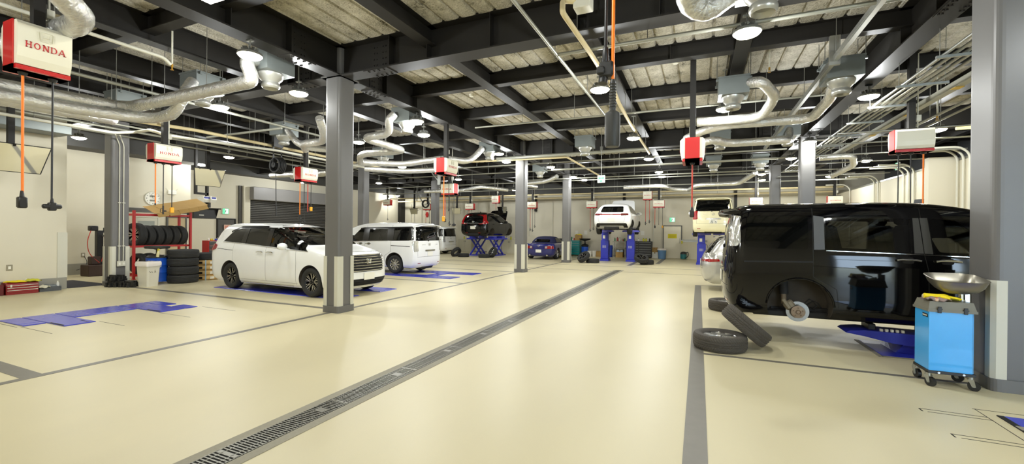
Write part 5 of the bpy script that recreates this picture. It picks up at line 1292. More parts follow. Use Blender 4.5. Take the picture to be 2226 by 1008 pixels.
# lift carrying the black van
t = thing('jack_lift', 'blue in-floor jack with a flat arm lifting the black van beside the blue oil cart', 'lift', (0, 0, 0))
g = MB(); g.box(2.15, 3.3, 6.88, 7.75, 0, .012, b=.003); g.build('base_plate', m_lift, t)
g = MB(); g.box(2.14, 3.3, 6.82, 6.88, 0, .006); g.box(2.10, 2.15, 6.82, 7.75, 0, .006); g.build('steel_frame', m_conc, t)
g = MB(); g.prism([(2.36, .012), (2.95, .012), (2.78, .19), (2.5, .19)], 7.1, 7.6, 'Y'); g.build('pedestal', m_lift, t)
g = MB(); g.prism([(1.82, .23), (2.02, .20), (2.3, .14), (2.5, .12), (3.1, .12), (3.1, .26), (2.02, .28), (1.86, .26)], 7.04, 7.45, 'Y'); a = g.build('arm', m_lift, t)
g = MB()
for i in range(5): g.box(2.19+i*.055, 2.22+i*.055, 7.06, 7.10, .275, .31, b=.004)
g.build('pad_stud', m_plate, a)
MB().box(2.08, 2.16, 7.12, 7.4, .275, .36, b=.01).build('lift_pad', m_black, a); MB().box(2.65, 2.75, 7.12, 7.4, .26, .36, b=.01).build('lift_pad', m_black, a)
g = MB(); g.box(2.56, 2.86, 7.034, 7.04, .155, .225); l = g.build('maker_plate', m_plate, a)
g = MB(); g.box(2.575, 2.585, 7.030, 7.034, .165, .20); g.box(2.575, 2.585, 7.030, 7.034, .208, .216); g.bar((2.60, 7.032, .215), (2.622, 7.032, .19), .004, .009, up=(0,1,0)); g.bar((2.645, 7.032, .215), (2.622, 7.032, .19), .004, .009, up=(0,1,0)); g.box(2.617, 2.627, 7.030, 7.034, .165, .192); g.build('maker_text', mat('dark_red_text', (140, 30, 34), .5), l)

# ------------------------------------------------------------------ tyres and wheels lying about
m_tread = mat('tyre_tread_rubber', (74, 69, 62), .8, var=.12, vscale=15)
TY = {}
def tread_tyre(key='deep', R=.335, W=.205, rr=.215, NA=300, fine=True):
    """tyre with a real directional tread, axis z, centred"""
    if key in TY: return TY[key]
    prof = tyre_prof(R, W, rr); h = W/2; NB = 60 if fine else 0
    side_lo = prof[0:5]; side_hi = prof[7:14]
    cols = [-h*.80+2*h*.80*i/24 for i in range(25)]
    rows = []
    for (r, y) in side_lo[:4]: rows.append((r, y, 0))
    for y in cols: rows.append((R-.012*(abs(y)/(h*.8))**4, y, 1))
    for (r, y) in prof[8:14]: rows.append((r, y, 0))
    vs = []; NR = len(rows)
    for k in range(NA):
        a = 2*PI*k/NA
        for (r, y, td) in rows:
            rad = r
            if td and fine:
                ph = (a/(2*PI)*NB + abs(y)/h*2.3) % 1.0
                if ph < .14 or abs(abs(y)-h*.30) < .0055 or abs(y) < .004: rad -= .008
            elif td:
                if any(abs(y-q*h) < .006 for q in (-.5, -.17, .17, .5)): rad -= .006
            vs.append((rad*math.cos(a), rad*math.sin(a), y))
    fs = [(k*NR+i, ((k+1) % NA)*NR+i, ((k+1) % NA)*NR+(i+1) % NR, k*NR+(i+1) % NR) for k in range(NA) for i in range(NR)]
    g = MB(); g.add(vs, fs, 0, True)
    for k in range(len(g.f)):
        pass
    o = g.build('tyre', m_tread if fine else m_tyre, sharp=30); me = o.data; bpy.data.objects.remove(o); TY[key] = me
    return me
def loose_tyre(name, label, loc, rot, key='deep', rim=None, group=None, R=.335):
    me = tread_tyre(key) if key == 'deep' else tread_tyre('plain', NA=72, fine=False)
    o = bpy.data.objects.new(name, me); COL.objects.link(o); o.location = loc; o.rotation_euler = rot
    s = R/.335; o.scale = (s, s, s); tag(o, label, 'tyre', group)
    if rim:
        _, ri = wheel_meshes(rim, .335, .205, .215); q = bpy.data.objects.new('rim', ri); COL.objects.link(q); q.parent = o; q.rotation_euler = (PI/2, 0, 0)
    return o
loose_tyre('car_wheel', 'wheel lying flat with its silver rim showing on the grey line near the black van', (.27, 6.40, .102), (0, 0, .4), 'deep', 'ten_silver', 'wheels taken off the black van')
# leaning wheel: rests on the floor edge and on the flat wheel
th_ = math.radians(43)
loose_tyre('car_wheel', 'wheel leaning with its tread towards the viewer against the flat wheel', (.60, 6.62, .296), (math.radians(-4), math.radians(40), 0), 'deep', 'ten_silver', 'wheels taken off the black van')
loose_tyre('car_wheel', 'wheel lying flat under the tail of the black van', (.52, 9.62, .102), (0, 0, 1.2), 'deep', 'ten_silver', 'wheels taken off the black van')
loose_tyre('car_wheel', 'wheel just showing beside the flat one beneath the black van', (1.02, 10.05, .27), (math.radians(-12), math.radians(48), .9), 'deep', 'ten_silver', 'wheels taken off the black van')
for (x, y, z, rx, ry, rz, l, rim) in [(-5.25, 20.9, .30, 0, -.75, .9, 'wheel with bright spokes leaning right of the third aisle column', 'five_dark'), (-4.85, 21.15, .103, 0, 0, .2, 'wheel lying flat under the leaning one right of the third aisle column', None),
                                      (-2.5, 21.1, .31, math.radians(28), .12, .3, 'wheel with bright spokes tilted up right of the raised white car', 'five_dark'), (-2.3, 21.55, .103, 0, 0, 0, 'wheel lying behind the tilted one right of the raised white car', None),
                                      (-13.3, 22.05, .26, 0, .95, 2.9, 'wheel leaning left of its fellow in front of the black lifted car', None), (-12.75, 22.0, .103, 0, 0, .5, 'wheel lying flat left of the blue scissor lift', None),
                                      (-11.3, 21.85, .103, 0, 0, .9, 'wheel lying flat at the foot of the scissor lift', None), (-11.0, 22.35, .30, .5, -1.0, .4, 'wheel leaning on the flat one at the foot of the scissor lift', 'five_dark')]:
    loose_tyre('car_wheel', l, (x, y, z), (rx, ry, rz), 'plain', rim, 'wheels on the back bay floor')
# tyre rack with six tyres
m_red = mat('red_rack_paint', (176, 26, 28), .4, var=.06)
t = thing('tyre_rack', 'red steel tyre rack standing behind the left column', 'rack', (-15.4, 7.12, 0))
for x in (0, -.62):
    for y in (0, 1.54): g = MB(); g.box(x-.035, x+.035, y-.03, y+.03, 0, 2.07, b=.004); g.box(x-.05, x+.05, y-.045, y+.045, 0, .015); g.build('upright', m_red, t)
for z, xs in ((1.95, (0, -.62)), (.985, (-.08, -.55)), (.12, (0, -.62))):
    for x in xs: g = MB(); g.bar((x, .03, z), (x, 1.51, z), .04, .06); g.build('cross_beam', m_red, t)
for y in (0, 1.54):
    for z in (1.95, .985, .12): g = MB(); g.bar((-.03, y, z), (-.59, y, z), .035, .05); g.build('end_bar', m_red, t)
for i in range(6):
    R = .36 if i == 0 else .325
    loose_tyre('rack_tyre', ['largest tyre at the end of the red rack, dark spokes showing', 'second tyre in the row on the red rack, next to the largest', 'third tyre in the row on the red rack', 'fourth tyre in the row on the red rack', 'fifth tyre in the row on the red rack', 'last tyre in the row on the red rack, by the far upright'][i], (-15.72, 7.32+i*.225+(.03 if i else 0), 1.0+R-.02), (PI/2, 0, .18), 'plain', 'double_dark' if i == 0 else None, 'tyres on the red rack', R)
for i, y in enumerate((7.4, 7.66)): loose_tyre('rack_tyre', ['black tyre on the floor shelf of the red rack behind the bin', 'second black tyre on the floor shelf of the red rack'][i], (-15.72, y, .14+.31), (PI/2, 0, .15), 'plain', None, 'tyres under the red rack', .32)
m_card = mat('brown_cardboard', (176, 142, 84), .85, var=.08)
t = thing('folded_cardboard', 'stack of folded brown cardboard leaning over the top of the red tyre rack', 'cardboard', (-15.55, 8.25, 2.10))
for k, (y, z, tl) in enumerate([(-.32, .00, .16), (-.05, .06, .22), (.24, .10, .2), (.52, .15, .26)]):
    g = MB(); M = Matrix.Translation((0, y, z+.06+k*.02)) @ Matrix.Rotation(.34, 4, 'Y') @ Matrix.Rotation(tl, 4, 'X')
    g.box(-.35, .33, -.36, .34, -.012, 0, M=M); M2 = M @ Matrix.Translation((.33, 0, 0)) @ Matrix.Rotation(.75, 4, 'Y'); g.box(0, .14, -.30, -.02, -.012, 0, M=M2); g.box(0, .14, .02, .30, -.012, 0, M=M2)
    g.build('card_sheet', m_card, t)
# tyre stack, wrapped tyres
for i in range(4): loose_tyre('stacked_tyre', ['bottom tyre of the tall black stack', 'second tyre up in the tall black stack', 'third tyre up in the tall black stack', 'top tyre of the tall black stack'][i], (-13.52+.012*(i % 2), 7.42, .12+i*.236), (0, 0, i*.8), 'plain', None, 'black tyre stack', .37 if i < 3 else .375)
m_wrap = mat('brown_wrapping_paper', (206, 172, 112), .8, var=.1, vscale=12)
for i in range(4):
    t = thing('wrapped_tyre', ['paper wrapped tyre at the bottom of the wrapped stack', 'paper wrapped tyre second from the bottom', 'paper wrapped tyre third from the bottom', 'topmost paper wrapped tyre under a bare black tyre'][i], 'tyre', (-13.75, 8.2, i*.15), .2*i, 'paper wrapped tyres')
    g = MB(); g.lathe([(.18, .01), (.30, .004), (.335, .03), (.345, .072), (.335, .118), (.30, .146), (.18, .142)], 28, close=True); g.build('wrapping', m_wrap, t)
    R_ = Matrix.Rotation(-.2*i, 4, 'Z')
    MB().lathe([(.348, .045), (.349, .10), (.30, .12), (.30, .04)], 4, a0=-1.35, a1=-.85, close=True).xf(R_).build('black_label', m_black, t)
    MB().lathe([(.347, .04), (.348, .108), (.30, .12), (.30, .03)], 3, a0=-.30, a1=.02, close=True).xf(R_).build('white_label', m_plate, t)
    MB().lathe([(.347, .004), (.351, .07), (.346, .148), (.3, .15), (.3, 0)], 2, a0=-.66, a1=-.58, close=True).xf(R_).build('blue_tape', mat('pale_blue_tape', (150, 186, 214), .5), t)
loose_tyre('stacked_tyre', 'bare black tyre on top of the paper wrapped tyres', (-13.75, 8.2, .60+.105), (0, 0, 0), 'plain', None, None, .34)
# bin, drum
m_bin = mat('pale_grey_plastic', (216, 212, 196), .5); m_bag = mat('thin_white_bag', (232, 226, 220), .35)
t = thing('waste_bin', 'pale square waste bin lined with a white bag in front of the tyre rack', 'bin', (-13.4, 6.52, 0), .25)
g = MB(); A = rpoly([(-.15,-.15),(.15,-.15),(.15,.15),(-.15,.15)], .04); B = [(x*1.22, y*1.22) for x, y in A]; n = len(A)
g.add([(x, y, 0) for x, y in A]+[(x, y, .60) for x, y in B], [tuple(range(n-1,-1,-1))]+[(i, (i+1)%n, n+(i+1)%n, n+i) for i in range(n)]); g.build('tub', m_bin, t)
g = MB(); rnd = random.Random(5); rows = []
for (s, z, j) in ((1.20, .66, .02), (1.32, .655, .02), (1.38, .60, .03), (1.34, .54, .03)):
    rows.append([(x*s*(1+rnd.uniform(-j, j)), y*s*(1+rnd.uniform(-j, j)), z+rnd.uniform(-.012, .012)) for x, y in A])
g.add([p for r in rows for p in r], [(k*n+i, k*n+(i+1)%n, (k+1)*n+(i+1)%n, (k+1)*n+i) for k in range(3) for i in range(n)], 0, True); g.add([(x*.98, y*.98, .61) for x, y in B], [tuple(range(n))]); g.build('bin_bag', m_bag, t)
g = MB()
for a, b in (((.172, .02, .36), (.176, .03, .44)), ((.172, .03, .40), (.174, .055, .37)), ((.172, -.03, .37), (.174, -.06, .40)), ((.173, -.08, .37), (.176, -.12, .41))): g.bar(a, b, .004, .008)
g.build('marker_mark', m_black, t)
m_drum = mat('blue_drum_paint', (28, 84, 190), .35)
t = thing('oil_drum', 'blue oil drum on a castor dolly with a dark drain tray above it', 'drum', (-13.92, 6.98, 0))
g = MB(); g.lathe([(0, .06), (.25, .06), (.255, .08), (.25, .10), (.25, .30), (.258, .315), (.25, .33), (.25, .50), (.258, .515), (.25, .53), (.25, .70), (.257, .715), (0, .715)], 30); g.build('barrel', m_drum, t)
g = MB(); g.lathe([(0, .716), (.235, .716), (.24, .75), (.20, .79), (.06, .80), (.05, .83), (.03, .83), (.03, .94), (.09, .96), (.27, .975), (.29, 1.0), (.29, 1.045), (.27, 1.045), (.25, 1.0), (0, .99)], 26); g.build('drain_tray', mat('dark_grey_plastic', (52, 52, 50), .5), t)
g = MB()
for k in range(7): g.cbox((.2525*math.cos(-.75+k*.1), .2525*math.sin(-.75+k*.1), .40+k*.014), (.006, .02, .035 if k % 2 else .028), rz=-.75+k*.1)
for k in range(3): g.cbox((.2525*math.cos(-.45+k*.07), .2525*math.sin(-.45+k*.07), .63-.01*k), (.006, .022, .018), rz=-.45+k*.07)
g.build('drum_lettering', m_plate, t)
g = MB()
for k in range(4):
    a = PI/4+k*PI/2; g.bar((0, 0, .05), (.34*math.cos(a), .34*math.sin(a), .05), .05, .02)
g.build('dolly', m_drum, t)
for k in range(4):
    a = PI/4+k*PI/2; g = MB(); c = (.34*math.cos(a), .34*math.sin(a), .026); g.cyl((c[0], c[1]-.014, c[2]), (c[0], c[1]+.014, c[2]), .026, n=14); g.build('castor', m_rimsilver, t)
t = thing('spray_bottle', 'yellow white spray bottle standing by the blue drum rim', 'bottle', (-13.70, 6.88, .755)); g = MB(); g.lathe([(0, 0), (.035, 0), (.038, .08), (.03, .14), (.012, .17), (.012, .19)], 14); g.xf(Matrix.Rotation(.25, 4, 'Y')); g.build('bottle_body', mat('cream_plastic', (224, 214, 160), .4), t); g = MB(); g.box(-.05, .03, -.012, .012, .19, .225); g.box(-.05, -.03, -.01, .01, .14, .19); g.xf(Matrix.Rotation(.25, 4, 'Y')); g.build('trigger', mat('yellow_plastic', (226, 206, 60), .4), t)
# black blocks
t0 = None
for i, (x, y, z, rz) in enumerate([(-14.05, 6.02, 0, .1), (-13.86, 6.12, 0, .5), (-14.0, 6.2, 0, 0), (-14.04, 6.05, .12, .1), (-13.95, 6.16, .12, .2), (-13.72, 6.32, 0, .4), (-13.6, 6.2, 0, .1)]):
    l = ['black rubber block at the left column foot, front of the heap', 'black rubber block at the heap corner toward the aisle', 'black rubber block at the back of the heap', 'black rubber block stacked on the heap front', 'black rubber block stacked on the heap back', 'loose black rubber block between heap and bin', 'black rubber block nearest the bin foot'][i]
    if t0 is None:
        t0 = q = thing('rubber_block', l, 'block', (x, y, z), rz, 'black blocks by the left column')
        g = MB()
        for a in (-.05, .05): g.box(a-.03, a+.03, -.08, .08, 0, .045, b=.006); g.box(a-.022, a+.022, -.07, .07, .045, .09, b=.004); 
        g.box(-.085, .085, -.025, .025, .02, .12, b=.006); g.build('block_body', m_black, t0)
    else: q = dup(t0, (x, y, z*1.3), rz, l)
    q.scale = (1.3, 1.3, 1.3)
# toolbox, tray, gloves
m_tred = mat('maroon_toolbox', (140, 30, 32), .4)
t = thing('tool_box', 'maroon toolbox with chrome drawer lines on the floor at the near left wall', 'toolbox', (-14.42, 4.5, 0))
g = MB(); g.box(-.13, .13, -.26, .26, 0, .19, b=.006); g.prism([(-.13, .195), (.13, .195), (.12, .25), (.05, .275), (-.10, .275), (-.13, .25)], -.262, .262, 'Y', M=None); g.build('case', m_tred, t)
for z in (.05, .105, .16): g = MB(); g.box(.13, .138, -.24, .24, z, z+.055-.012, b=.003); d = g.build('drawer', m_tred, t); g = MB(); g.box(.134, .143, -.245, .245, z+.040, z+.052); g.build('pull_strip', m_chrome, d)
g = MB(); g.box(.13, .142, -.2, -.17, .17, .23); g.build('latch', m_chrome, t)
t = thing('tool_box', 'dark red toolbox just showing behind the maroon one at the frame edge', 'toolbox', (-14.42, 4.0, 0)); g = MB(); g.box(-.13, .13, -.22, .21, 0, .24, b=.01); g.build('case', mat('dark_red_box', (96, 22, 26), .4), t); g = MB(); g.tube([(0, -.1, .235), (0, -.1, .27), (0, .1, .27), (0, .1, .235)], .008, 6); g.build('handle', m_black, t)
t = thing('tool_tray', 'grey open tool tray with rags next to the maroon toolbox', 'tray', (-14.45, 4.98, 0)); g = MB(); g.box(-.11, .11, -.19, .19, 0, .012); 
for a, b, c, d in ((-.11, .11, -.19, -.178), (-.11, .11, .178, .19), (-.11, -.098, -.178, .178), (.098, .11, -.178, .178)): g.box(a, b, c, d, .012, .11)
g.build('tray_body', mat('slate_grey_plastic', (84, 88, 92), .5), t)
def rag(name, label, c, s, m, seed, cat='rag', flat=.35):
    rnd = random.Random(seed); g = MB(); N = 12; vs = []
    ph = [rnd.uniform(0, 6) for _ in range(6)]
    for i in range(N+1):
        for j in range(N+1):
            u, v = -1+2*i/N, -1+2*j/N; r = max(abs(u), abs(v))
            z = (flat*(1-r**2)+.12*math.sin(4*u+ph[0])*math.cos(3*v+ph[1])+.07*math.sin(8*u+5*v+ph[2]))*s[2]*2+s[2]*.35
            vs.append((u*s[0]*(1+.12*math.sin(5*v+ph[3])), v*s[1]*(1+.12*math.sin(4*u+ph[4])), max(z, .002)))
    n1 = N+1; K = n1*n1
    g.add(vs+[(x, y, max(0, z-.008)) for x, y, z in vs], [(i*n1+j, i*n1+j+1, (i+1)*n1+j+1, (i+1)*n1+j) for i in range(N) for j in range(N)]+[(K+i*n1+j, K+(i+1)*n1+j, K+(i+1)*n1+j+1, K+i*n1+j+1) for i in range(N) for j in range(N)], 0, True)
    o = g.build(name, m, sharp=80); o.location = c; tag(o, label, cat); return o
m_yel = mat('yellow_cloth', (246, 222, 24), .7); m_yel2 = mat('lime_glove', (206, 204, 50), .6)
rag('yellow_cloth', 'bright yellow cloth laid on the maroon toolbox', (-14.42, 4.42, .272), (.11, .16, .035), m_yel, 1)
rag('lime_glove', 'lime yellow glove draped at the end of the maroon toolbox', (-14.38, 4.68, .272), (.15, .11, .055), m_yel2, 2, 'glove')
rag('grey_rag', 'crumpled grey rags heaped in the grey tool tray', (-14.45, 5.0, .06), (.11, .16, .09), mat('grey_cloth', (116, 122, 124), .8), 3)
rag('work_glove', 'off-white work glove hanging over the grey tool tray front', (-14.36, 4.86, .09), (.09, .10, .06), mat('white_cotton', (214, 210, 186), .8), 4, 'glove')
def bottle(label, c, h, r, m, cap=None, cat='bottle', name='bottle'):
    t = thing(name, label, cat, c); g = MB(); g.lathe([(0, 0), (r, 0), (r, h*.72), (r*.8, h*.80), (r*.4, h*.86)], 14); g.build('body', m, t); g = MB(); g.lathe([(r*.45, h*.85), (r*.45, h), (0, h)], 12); g.build('cap', cap or m_plate, t); return t
bottle('small white capped pot on the maroon toolbox lid', (-14.45, 4.60, .276), .06, .03, m_plate)
bottle('white spray can at the far end of the grey tool tray', (-14.42, 5.13, .012), .22, .03, mat('white_can', (210, 210, 205), .35))
# wall plates, alcove things
def wall_plate(label, c, nrm, w=.07, h=.12, name='wall_socket'):
    t = thing(name, label, 'socket', c); g = MB(); d = .012
    if nrm == 'X': g.box(0, d, -w/2, w/2, -h/2, h/2, b=.003); i = MB(); i.box(d, d+.004, -w*.22, w*.22, -h*.25, h*.25)
    else: g.box(-w/2, w/2, -d, 0, -h/2, h/2, b=.003); i = MB(); i.box(-w*.22, w*.22, -d-.004, -d, -h*.25, h*.25)
    g.build('plate', mat('grey_beige_plate', (150, 144, 122), .5), t); i.build('insert', m_plate, t); return t
wall_plate('grey socket plate on the near left wall above the toolboxes', (-14.6, 4.38, .60), 'X', .10, .14)
wall_plate('grey socket plate on the alcove wall with a dangling lead', (-18.6, 7.22, .64), 'X', .10, .14)
pipe([(-18.58, 7.24, .60), (-18.55, 7.32, .40), (-18.5, 7.22, .22), (-18.45, 7.0, .16)], .008, 'dark lead dangling from the alcove socket', m_black, 0, 'power_lead', .1, None)
tag(MB().box(-16.7, -14.62, 5.40, 6.26, 0, .012, b=.003).build('floor_mat', mat('charcoal_mat', (46, 45, 52), .9, var=.1, vscale=60)), 'charcoal floor mat in the opening past the near left wall', 'mat')
t = thing('tyre_changer', 'black tyre changing machine with red hoses seen in the alcove', 'machine', (-17.75, 7.2, 0))
g = MB(); g.box(-.25, .25, -.28, .18, 0, .36, b=.02); g.box(-.12, .1, -.16, .1, .36, .62, b=.02); g.build('base_box', mat('dark_brown_case', (58, 40, 32), .5), t)
g = MB(); g.box(-.08, .08, .0, .16, .36, 1.45, b=.01); g.build('mast', m_black, t)
g = MB(); g.bar((0, .08, 1.42), (0, .75, 1.40), .09, .07); g.box(-.07, .07, -.18, .04, 1.44, 1.60, b=.02); g.cyl((0, -.1, 1.52), (.09, -.1, 1.52), .04, n=12); g.box(-.05, .05, .2, .3, 1.44, 1.54); g.build('swing_arm', m_black, t)
g = MB(); g.box(-.16, .2, .12, .62, 1.26, 1.31); g.build('tool_shelf', m_galv, t)
g = MB(); g.tube(fillet([(.05, -.14, 1.45), (.1, -.26, 1.1), (.08, -.2, .7), (.1, .05, .42)], .2), .011, 7); g.tube(fillet([(.1, .16, 1.3), (.14, .2, .9), (.1, .1, .45)], .2), .009, 7); g.build('air_hose', m_redcord, t)
g = MB(); g.box(-.2, .22, .2, .62, .1, .52, b=.03); g.cyl((.23, .4, .3), (.28, .4, .3), .13, n=18); g.build('motor_unit', mat('dark_red_box', (96, 22, 26), .4), t)
# conduits on the left column
for i, y in enumerate((6.21, 6.30)):
    t = thing('column_conduit', ['pale conduit down the left column, nearer one, with a switch box', 'pale conduit down the left column, farther one, with a switch box'][i], 'conduit', (-14.14, y, 0), 0, 'conduits on the left column')
    g = MB(); g.tube(fillet([(.014, 0, .66), (.014, 0, 3.75), (.1, -.1, 3.9), (.5, -.3, 3.92)], .12), .013, 8); g.build('conduit', m_whitepipe, t)
    g = MB(); g.box(0, .045, -.045, .045, .52, .66, b=.006); g.build('switch_box', m_guard, t); g = MB(); g.box(.045, .049, -.018, .018, .56, .62); g.build('switch', m_plate, t)
    for z in (1.05, 2.2): g = MB(); g.box(0, .03, -.035, .035, z, z+.02); g.build('pipe_clip', m_whitepipe, t)
# clock
t = thing('wall_clock', 'round white wall clock with two small displays above the tyre rack', 'clock', (-18.59, 9.15, 2.64))
g = MB(); g.lathe([(0, 0), (.255, 0), (.26, .03), (.25, .05), (.235, .045)], 40, axis='X'); g.build('clock_case', mat('pale_clock_case', (206, 204, 190), .4), t)
g = MB(); g.lathe([(0, .04), (.236, .04)], 40, axis='X'); f = g.build('dial', m_plate, t)
g = MB(); g.box(.041, .044, -.10, .10, .05, .11); g.box(.041, .044, -.10, .10, -.11, -.05); g.build('display', mat('lcd_grey', (110, 108, 92), .3), f)
g = MB()
for k in range(12):
    a = 2*PI*k/12; g.cbox((.043, .195*math.sin(a), .195*math.cos(a)), (.004, .016 if k % 3 else .022, .03), M=Matrix.Rotation(0, 4, 'X'))
g.build('hour_mark', m_seam, f)
g = MB(); g.bar((.047, 0, 0), (.047, .10, -.02), .012, .004); g.bar((.047, .0, 0), (.047, -.04, .17), .01, .004); g.build('clock_hand', m_seam, t)
t = thing('emergency_light', 'white twin-ear emergency light on the wall above the clock', 'lamp', (-18.59, 9.78, 2.93)); g = MB(); g.box(0, .06, -.14, .14, -.09, .06, b=.01); g.build('housing', m_plate, t); g = MB(); g.bar((.03, -.14, .06), (.03, -.2, .14), .015, .015); g.bar((.03, .14, .06), (.03, .2, .14), .015, .015); g.build('ear', m_guard, t)
MB().box(-18.6, -18.56, 8.3, 10.44, 2.12, 2.27).build('trim_2', m_shut, kind='structure')
def door(name, c, along_, w, h, m, frame, glass=None, handle=True):
    """c = lower middle; along_ 'Y' (door in a wall facing +x) or 'X' (facing -y)"""
    t = bpy.data.objects.new(name, None); COL.objects.link(t); t.location = c; t['kind'] = 'structure'; t.rotation_euler = (0, 0, PI/2 if along_ == 'Y' else 0)
    g = MB(); f = .05
    g.box(-w/2-f, -w/2, -.03, .05, 0, h+f); g.box(w/2, w/2+f, -.03, .05, 0, h+f); g.box(-w/2, w/2, -.03, .05, h, h+f); g.build('door_frame', frame, t, kind='structure')
    g = MB(); g.box(-w/2, w/2, -.005, .04, 0, h, b=.003); g.build('door_leaf', m, t, kind='structure')
    if glass: g = MB(); g.box(-w/2+.1, w/2-.1, -.012, -.004, glass[0], glass[1], b=.002); g.build('door_glass', mat('door_glass', (150, 156, 150), .1, coat=.6), t, kind='structure')
    if handle: g = MB(); g.tube(fillet([(w/2-.07, -.005, .9), (w/2-.07, -.045, .9), (w/2-.07, -.045, 1.2), (w/2-.07, -.005, 1.2)], .02), .009, 8); g.build('door_handle', m_galv, t, kind='structure')
    return t
door('door_1', (-18.56, 8.95, 0), 'Y', .72, 1.93, m_guard, m_guard, (1.0, 1.8)); door('door_2', (-18.56, 9.95, 0), 'Y', .6, 1.95, mat('tan_door', (186, 168, 132), .5), m_shut, None, False)
door('door_3', (-21.46, 13.7, 0), 'Y', .82, 2.0, m_shut, m_steel); d4 = door('door_4', (-1.46, 27.36, 0), 'X', .98, 1.92, mat('cream_door', (238, 232, 210), .5), m_shut)
m_green = mat('exit_sign_green', (60, 190, 130), .4, emit=(120, 230, 180), estr=.8)
m_sgwhite = mat('exit_sign_white', (240, 250, 245), .4, emit=(235, 250, 240), estr=1.0)
def exit_sign(label, c, nrm):
    t = thing('exit_sign', label, 'sign', c, {'X': PI/2, 'Y': 0, '-X': -PI/2}[nrm])
    g = MB(); g.box(-.16, .16, -.05, 0, -.14, .14, b=.006); g.build('case', m_guard, t); g = MB(); g.box(-.15, .15, -.055, -.05, -.13, .13); f = g.build('face', m_green, t)
    g = MB(); g.box(-.035, .12, -.058, -.055, -.11, .11); w = g.build('doorway_shape', m_sgwhite, f)
    g = MB(); g.ball((.0, -.060, .055), (.018, .004, .02), 10); g.bar((.0, -.06, .035), (-.02, -.06, -.03), .004, .03, up=(1,0,0)); g.bar((-.02, -.06, -.03), (-.06, -.06, -.08), .004, .016, up=(1,0,0)); g.bar((-.015, -.06, -.03), (.03, -.06, -.06), .004, .016, up=(1,0,0)); g.bar((.0, -.06, .03), (.05, -.06, .0), .004, .013, up=(1,0,0)); g.build('running_figure', mat('dark_green', (20, 110, 70), .5), f)
    return t
exit_sign('small green exit sign over the back door with the yellow notice', (-1.47, 27.39, 2.31), 'Y'); exit_sign('small green exit sign on the far left wall beside the shutter', (-21.49, 13.65, 2.40), 'X'); es = exit_sign('green exit sign hung above the right partition', (6.95, 20.8, 4.15), '-X'); MB().cyl((0, -.03, .14), (0, -.03, DECK-4.15), .01, n=8).build('drop_rod', m_rod, es)
t = thing('arrow_sign', 'small white hanging sign with green arrows above the aisle', 'sign', (-2.95, 14.0, 3.28)); g = MB(); g.box(-.12, .12, -.02, .02, -.12, .12, b=.004); g.build('sign_box', m_sgwhite, t); g = MB(); g.prism([(-.10, .03), (-.05, .08), (-.05, .045), (.05, .045), (.05, .08), (.10, .03), (.05, -.02), (.05, .015), (-.05, .015), (-.05, -.02)], -.024, -.02, 'Y'); g.box(-.04, .04, -.024, -.02, -.09, -.05); g.build('arrow', m_green, t); g = MB(); g.cyl((0, 0, .12), (0, 0, support_z(-2.95, 14.0)-3.28), .008, n=8); g.cbox((0, 0, 1.0), (.08, .08, .12)); g.build('drop_rod', m_rod, t)
for lab, c, w, h, m in [('red-printed white notice taped to the dark far left door', (-21.405, 13.72, 1.62), .34, .24, mat('pink_notice', (226, 190, 170), .6)), ('yellow notice below the white one on the dark far left door', (-21.405, 13.72, 1.32), .34, .22, mat('yellow_notice', (226, 214, 30), .6))]:
    t = thing('door_notice', lab, 'notice', c); g = MB(); g.box(0, .004, -w/2, w/2, -h/2, h/2); g.build('sheet', m, t); g = MB()
    for k in range(5): g.box(.004, .006, -w*.36+k*w*.155, -w*.36+k*w*.155+.03, -h*.3, h*.3)
    g.build('print_row', mat('notice_print', (190, 70, 50), .6) if 'red' in lab else mat('notice_print_olive', (176, 160, 24), .6), t)
t = thing('door_notice', 'yellow notice fixed on the cream back door', 'notice', (-1.46, 27.35, 1.33)); g = MB(); g.box(-.25, .25, -.004, 0, -.13, .13); g.build('sheet', mat('yellow_notice', (226, 214, 30), .6), t); g = MB()
for k, (a, b) in enumerate([(-.2, .2), (-.18, .2), (-.2, .12)]):
    x = a
    while x < b: g.box(x, x+.03, -.006, -.004, .05-k*.06, .085-k*.06); x += .045
g.build('print_row', mat('notice_print_olive', (176, 160, 24), .6), t)
# shutter wall
t = bpy.data.objects.new('door_5', None); COL.objects.link(t); t['kind'] = 'structure'
g = MB(); z = 0
while z < 3.05: g.prism([(-21.49, z), (-21.45, z+.02), (-21.45, z+.075), (-21.49, z+.095)], 14.85, 20.9, 'Y'); z += .095
g.build('shutter_curtain', m_shut, t, kind='structure'); g = MB(); g.box(-21.5, -20.95, 14.75, 21.0, 3.05, 3.72, b=.02); g.build('shutter_box', mat('grey_shutter_box', (128, 126, 124), .45), t, kind='structure')
MB().box(-21.5, -21.25, 14.45, 14.78, 0, 3.74).build('trim_3', m_wall, kind='structure'); MB().box(-21.5, -21.38, 14.3, 14.45, 0, 3.74).build('trim_4', m_shut, kind='structure'); MB().box(-21.5, -21.2, 26.9, 27.4, 0, DECK).build('trim_5', m_steel, kind='structure')
MB().box(-13.6, -12.9, 27.1, 27.4, 0, DECK).build('trim_6', m_wall, kind='structure')
for i, x in enumerate((-4.3, -10.2, 1.9)): MB().box(x-.07, x+.07, 27.2, 27.4, 2.9, DECK).build('trim_%d' % (7+i), m_steel, kind='structure')
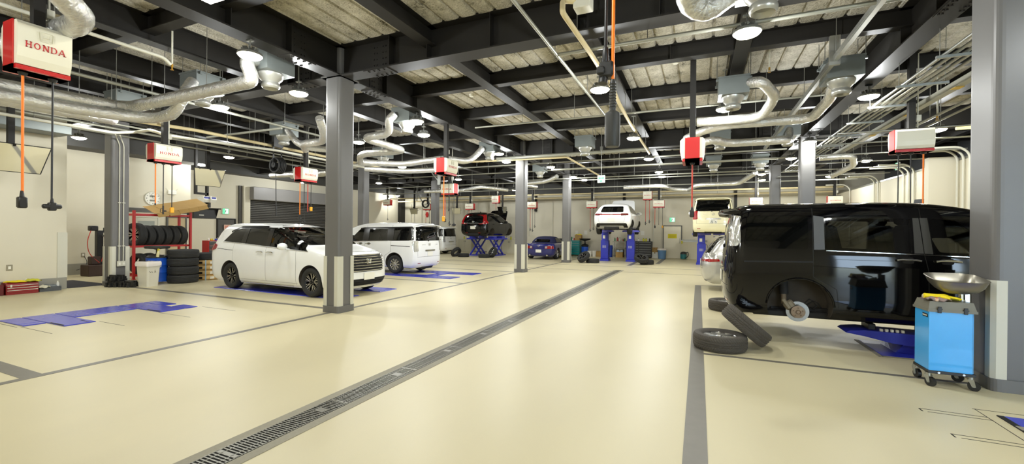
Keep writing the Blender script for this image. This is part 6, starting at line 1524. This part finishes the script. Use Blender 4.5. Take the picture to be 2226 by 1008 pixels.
# projector and hood past the rack
t = thing('screen_hood', 'black angled screen hood hung past the tyre rack', 'hood', (-16.35, 9.6, 2.08)); g = MB(); g.box(-.2, .2, -.42, .36, -.18, .16, b=.01); g.prism([(-.30, .16), (.30, .16), (.32, .20), (-.28, .20)], -.45, .45, 'Y'); g.prism([(.2, -.1), (.32, .17), (.2, .17)], .34, .36, 'Y'); g.build('hood_body', m_black, t); g = MB(); g.cbox((.203, -.16, -.06), (.004, .16, .03)); g.build('logo_mark', m_plate, t)
g = MB(); g.box(-.05, .05, .1, .17, .2, support_z(-16.35, 9.74)-2.08); g.box(-.05, .05, -.28, -.21, .75, support_z(-16.35, 9.36)-2.08); g.box(-.05, .05, -.28, .17, .68, .75); g.build('hanging_frame', m_steel, t)
t = thing('projector', 'small white and blue tester box above the black screen hood', 'device', (-16.2, 9.65, 2.48)); g = MB(); g.prism([(-.2, 0), (.22, 0), (.28, .1), (.24, .22), (-.2, .22)], -.02, .0, 'Y'); g.prism([(-.14, .02), (.16, .0), (.2, .1), (.16, .2), (-.14, .2)], -.22, .22, 'Y'); g.build('case', m_plate, t); g = MB(); g.box(.1, .19, -.2, .2, .12, .19); g.build('blue_label', mat('blue_label', (60, 70, 160), .4), t); g = MB(); g.box(-.05, .05, .04, .1, -.18, .0); g.build('stem', m_black, t)
# red tool chest far left with clutter
def chest(name, label, c, w, d, h, m, mtop, n, rz=0, cols=1, base=.08):
    t = thing(name, label, 'tool chest', c, rz); g = MB(); g.box(-w/2, w/2, -d/2, d/2, base, h, b=.008); g.build('cabinet', mtop, t)
    for j in range(cols):
        for i in range(n):
            z0 = base+.03+i*(h-base-.05)/n; z1 = base+.03+(i+1)*(h-base-.05)/n-.012; x0 = -w/2+.02+j*(w-.04)/cols; x1 = -w/2+.02+(j+1)*(w-.04)/cols-.01
            g = MB(); g.box(x0, x1, -d/2-.012, -d/2, z0, z1, b=.003); dr = g.build('drawer', m, t); g = MB(); g.box(x0+.02, x1-.02, -d/2-.02, -d/2-.012, z1-.022, z1-.008); g.build('pull', m_galv, dr)
    for sx in (-1, 1):
        for sy in (-1, 1): g = MB(); g.cyl((sx*(w/2-.07)-.015, sy*(d/2-.07), .04), (sx*(w/2-.07)+.015, sy*(d/2-.07), .04), .04, n=12); g.box(sx*(w/2-.07)-.02, sx*(w/2-.07)+.02, sy*(d/2-.07)-.02, sy*(d/2-.07)+.02, .05, base+.005); g.build('castor', m_black, t)
    return t
m_char = mat('charcoal_drawers', (66, 66, 66), .45)
chest('tool_chest', 'red framed tool chest with charcoal drawers past the wrapped tyres', (-19.3, 11.75, 0), .62, .45, 1.03, m_char, m_red, 5, PI/2)
m_white2 = mat('white_paper', (232, 230, 220), .7)
for i, (dx, dy, h, m, l) in enumerate([(.05, -.2, .12, m_white2, 'white tub on the red far tool chest, nearest end'), (0, -.05, .10, mat('yellow_plastic', (226, 206, 60), .4), 'yellow tub on the red far tool chest'), (.08, .08, .09, mat('blue_plastic', (50, 70, 170), .4), 'blue tub on the red far tool chest'), (0, .2, .11, m_black, 'black tub on the red far tool chest, farthest end')]): bottle(l, (-19.3+dx, 11.75+dy, 1.03), h, .05, m)
t = thing('red_cabinet', 'small red cabinet with white rags beside the far tool chest', 'cabinet', (-19.15, 11.2, 0)) if False else None

# ------------------------------------------------------------------ blue oil cart and its load
m_cart = mat('azure_cart_paint', (60, 166, 238), .28, coat=.5, var=.05); m_lid = mat('grey_cart_lid', (118, 116, 104), .5, var=.06)
t = thing('oil_cart', 'azure blue waste oil cart on castors in front of the right column', 'cart', (2.345, 5.88, 0))
g = MB(); po = [(-.175, -.155), (.155, -.155), (.175, -.135), (.175, .155), (-.175, .155)]
g.prism(po, .165, .775); g.build('tank_body', m_cart, t)
g = MB(); g.box(-.185, .185, -.165, .165, .135, .165, b=.004); 
for x in (-.1, .09): g.cyl((x, -.172, .15), (x, -.165, .15), .011, n=10, m=1)
g.build('base_frame', [m_black, m_rimsilver], t)
g = MB(); A = [(-.19, -.17), (.19, -.17), (.19, .17), (-.19, .17)]; B = [(-.165, -.14), (.17, -.14), (.17, .14), (-.165, .14)]
g.prism(A, .765, .79); g.add([(x, y, .79) for x, y in [(p[0]*.97, p[1]*.97) for p in A]]+[(x, y, .87) for x, y in B], [(0,1,5,4),(1,2,6,5),(2,3,7,6),(3,0,4,7),(4,5,6,7),(3,2,1,0)]); g.build('lid', m_lid, t)
for x in (-.10, .10): g = MB(); g.box(x-.015, x+.015, -.178, -.168, .755, .82, b=.003); g.box(x-.02, x+.02, -.182, -.17, .79, .80); g.build('clamp', m_black, t)
g = MB(); g.box(-.178, -.174, -.13, -.02, .70, .735); p_ = g.build('name_plate', m_black, t)
g = MB()
for k in range(4): g.box(-.180, -.178, -.115+k*.024, -.10+k*.024, .711, .724)
g.build('plate_letter', m_plate, p_)
for sx, sy, r in ((-1, -1, .5), (1, -1, 1.2), (-1, 1, .2), (1, 1, .9)):
    g = MB(); g.cyl((-.016, 0, .047), (.016, 0, .047), .047, n=18); M = Matrix.Translation((sx*.165+.01, sy*.145, 0)) @ Matrix.Rotation(r, 4, 'Z'); g.xf(M); c = g.build('castor_wheel', m_black, t)
    g = MB(); g.prism([(-.014, .04), (.014, .04), (.045, .112), (.0, .112)], -.026, -.020, 'X'); g.prism([(-.014, .04), (.014, .04), (.045, .112), (.0, .112)], .020, .026, 'X'); g.cyl((0, .024, .105), (0, .024, .136), .026, n=14); g.cyl((-.03, 0, .047), (.03, 0, .047), .010, n=8); g.xf(M); g.build('castor_fork', m_galv, c)
g = MB(); g.cyl((.14, .02, .86), (.14, .02, .97), .022, n=14); g.cyl((.14, .02, .87), (.14, .02, .885), .035, n=14); g.box(.165, .20, .0, .04, .86, .95); g.build('funnel_stem', m_chrome, t)
g = MB(); n = 28; rows = []
for (s, z) in ((.10, .955), (.40, .96), (.68, .985), (.88, 1.04), (1.0, 1.105), (1.03, 1.108), (.985, 1.11), (.86, 1.045), (.65, .998), (.1, .97)):
    rows.append([(.09+.215*s*math.copysign(abs(math.cos(a))**.5, math.cos(a)), .0+.195*s*math.copysign(abs(math.sin(a))**.5, math.sin(a)), z+.17*.195*s*math.copysign(abs(math.sin(a))**.5, math.sin(a))) for a in [2*PI*k/n for k in range(n)]])
R_ = len(rows); g.add([p for r in rows for p in r], [(k*n+i, k*n+(i+1)%n, (k+1)*n+(i+1)%n, (k+1)*n+i) for k in range(R_-1) for i in range(n)], 0, True); g.add(rows[0], [tuple(range(n))]); g.add(rows[-1], [tuple(range(n))])
g.build('drain_bowl', mat('worn_steel_bowl', (150, 146, 134), .32, metal=.85, var=.12, vscale=8), t)
# yellow glove with five fingers lying on the lid
def glove(label, c, rz, m, s=1.0):
    t = thing('rubber_glove', label, 'glove', c, rz); g = MB()
    g.tube([(-.16, 0, .030), (-.10, 0, .028), (-.05, 0, .027), (0, 0, .026), (.03, 0, .024)], .03, 14, rr=[.030, .028, .028, .034, .026])
    for i, (y, L, b) in enumerate([(-.030, .075, .10), (-.010, .09, .02), (.012, .085, -.06), (.032, .065, -.18)]):
        g.tube([(.015, y*.9, .026), (.05, y*1.1, .028), (.05+L*.5, y*1.15-b*.02, .020), (.04+L, y*1.1-b*.05, .010)], .011, 8, rr=[.013, .0115, .0105, .008]); g.ball((.04+L, y*1.1-b*.05, .010), .008, 8)
    g.tube([(-.03, -.025, .026), (0, -.05, .022), (.025, -.062, .013)], .013, 8, rr=[.015, .013, .010]); g.ball((.025, -.062, .013), .010, 8)
    for i in range(len(g.v)): x, y, z = g.v[i]; g.v[i] = (x*s, y*s, max(.001, z*.9)*s)
    g.build('glove_body', m, t, sharp=80); return t
glove('yellow rubber glove lying on the grey lid of the blue oil cart', (2.31, 5.79, .892), -.12, m_yel, .95)
rag('mauve_rag', 'crumpled mauve rag under the yellow glove on the cart lid', (2.25, 5.80, .870), (.10, .075, .045), mat('mauve_cloth', (146, 126, 122), .85), 8)
glove('second yellow glove tucked behind under the drain bowl', (2.40, 5.93, .872), 2.2, m_yel2, .6)
t = thing('paper_roll', 'small roll of masking tape on the corner of the cart lid', 'roll', (2.19, 5.84, .905)); g = MB(); g.lathe([(.018, -.02), (.032, -.02), (.032, .02), (.018, .02)], 18, axis='Y', close=True); g.build('roll', mat('tan_tape', (196, 184, 146), .6), t)
bottle('small tin with a red and white band lying on the cart lid', (2.235, 5.745, .872), .035, .018, mat('red_white_tin', (226, 190, 160), .4), m_redtext)
# ------------------------------------------------------------------ lifts at the back
def post_lift(label, x, y, ztop):
    t = thing('post_lift', label, 'lift', (x, y, 0), 0, 'blue post lifts at the back')
    g = MB(); g.prism([(-.24, 0), (.24, 0), (.21, .12), (-.21, .12)], -.28, .28, 'Y'); g.build('foot', m_lift, t)
    g = MB(); g.box(-.20, .20, -.20, .20, .12, ztop*.66, b=.01); o = g.build('outer_post', m_lift, t); g = MB(); g.box(-.165, .165, -.165, .165, ztop*.64, ztop-.12, b=.01); g.build('inner_post', m_lift, t)
    g = MB(); g.box(-.09, .03, -.172, -.165, ztop*.72, ztop*.82); g.build('post_label', m_plate, t)
    g = MB()
    for k in range(4): g.box(-.1+k*.05, -.075+k*.05, -.208, -.2, ztop*.42, ztop*.50)
    g.build('post_lettering', mat('dull_white_letter', (168, 170, 190), .5), o)
    g = MB(); g.prism([(-.42, .02), (.42, .02), (.42, .10), (.3, .12), (-.3, .12), (-.42, .10)], -.2, .25, 'Y'); g.xf(Matrix.Translation((0, 0, ztop-.13))); g.build('saddle', mat('violet_blue_paint', (92, 92, 196), .35), t)
    g = MB(); g.tube(fillet([(.22, -.1, .3), (.27, -.15, .9), (.22, -.1, ztop*.64)], .2), .012, 6); g.build('hose', m_black, t)
    return t
post_lift('blue lift post under the raised white car, nearer the third aisle column', -4.62, 23.1, 1.66); post_lift('blue lift post under the raised white car, nearer the back door', -3.27, 23.1, 1.66)
post_lift('blue lift post under the raised cream van with a dark wheel beside it', .12, 22.9, 1.55); post_lift('blue lift post under the raised cream van hidden behind the silver car', 1.1, 24.4, 1.55)
def scissor(label, x, y, h):
    t = thing('scissor_lift', label, 'lift', (x, y, 0), 0, 'blue scissor lift')
    g = MB(); g.box(-.28, .28, -.8, .8, 0, .05); g.build('base', m_lift, t)
    for s in (-1, 1): g = MB(); g.bar((s*.2, -.65, .07), (s*.2, .65, h-.08), .06, .09); g.bar((s*.14, .65, .07), (s*.14, -.65, h-.08), .06, .09); g.build('scissor_leg', m_lift, t)
    g = MB(); g.bar((-.2, 0, h/2), (.2, 0, h/2), .06, .06); g.bar((-.2, .62, .1), (.2, .62, .1), .05, .05); g.build('cross_bar', m_lift, t)
    g = MB(); g.box(-.32, .32, -.95, .95, h-.09, h); g.box(-.2, .2, -.8, -.4, h, h+.12); g.box(-.2, .2, .4, .8, h, h+.12); g.build('platform', m_lift, t)
    return t
def scissor_x(label, x, y, h):
    t = scissor(label, x, y, h); t.rotation_euler = (0, 0, PI/2); return t
scissor('blue scissor lift legs under the black car, farther from the aisle column', -12.95, 24.2, 1.10); scissor('blue scissor lift legs under the black car, nearer the aisle column', -11.65, 24.2, 1.10)
# ------------------------------------------------------------------ along the back wall
m_cab = mat('cream_cabinet', (206, 200, 176), .5); m_top = mat('grey_worktop', (168, 164, 148), .5)
for x0, n, l in ((-16.0, 2, 'cream base cabinet left of the scissor lift'), (-13.65, 2, 'cream base cabinet behind the scissor lift'), (-12.5, 2, 'cream base cabinet right behind the black car front')):
    t = thing('base_cabinet', l, 'cabinet', (x0, 26.8, 0), 0, 'cream cabinets along the back wall'); g = MB(); g.box(0, 1.1, 0, .5, 0, .95, b=.004); g.build('carcass', m_cab, t)
    for k in range(n): g = MB(); g.box(.02+k*.54, .54+k*.54, -.018, 0, .06, .92, b=.003); dd = g.build('door', m_cab, t); g = MB(); g.box(.5-k*.0+k*.12 if k == 0 else .60, (.52 if k == 0 else .62), -.03, -.018, .74, .84); g.build('handle', m_seam, dd)
rnd = random.Random(11)
m_teal = mat('teal_chest_paint', (16, 128, 126), .35, coat=.4); m_bl = mat('black_chest_paint', (30, 30, 31), .35)
chest('tool_chest', 'teal tool chest right of the third aisle column', (-7.25, 26.7, 0), .68, .5, 1.0, m_teal, m_teal, 6)
chest('tool_chest', 'long black tool chest with many drawers left of the back door', (-3.3, 26.75, 0), 1.5, .55, 1.0, m_bl, m_bl, 6, 0, 2)
t = thing('work_bench', 'grey work bench with a shelf behind the blue lift posts', 'bench', (-4.4, 26.75, 0)); g = MB(); g.box(-.45, .35, -.3, .3, .93, .98, b=.004); g.build('worktop', m_top, t); g = MB(); g.box(-.43, .33, -.28, .28, .55, .58); g.build('shelf', m_top, t)
for x in (-.41, .31):
    for y in (-.26, .26): g = MB(); g.box(x-.02, x+.02, y-.02, y+.02, 0, .93); g.build('leg', m_galv, t)
def carton(label, c, s, m=m_card, rz=0):
    t = thing('carton', label, 'box', c, rz); g = MB(); g.box(-s[0]/2, s[0]/2, -s[1]/2, s[1]/2, 0, s[2], b=.004); g.build('box_body', m, t); g = MB(); g.box(-.03, .03, -s[1]/2-.002, s[1]/2, s[2]-.001, s[2]+.002); g.box(-.03, .03, -s[1]/2-.003, -s[1]/2, s[2]-.08, s[2]); g.build('tape', mat('brown_tape', (150, 116, 66), .4), t); return t
carton('brown carton on the floor under the work bench', (-4.45, 26.7, 0), (.42, .4, .32)); carton('tall thin carton leaning by the work bench end', (-4.98, 26.8, 0), (.12, .3, .42)); carton('brown carton standing left of the blue lift posts', (-5.75, 26.75, 0), (.4, .35, .34)); carton('brown carton on top of a white box left of the blue bin', (-2.42, 26.9, .36), (.34, .3, .28)); carton('white and blue carton on the floor left of the blue bin', (-2.4, 26.9, 0), (.36, .3, .36), m_white2); carton('brown carton stack on the teal tool chest', (-7.05, 26.75, 1.0), (.4, .35, .32)); carton('pale bag like box on the carton under the work bench', (-4.42, 26.7, .32), (.38, .32, .14), mat('pale_blue_bag', (176, 196, 214), .6))
def tub(label, c, r, h, m, name='plastic_bin', rim=None):
    t = thing(name, label, 'bin', c); g = MB(); g.lathe([(0, 0), (r*.8, 0), (r, h-.04), (r*1.06, h-.04), (r*1.06, h), (r*.97, h), (r*.78, .03), (0, .03)], 24); g.build('tub', m, t)
    if rim: g = MB(); g.lathe([(r*1.08, h-.08), (r*1.1, h+.01), (r*.95, h+.015), (r*.9, h-.05)], 24); g.build('bin_bag', rim, t)
    return t
tub('blue grey waste bin with a white liner beside the back door', (-1.98, 26.6, 0), .25, .58, mat('grey_blue_plastic', (96, 136, 178), .45), rim=m_bag); tub('deep blue bin between the blue lift posts', (-5.05, 26.6, 0), .2, .72, mat('deep_blue_plastic', (30, 60, 160), .4)); tub('white pail left of the blue lift posts', (-6.25, 26.4, 0), .13, .36, m_white2); tub('second white pail beside the first near the drum', (-6.0, 26.55, 0), .13, .36, m_white2)
t = thing('oil_drum', 'blue drum under a dark drain pan right of the teal chest', 'drum', (-6.6, 26.6, 0)); g = MB(); g.lathe([(0, .05), (.22, .05), (.22, .6), (0, .6)], 22); g.build('barrel', m_drum, t); g = MB(); g.lathe([(.2, .61), (.24, .66), (.2, .74), (.05, .80), (.04, .95), (.34, 1.05), (.36, 1.12), (.33, 1.12), (0, .98)], 22); g.build('drain_pan', m_black, t)
t = thing('vacuum_cleaner', 'teal canister vacuum cleaner by the right of the back door', 'vacuum', (-.80, 26.5, 0)); g = MB(); g.lathe([(0, .04), (.16, .04), (.17, .12), (.17, .30), (.15, .31)], 20); g.build('canister', mat('teal_plastic', (24, 104, 108), .4), t); g = MB(); g.lathe([(.175, .30), (.17, .38), (.10, .44), (0, .45)], 20); g.tube(fillet([(.1, -.1, .36), (.24, -.2, .46), (.26, -.1, .2), (.1, -.2, .08)], .15), .022, 8); g.build('motor_head', m_black, t)
t = thing('wall_panel_bench', 'low cream panel bench with yellow clips right of the vacuum cleaner', 'bench', (-.5, 26.8, 0)); g = MB(); g.box(-.45, .95, 0, .45, 0, 1.0, b=.004); g.build('panel', m_cab, t); g = MB(); g.box(-.45, .95, .3, .33, 1.0, 1.12); g.tube([(-.4, .1, 1.0), (-.4, .1, 1.13), (.3, .1, 1.13), (.3, .1, 1.0)], .012, 6); g.build('rail', m_galv, t); g = MB(); g.box(-.44, -.36, -.02, .02, .9, 1.06); g.box(.45, .7, -.02, .02, .98, 1.08); g.build('yellow_clip', m_yel2, t)
t = thing('diagnostic_trolley', 'bright blue trolley with a monitor beside the hidden white van', 'trolley', (-16.3, 25.6, 0)); g = MB(); g.box(-.28, .28, -.22, .22, .08, .9, b=.01); g.build('trolley_body', mat('cyan_blue_paint', (24, 120, 176), .4), t); g = MB(); g.box(-.2, .08, -.225, -.2, .18, .8); g.build('bay_opening', m_dark, t); g = MB(); g.box(-.24, .24, -.12, .12, .9, 1.12, b=.01); g.box(-.26, .26, -.06, .0, 1.14, 1.42, b=.01); g.build('monitor', m_black, t); g = MB(); g.box(-.12, .16, -.066, -.06, 1.19, 1.38); g.build('screen', m_white2, t)
# small clutter on benches and chests, each one thing
CL = [(-15.6, 27.0, .95, 'lime'), (-15.35, 27.05, .95, 'w'), (-15.1, 27.0, .95, 'g'), (-14.98, 27.05, .95, 'lime'), (-7.5, 26.7, 1.0, 'g'), (-7.38, 26.6, 1.0, 'w'), (-7.3, 26.6, 1.0, 'r'), (-4.75, 26.7, .98, 'g'), (-4.6, 26.8, .98, 'r'), (-4.45, 26.7, .98, 'w'), (-4.25, 26.75, .98, 'r'), (-4.15, 26.65, .98, 'g'), (-3.9, 26.75, 1.0, 'w'), (-3.6, 26.7, 1.0, 'r'), (-3.35, 26.75, 1.0, 'w'), (-3.05, 26.7, 1.0, 'lime'), (-2.9, 26.7, 1.0, 'lime'), (-2.7, 26.75, 1.0, 'k'), (-12.2, 27.0, .95, 'w'), (-11.9, 27.0, .95, 'lime'), (-11.6, 27.05, .95, 'w')]
CM = {'lime': ('yellow', m_yel2), 'w': ('white', m_white2), 'g': ('green', mat('green_plastic', (50, 120, 70), .4)), 'r': ('reddish', mat('red_plastic', (170, 70, 60), .4)), 'k': ('black', m_black)}
PL = lambda x: 'the cabinet left of the scissor lift' if x < -14.5 else 'the cabinet right of the scissor lift' if x < -11 else 'the teal tool chest' if x < -7 else 'the grey work bench' if x < -4.1 else 'the long black tool chest'
cnt = {}
for x, y, z, k in CL:
    key = (k, PL(x)); cnt[key] = cnt.get(key, 0)+1
    ordn = ['', 'second ', 'third '][cnt[key]-1]
    bottle('%s%s bottle standing on %s' % (ordn, CM[k][0], PL(x)), (x, y, z), rnd.uniform(.14, .26), rnd.uniform(.04, .06), CM[k][1], m_black, name='workshop_bottle')
for i, (x, z, w, h, l) in enumerate([(-3.18, 1.5, .2, .27, 'white sheet pinned to the back wall above the long black chest'), (-7.35, 1.5, .18, .24, 'white sheet on the back wall above the teal chest, nearer the column'), (-6.75, 1.5, .2, .26, 'white sheet on the back wall above the drum pan')]):
    tag(MB().box(x-w/2, x+w/2, 27.388, 27.399, z-h/2, z+h/2).build('paper_sheet', m_white2), l, 'paper')
tag(MB().box(-.15, .0, 27.33, 27.399, 1.50, 1.58, b=.01).build('wall_dispenser', m_black), 'small black dispenser on the back wall right of the door', 'dispenser')
rag('yellow_rags', 'yellow cloths heaped on the carton over the teal chest', (-7.05, 26.75, 1.32), (.2, .16, .08), m_yel, 12)
t = thing('yellow_cabinet', 'yellow tool trolley behind the blue convertible', 'trolley', (-8.15, 26.6, 0)); g = MB(); g.box(-.5, .5, -.25, .25, 0, .85, b=.01); g.build('trolley_body', mat('yellow_cabinet', (218, 196, 44), .4), t); g = MB(); g.box(-.5, .5, -.27, .25, .85, 1.1, b=.01); g.build('black_tray', m_black, t)
# wall conduits on the back wall
for i, x in enumerate([-20.6, -20.3, -19.6, -18.2, -16.9, -15.6, -14.7, -10.7, -9.0, -7.9, -5.5, -5.2, -2.55, 3.6, 5.0]):
    o = MB().cyl((x, 27.37, 1.2 if i % 3 else .9), (x, 27.37, 3.6), .022, n=8).build('wall_conduit', m_whitepipe); tag(o, 'thin upright conduit on the cream back wall, one of a scattered row', 'conduit', 'upright conduits on the back wall')
t = thing('alarm_bell', 'round red fire alarm on the back wall left of the small mirror', 'alarm', (-19.1, 27.38, 2.75)); g = MB(); g.cyl((0, 0, 0), (0, -.06, 0), .13, n=20); g.build('bell', m_redcase, t); g = MB(); g.box(-.08, .08, -.02, .0, -.2, .2); g.build('back_plate', m_redcase, t)
# strut with hose reel beside the column at the back left
t = thing('hose_reel', 'hose reel on a galvanised strut frame beside the far grey column', 'reel', (-16.6, 23.6, 3.3)); g = MB()
for k in range(3): g.lathe([(.24+.03*math.cos(a), (k-1)*.06+.028*math.sin(a)) for a in [2*PI*i/8 for i in range(8)]], 22, axis='Y', close=True)
g.build('hose', m_black, t); g = MB(); g.bar((-.6, 0, .6), (-.2, 0, .05), .06, .05); g.bar((-.7, 0, .2), (-.7, 0, support_z(-17.3, 23.6)-3.3), .06, .05); g.bar((-.7, 0, .45), (.4, 0, .45), .05, .05); g.build('strut_frame', m_galv, t)
# galvanised strut post between the aisle columns
t = thing('strut_post', 'bright galvanised strut with a diagonal brace above the far grey column', 'strut', (-10.75, 16.3, 0)); g = MB(); g.box(-.07, .07, -.03, .03, 3.6, support_z(-10.75, 16.3)); g.build('upright', m_galv, t); g = MB(); g.bar((-.05, 0, 3.8), (-.7, 0, 4.5), .05, .03); g.build('brace', m_galv, t)
# ------------------------------------------------------------------ right side beyond the van
for i, y in enumerate([15.2, 15.5, 15.8, 18.4, 18.8, 19.2, 21.5, 21.9, 25.0]):
    t = tag(MB().tube(fillet([(6.55, y, 1.0), (6.55, y, 3.72), (6.35, y, 3.9), (5.6, y, 3.9)], .15), .03, 8).build('wall_pipe', m_whitepipe, sharp=60), 'upright pipe bending in from the pale right wall, one of several', 'pipe', 'upright pipes on the right wall')
MB().box(6.0, XR, 15.95, 16.2, 0, 3.75).build('trim_10', m_wall, kind='structure')
tag(MB().box(XR-.02, XR+.3, 13.2, 26.5, 3.62, 3.68).build('ledge_strip', m_galv), 'thin metal edge along the top of the right partition', 'edge')
tag(MB().cyl((5.4, 13.1, 4.0), (6.8, 13.1, 4.0), .035, n=10).build('tube_lamp', mat('tube_glow', (240, 238, 170), .4, emit=(255, 246, 170), estr=1.5)), 'thin yellowish tube lamp behind the plain reel box', 'lamp')
t = thing('wall_screen', 'black tilted screen on the right wall above the black van roof', 'screen', (6.35, 16.9, 2.35), .5); g = MB(); g.box(-.03, .03, -.45, .45, -.3, .3, b=.01, M=Matrix.Rotation(.25, 4, 'Y')); g.build('screen_panel', m_black, t); g = MB(); g.bar((.03, 0, 0), (.25, 0, 0), .08, .08); g.build('wall_arm', m_black, t)
chest('tool_chest', 'red tool chest seen through the cab of the black van', (5.6, 11.6, 0), .9, .5, 1.05, m_red, m_red, 5)
carton('black case on the red chest behind the black van', (5.5, 11.6, 1.05), (.3, .25, .16), m_black)
